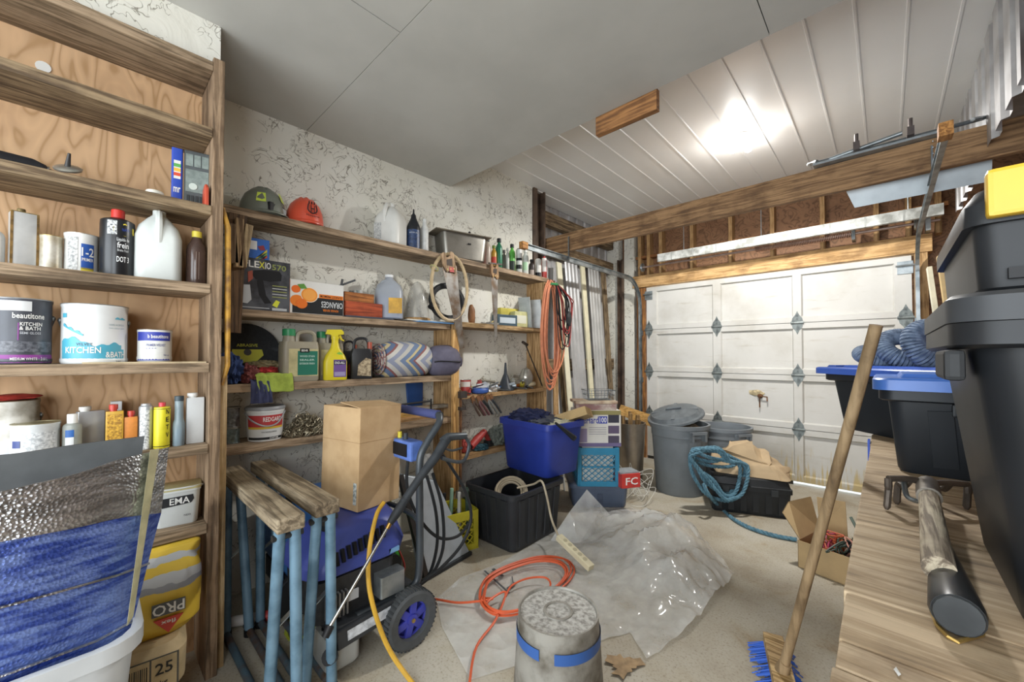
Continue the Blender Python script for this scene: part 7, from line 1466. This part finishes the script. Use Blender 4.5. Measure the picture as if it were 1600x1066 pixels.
def tote(lb, loc, rz, dx, dy, h, taper, body, lid, lidover=.03, group='totes on the bench', nribs=3):
    t = T('storage_tote', lb, 'tote', loc, rz, group)
    MB().loft([(0, dx * taper * .97, dy * taper * .97, .22), (.01, dx * taper, dy * taper, .22), (h, dx, dy, .22), (h, dx - .01, dy - .01, .22), (.02, dx * taper - .01, dy * taper - .01, .22)], 5).build('body', body, t)
    for s in (-1, 1):
        for k in range(nribs):
            f = ((k + .5) / nribs - .5) * .8; b = MB()
            b.bar((s * dx * taper / 2, f * dy * taper, .03), (s * dx / 2, f * dy, h - .05), .05, .008, (1, 0, 0)).build('rib', body, t)
    MB().loft([(h - .035, dx + .03, dy + .03, .2), (h - .03, dx + .045, dy + .045, .2), (h, dx + .045, dy + .045, .2)], 5).build('rim', body, t)
    if lid:
        l = MB().loft([(h + .001, dx + 2 * lidover, dy + 2 * lidover, .2), (h + .03, dx + 2 * lidover, dy + 2 * lidover, .2), (h + .036, dx + 2 * lidover - .012, dy + 2 * lidover - .012, .2)], 5).build('lid', lid, t)
        for k in range(4): MB().loft([(h + .036, dx * .8, dy * .17, .2, 0, (k - 1.5) * dy * .25), (h + .048, dx * .76, dy * .14, .2, 0, (k - 1.5) * dy * .25)], 4).build('lid_ridge', lid, l)
        for s in (-1, 1):
            for k in range(3): MB().loft([(h + .030, .07, .10, .2, s * (dx / 2 + lidover - .035), (k - 1) * dy * .3), (h + .046, .05, .08, .2, s * (dx / 2 + lidover - .035), (k - 1) * dy * .3)], 4).build('lid_knuckle', lid, l)
    return t
tote('farthest dark tote with a blue lid at the end of bench', (.13, 2.645, ZB + .001), R(-47), .66, .36, .285, .86, GB_, LB, .055)
t = tote('middle dark tote with a light blue lid on the bench', (.255, 2.06, ZB + .001), 0, .42, .46, .268, .90, GB_, mat('#4a7ad0', .35, 0, .05, 6), .03) if False else None
t = T('storage_tote', 'middle dark tote with a light blue lid on the bench', 'tote', (.24, 1.99, ZB + .001), R(-90), 'totes on the bench')
def tote2(t, dx, dy, h, taper, body, lid, lo, hand=True):
    MB().loft([(0, dx * taper * .97, dy * taper * .97, .22), (.01, dx * taper, dy * taper, .22), (h, dx, dy, .22), (h, dx - .01, dy - .01, .22), (.02, dx * taper - .01, dy * taper - .01, .22)], 5).build('body', body, t)
    for k in range(2):
        f = (k - .5) * .5; MB().bar((dx * taper / 2, f * dy * taper, .03), (dx / 2, f * dy, h - .06), .055, .008, (1, 0, 0)).build('rib', body, t)
    MB().loft([(h - .035, dx + .024, dy + .024, .2), (h - .03, dx + .04, dy + .04, .2), (h, dx + .04, dy + .04, .2)], 5).build('rim', body, t)
    if hand: MB().box((dx / 2 - .01, -dy * .2, h - .075), (dx / 2 + .02, dy * .2, h - .0355)).build('handle', body, t, bevel=.006)
    if lid:
        l = MB().loft([(h + .001, dx + 2 * lo, dy + 2 * lo, .2), (h + .034, dx + 2 * lo, dy + 2 * lo, .2), (h + .040, dx + 2 * lo - .012, dy + 2 * lo - .012, .2)], 5).build('lid', lid, t)
        if hand:
          for s in (-1, 1): MB().loft([(h + .040, dx * .9, dy * .36, .15, 0, s * dy * .26), (h + .054, dx * .86, dy * .32, .15, 0, s * dy * .26)], 4).build('lid_ridge', lid, l)
tote2(t, .36, .48, .268, .90, GB_, mat('#4a7ad0', .35, 0, .05, 6), .035)
# big near tote and the yellow latched box on it
t = T('storage_tote', 'tall black tote nearest on the bench without a blue lid', 'tote', (.365, 1.06, ZB + .001), R(-90), 'totes on the bench')
tote2(t, .48, .56, .425, .82, mat('#1f2124', .42, 0, .08, 6), mat('#3a3c3f', .45, 0, .08, 6), .022, False)
MB().box((.10, -.306, .345), (.236, -.285, .388)).build('side_grip', mat('#1f2123', .55), t, bevel=.006)
zt2 = ZB + .001 + .425 + .042
t = T('latched_box', 'black box with yellow latches stacked on the near tote', 'tool box', (.36, 1.09, zt2), R(-90)); K2 = mat('#222427', .45, 0, .1, 8)
MB().loft([(0, .40, .50, .12), (.01, .42, .52, .12), (.10, .43, .53, .12)], 5).build('body', K2, t); MB().loft([(.10, .45, .55, .12), (.13, .45, .55, .12), (.155, .42, .52, .15), (.16, .40, .50, .15)], 5).build('lid', K2, t)
for y in (-.20, .14): MB().box((.215, y - .055, .105), (.240, y + .055, .172)).build('yellow_latch', mat('#d2a92f', .4, 0, .06, 8), t, bevel=.006)
MB().box((.214, -.235, .02), (.222, -.205, .035)).build('slot', BLACK(), t)
# rope coil on the far lid
p = onZ(1432, 540, 1.27); RB = mat('#7d8ea6', .75, 0, .15, 40, bmp=.2, c2='#56667e'); zt3 = ZB + .285 + .050
t = T('rope_coil', 'grey blue rope coils lying on the farthest tote lid', 'rope', (.14, 2.58, zt3)); rnd = random.Random(3)
def ringcoil(c, ax, Rr, rr, turns, name):
    ax = Vector(ax).normalized(); u = ax.orthogonal().normalized(); v = ax.cross(u); P = []
    N_ = turns * 16
    for i in range(N_): a = 2 * math.pi * i / N_; b_ = 2 * math.pi * i / 16; d = u * math.cos(a) + v * math.sin(a); P.append(Vector(c) + d * (Rr + rr * math.cos(b_)) + ax * rr * math.sin(b_))
    return MB().path(P, .0075, 5, False, True).torus(c, ax, Rr, rr * .9, 24, 8).build(name, RB, t, world=True)
ringcoil((.15, 2.56, zt3 + .10), (.55, -.8, .3), .075, .036, 42, 'coil'); ringcoil((.06, 2.66, zt3 + .085), (.3, -.8, .65), .07, .034, 40, 'coil'); ringcoil((-.04, 2.72, zt3 + .048), (.2, -.4, .9), .06, .026, 36, 'coil')
MB().lump((.16, 2.56, zt3 + .1), (.12, .05, .12), 3, .3, 2, 2, False).build('inner_bundle', mat('#4a5f8f', .8), t, world=True)
# broom leaning on the middle tote
t = T('push_broom', 'push broom with a long wooden handle and blue bristles', 'broom', (-.30, 1.92, 0)); BWD = wood('#9f8766', '#8a7354', 'Z', fine=.5, bmp=.1)
f0 = onZ(1222, 1052, .06); top_ = onD(1369, 508, 1.20)
t.location = (f0.x, f0.y, 0)
MB().path([f0, f0.lerp(top_, .5), top_], [.0165, .0165, .0165], 14).build('handle', BWD, t, world=True)
ang = math.atan2(.55, .6); hd = Vector((.62, .78, 0)).normalized() if False else Vector((.30, -.95, 0)).normalized()
c = f0 + Vector((0, 0, -.012)); MB().bar(c - hd * .23, c + hd * .23, .075, .045).build('block', wood('#c2a678', '#97794a', 'X', bmp=.15), t, world=True, bevel=.004)
b = MB(); rnd = random.Random(1); sd = Vector((-hd.y, hd.x, 0))
for k in range(520):
    u, v = rnd.uniform(-.225, .225), rnd.uniform(-.05, .04); p_ = c + hd * u + sd * v * .7 + Vector((0, 0, -.018)); q_ = p_ + sd * (v * .9 + (.02 if v > 0 else -.02)) + Vector((rnd.gauss(0, .004), rnd.gauss(0, .004), -p_.z + .001)); b.path([p_, q_], .0022, 3, False)
br = b.build('bristles', flat('#2f62c4', .6), t, world=True); br['kind'] = 'stuff'
MB().path([c + Vector((0, 0, .02)), c + (top_ - f0).normalized() * .07], [.026, .020], 12).build('socket', BWD, t, world=True)
# hand cultivator and black handle tool on the bench
t = T('hand_cultivator', 'rusty garden cultivator with weathered wooden handle on the bench', 'garden tool', (.07, 1.2, ZB)); IR = mat('#5b5148', .55, .5, .3, 14)
hd0 = onD(1449, 757, .985); he = onZ(1467, 890, ZB + .045)
MB().path([hd0 + (he - hd0) * .12, hd0 + (he - hd0) * .5, he], [.017, .0185, .0205], 14).build('handle', wood('#b8ad98', '#7d7060', 'Y', fine=1.6, bmp=.6), t, world=True)
MB().cyl(hd0 + (hd0 - he) * .0, hd0 + (he - hd0) * .22, .021, .022, 14).build('ferrule', mat('#8d867c', .4, .6, .2, 20), t, world=True)
sx = Vector((.74, .67, 0)); tips = []
lt = onD(1388, 748, .985); rt = onD(1512, 757, .985)
MB().tube([lt, lt.lerp(hd0, .5) + Vector((0, 0, .006)), hd0 + Vector((0, 0, .004)), hd0.lerp(rt, .5) + Vector((0, 0, .004)), rt], .0075, 8, 6).build('head_bar', IR, t, world=True)
for k, f_ in enumerate((0, .27, .52, .78, 1)):
    p_ = lt.lerp(rt, f_); bk = Vector((-.02, .03, 0)) if k % 2 else Vector((.0, .0, 0))
    MB().path(spline([p_, p_ + bk * .5 + Vector((0, -.004, -.02)), Vector((p_.x, p_.y, ZB + .05)) + bk, Vector((p_.x - .004, p_.y - .012, ZB + .002)) + bk], 5), [.0075] * 15 + [.003], 8).build('tine', IR, t, world=True)
MB().tube([onD(1412, 752, .99), onD(1417, 775, .96), onD(1432, 783, .94), onD(1440, 781, .93)], .0055, 8, 5).build('brace', STEEL, t, world=True)
t = T('black_handle_tool', 'black tapered tool handle lying under the cultivator', 'tool', (.07, .8, ZB)); e0 = onZ(1497, 962, ZB + .030); e1 = onZ(1476, 880, ZB + .022)
MB().path([e0, e0.lerp(e1, .06), e0.lerp(e1, .3), e1, e1 + (e1 - e0) * .8], [.0265, .0285, .0265, .020, .012], 18).build('grip', mat('#26282a', .35, 0, .06, 10), t, world=True); MB().cyl(e0, e0 + (e0 - e1).normalized() * .004, .0255, .024, 18).build('end_cap', mat('#3b3e40', .4), t, world=True)
t = T('brass_ring', 'flat brass wire ring lying under the black tool handle', 'ring', tuple(onZ(1495, 970, ZB)))
pp = [onZ(a, b_, ZB + .0035) for a, b_ in ((1456, 957), (1464, 978), (1482, 996), (1496, 1003), (1535, 992), (1536, 982), (1500, 945))]
MB().path(pp, .0028, 6, False, True).build('ring', mat('#b99a58', .35, .7), t, world=True)
tag(MB().add([tup(onZ(1396, 1046, ZB + .002)), tup(onZ(1400, 1042, ZB + .003)), tup(onZ(1408, 1054, ZB + .002)), tup(onZ(1404, 1057, ZB + .002)), tup(onZ(1398, 1046, ZB + .0045))], [(0, 1, 4), (1, 2, 4), (2, 3, 4), (3, 0, 4), (3, 2, 1, 0)]).build('paper_scrap', flat('#dfe0dd')), 'tiny white paper scrap on the bench boards', 'scrap')
tag(MB().box((-.064, 2.34, .82), (-.056, 2.40, .93)).build('blue_tape', flat('#2f55c0')), 'blue tape strip stuck at the far bench edge', 'tape')
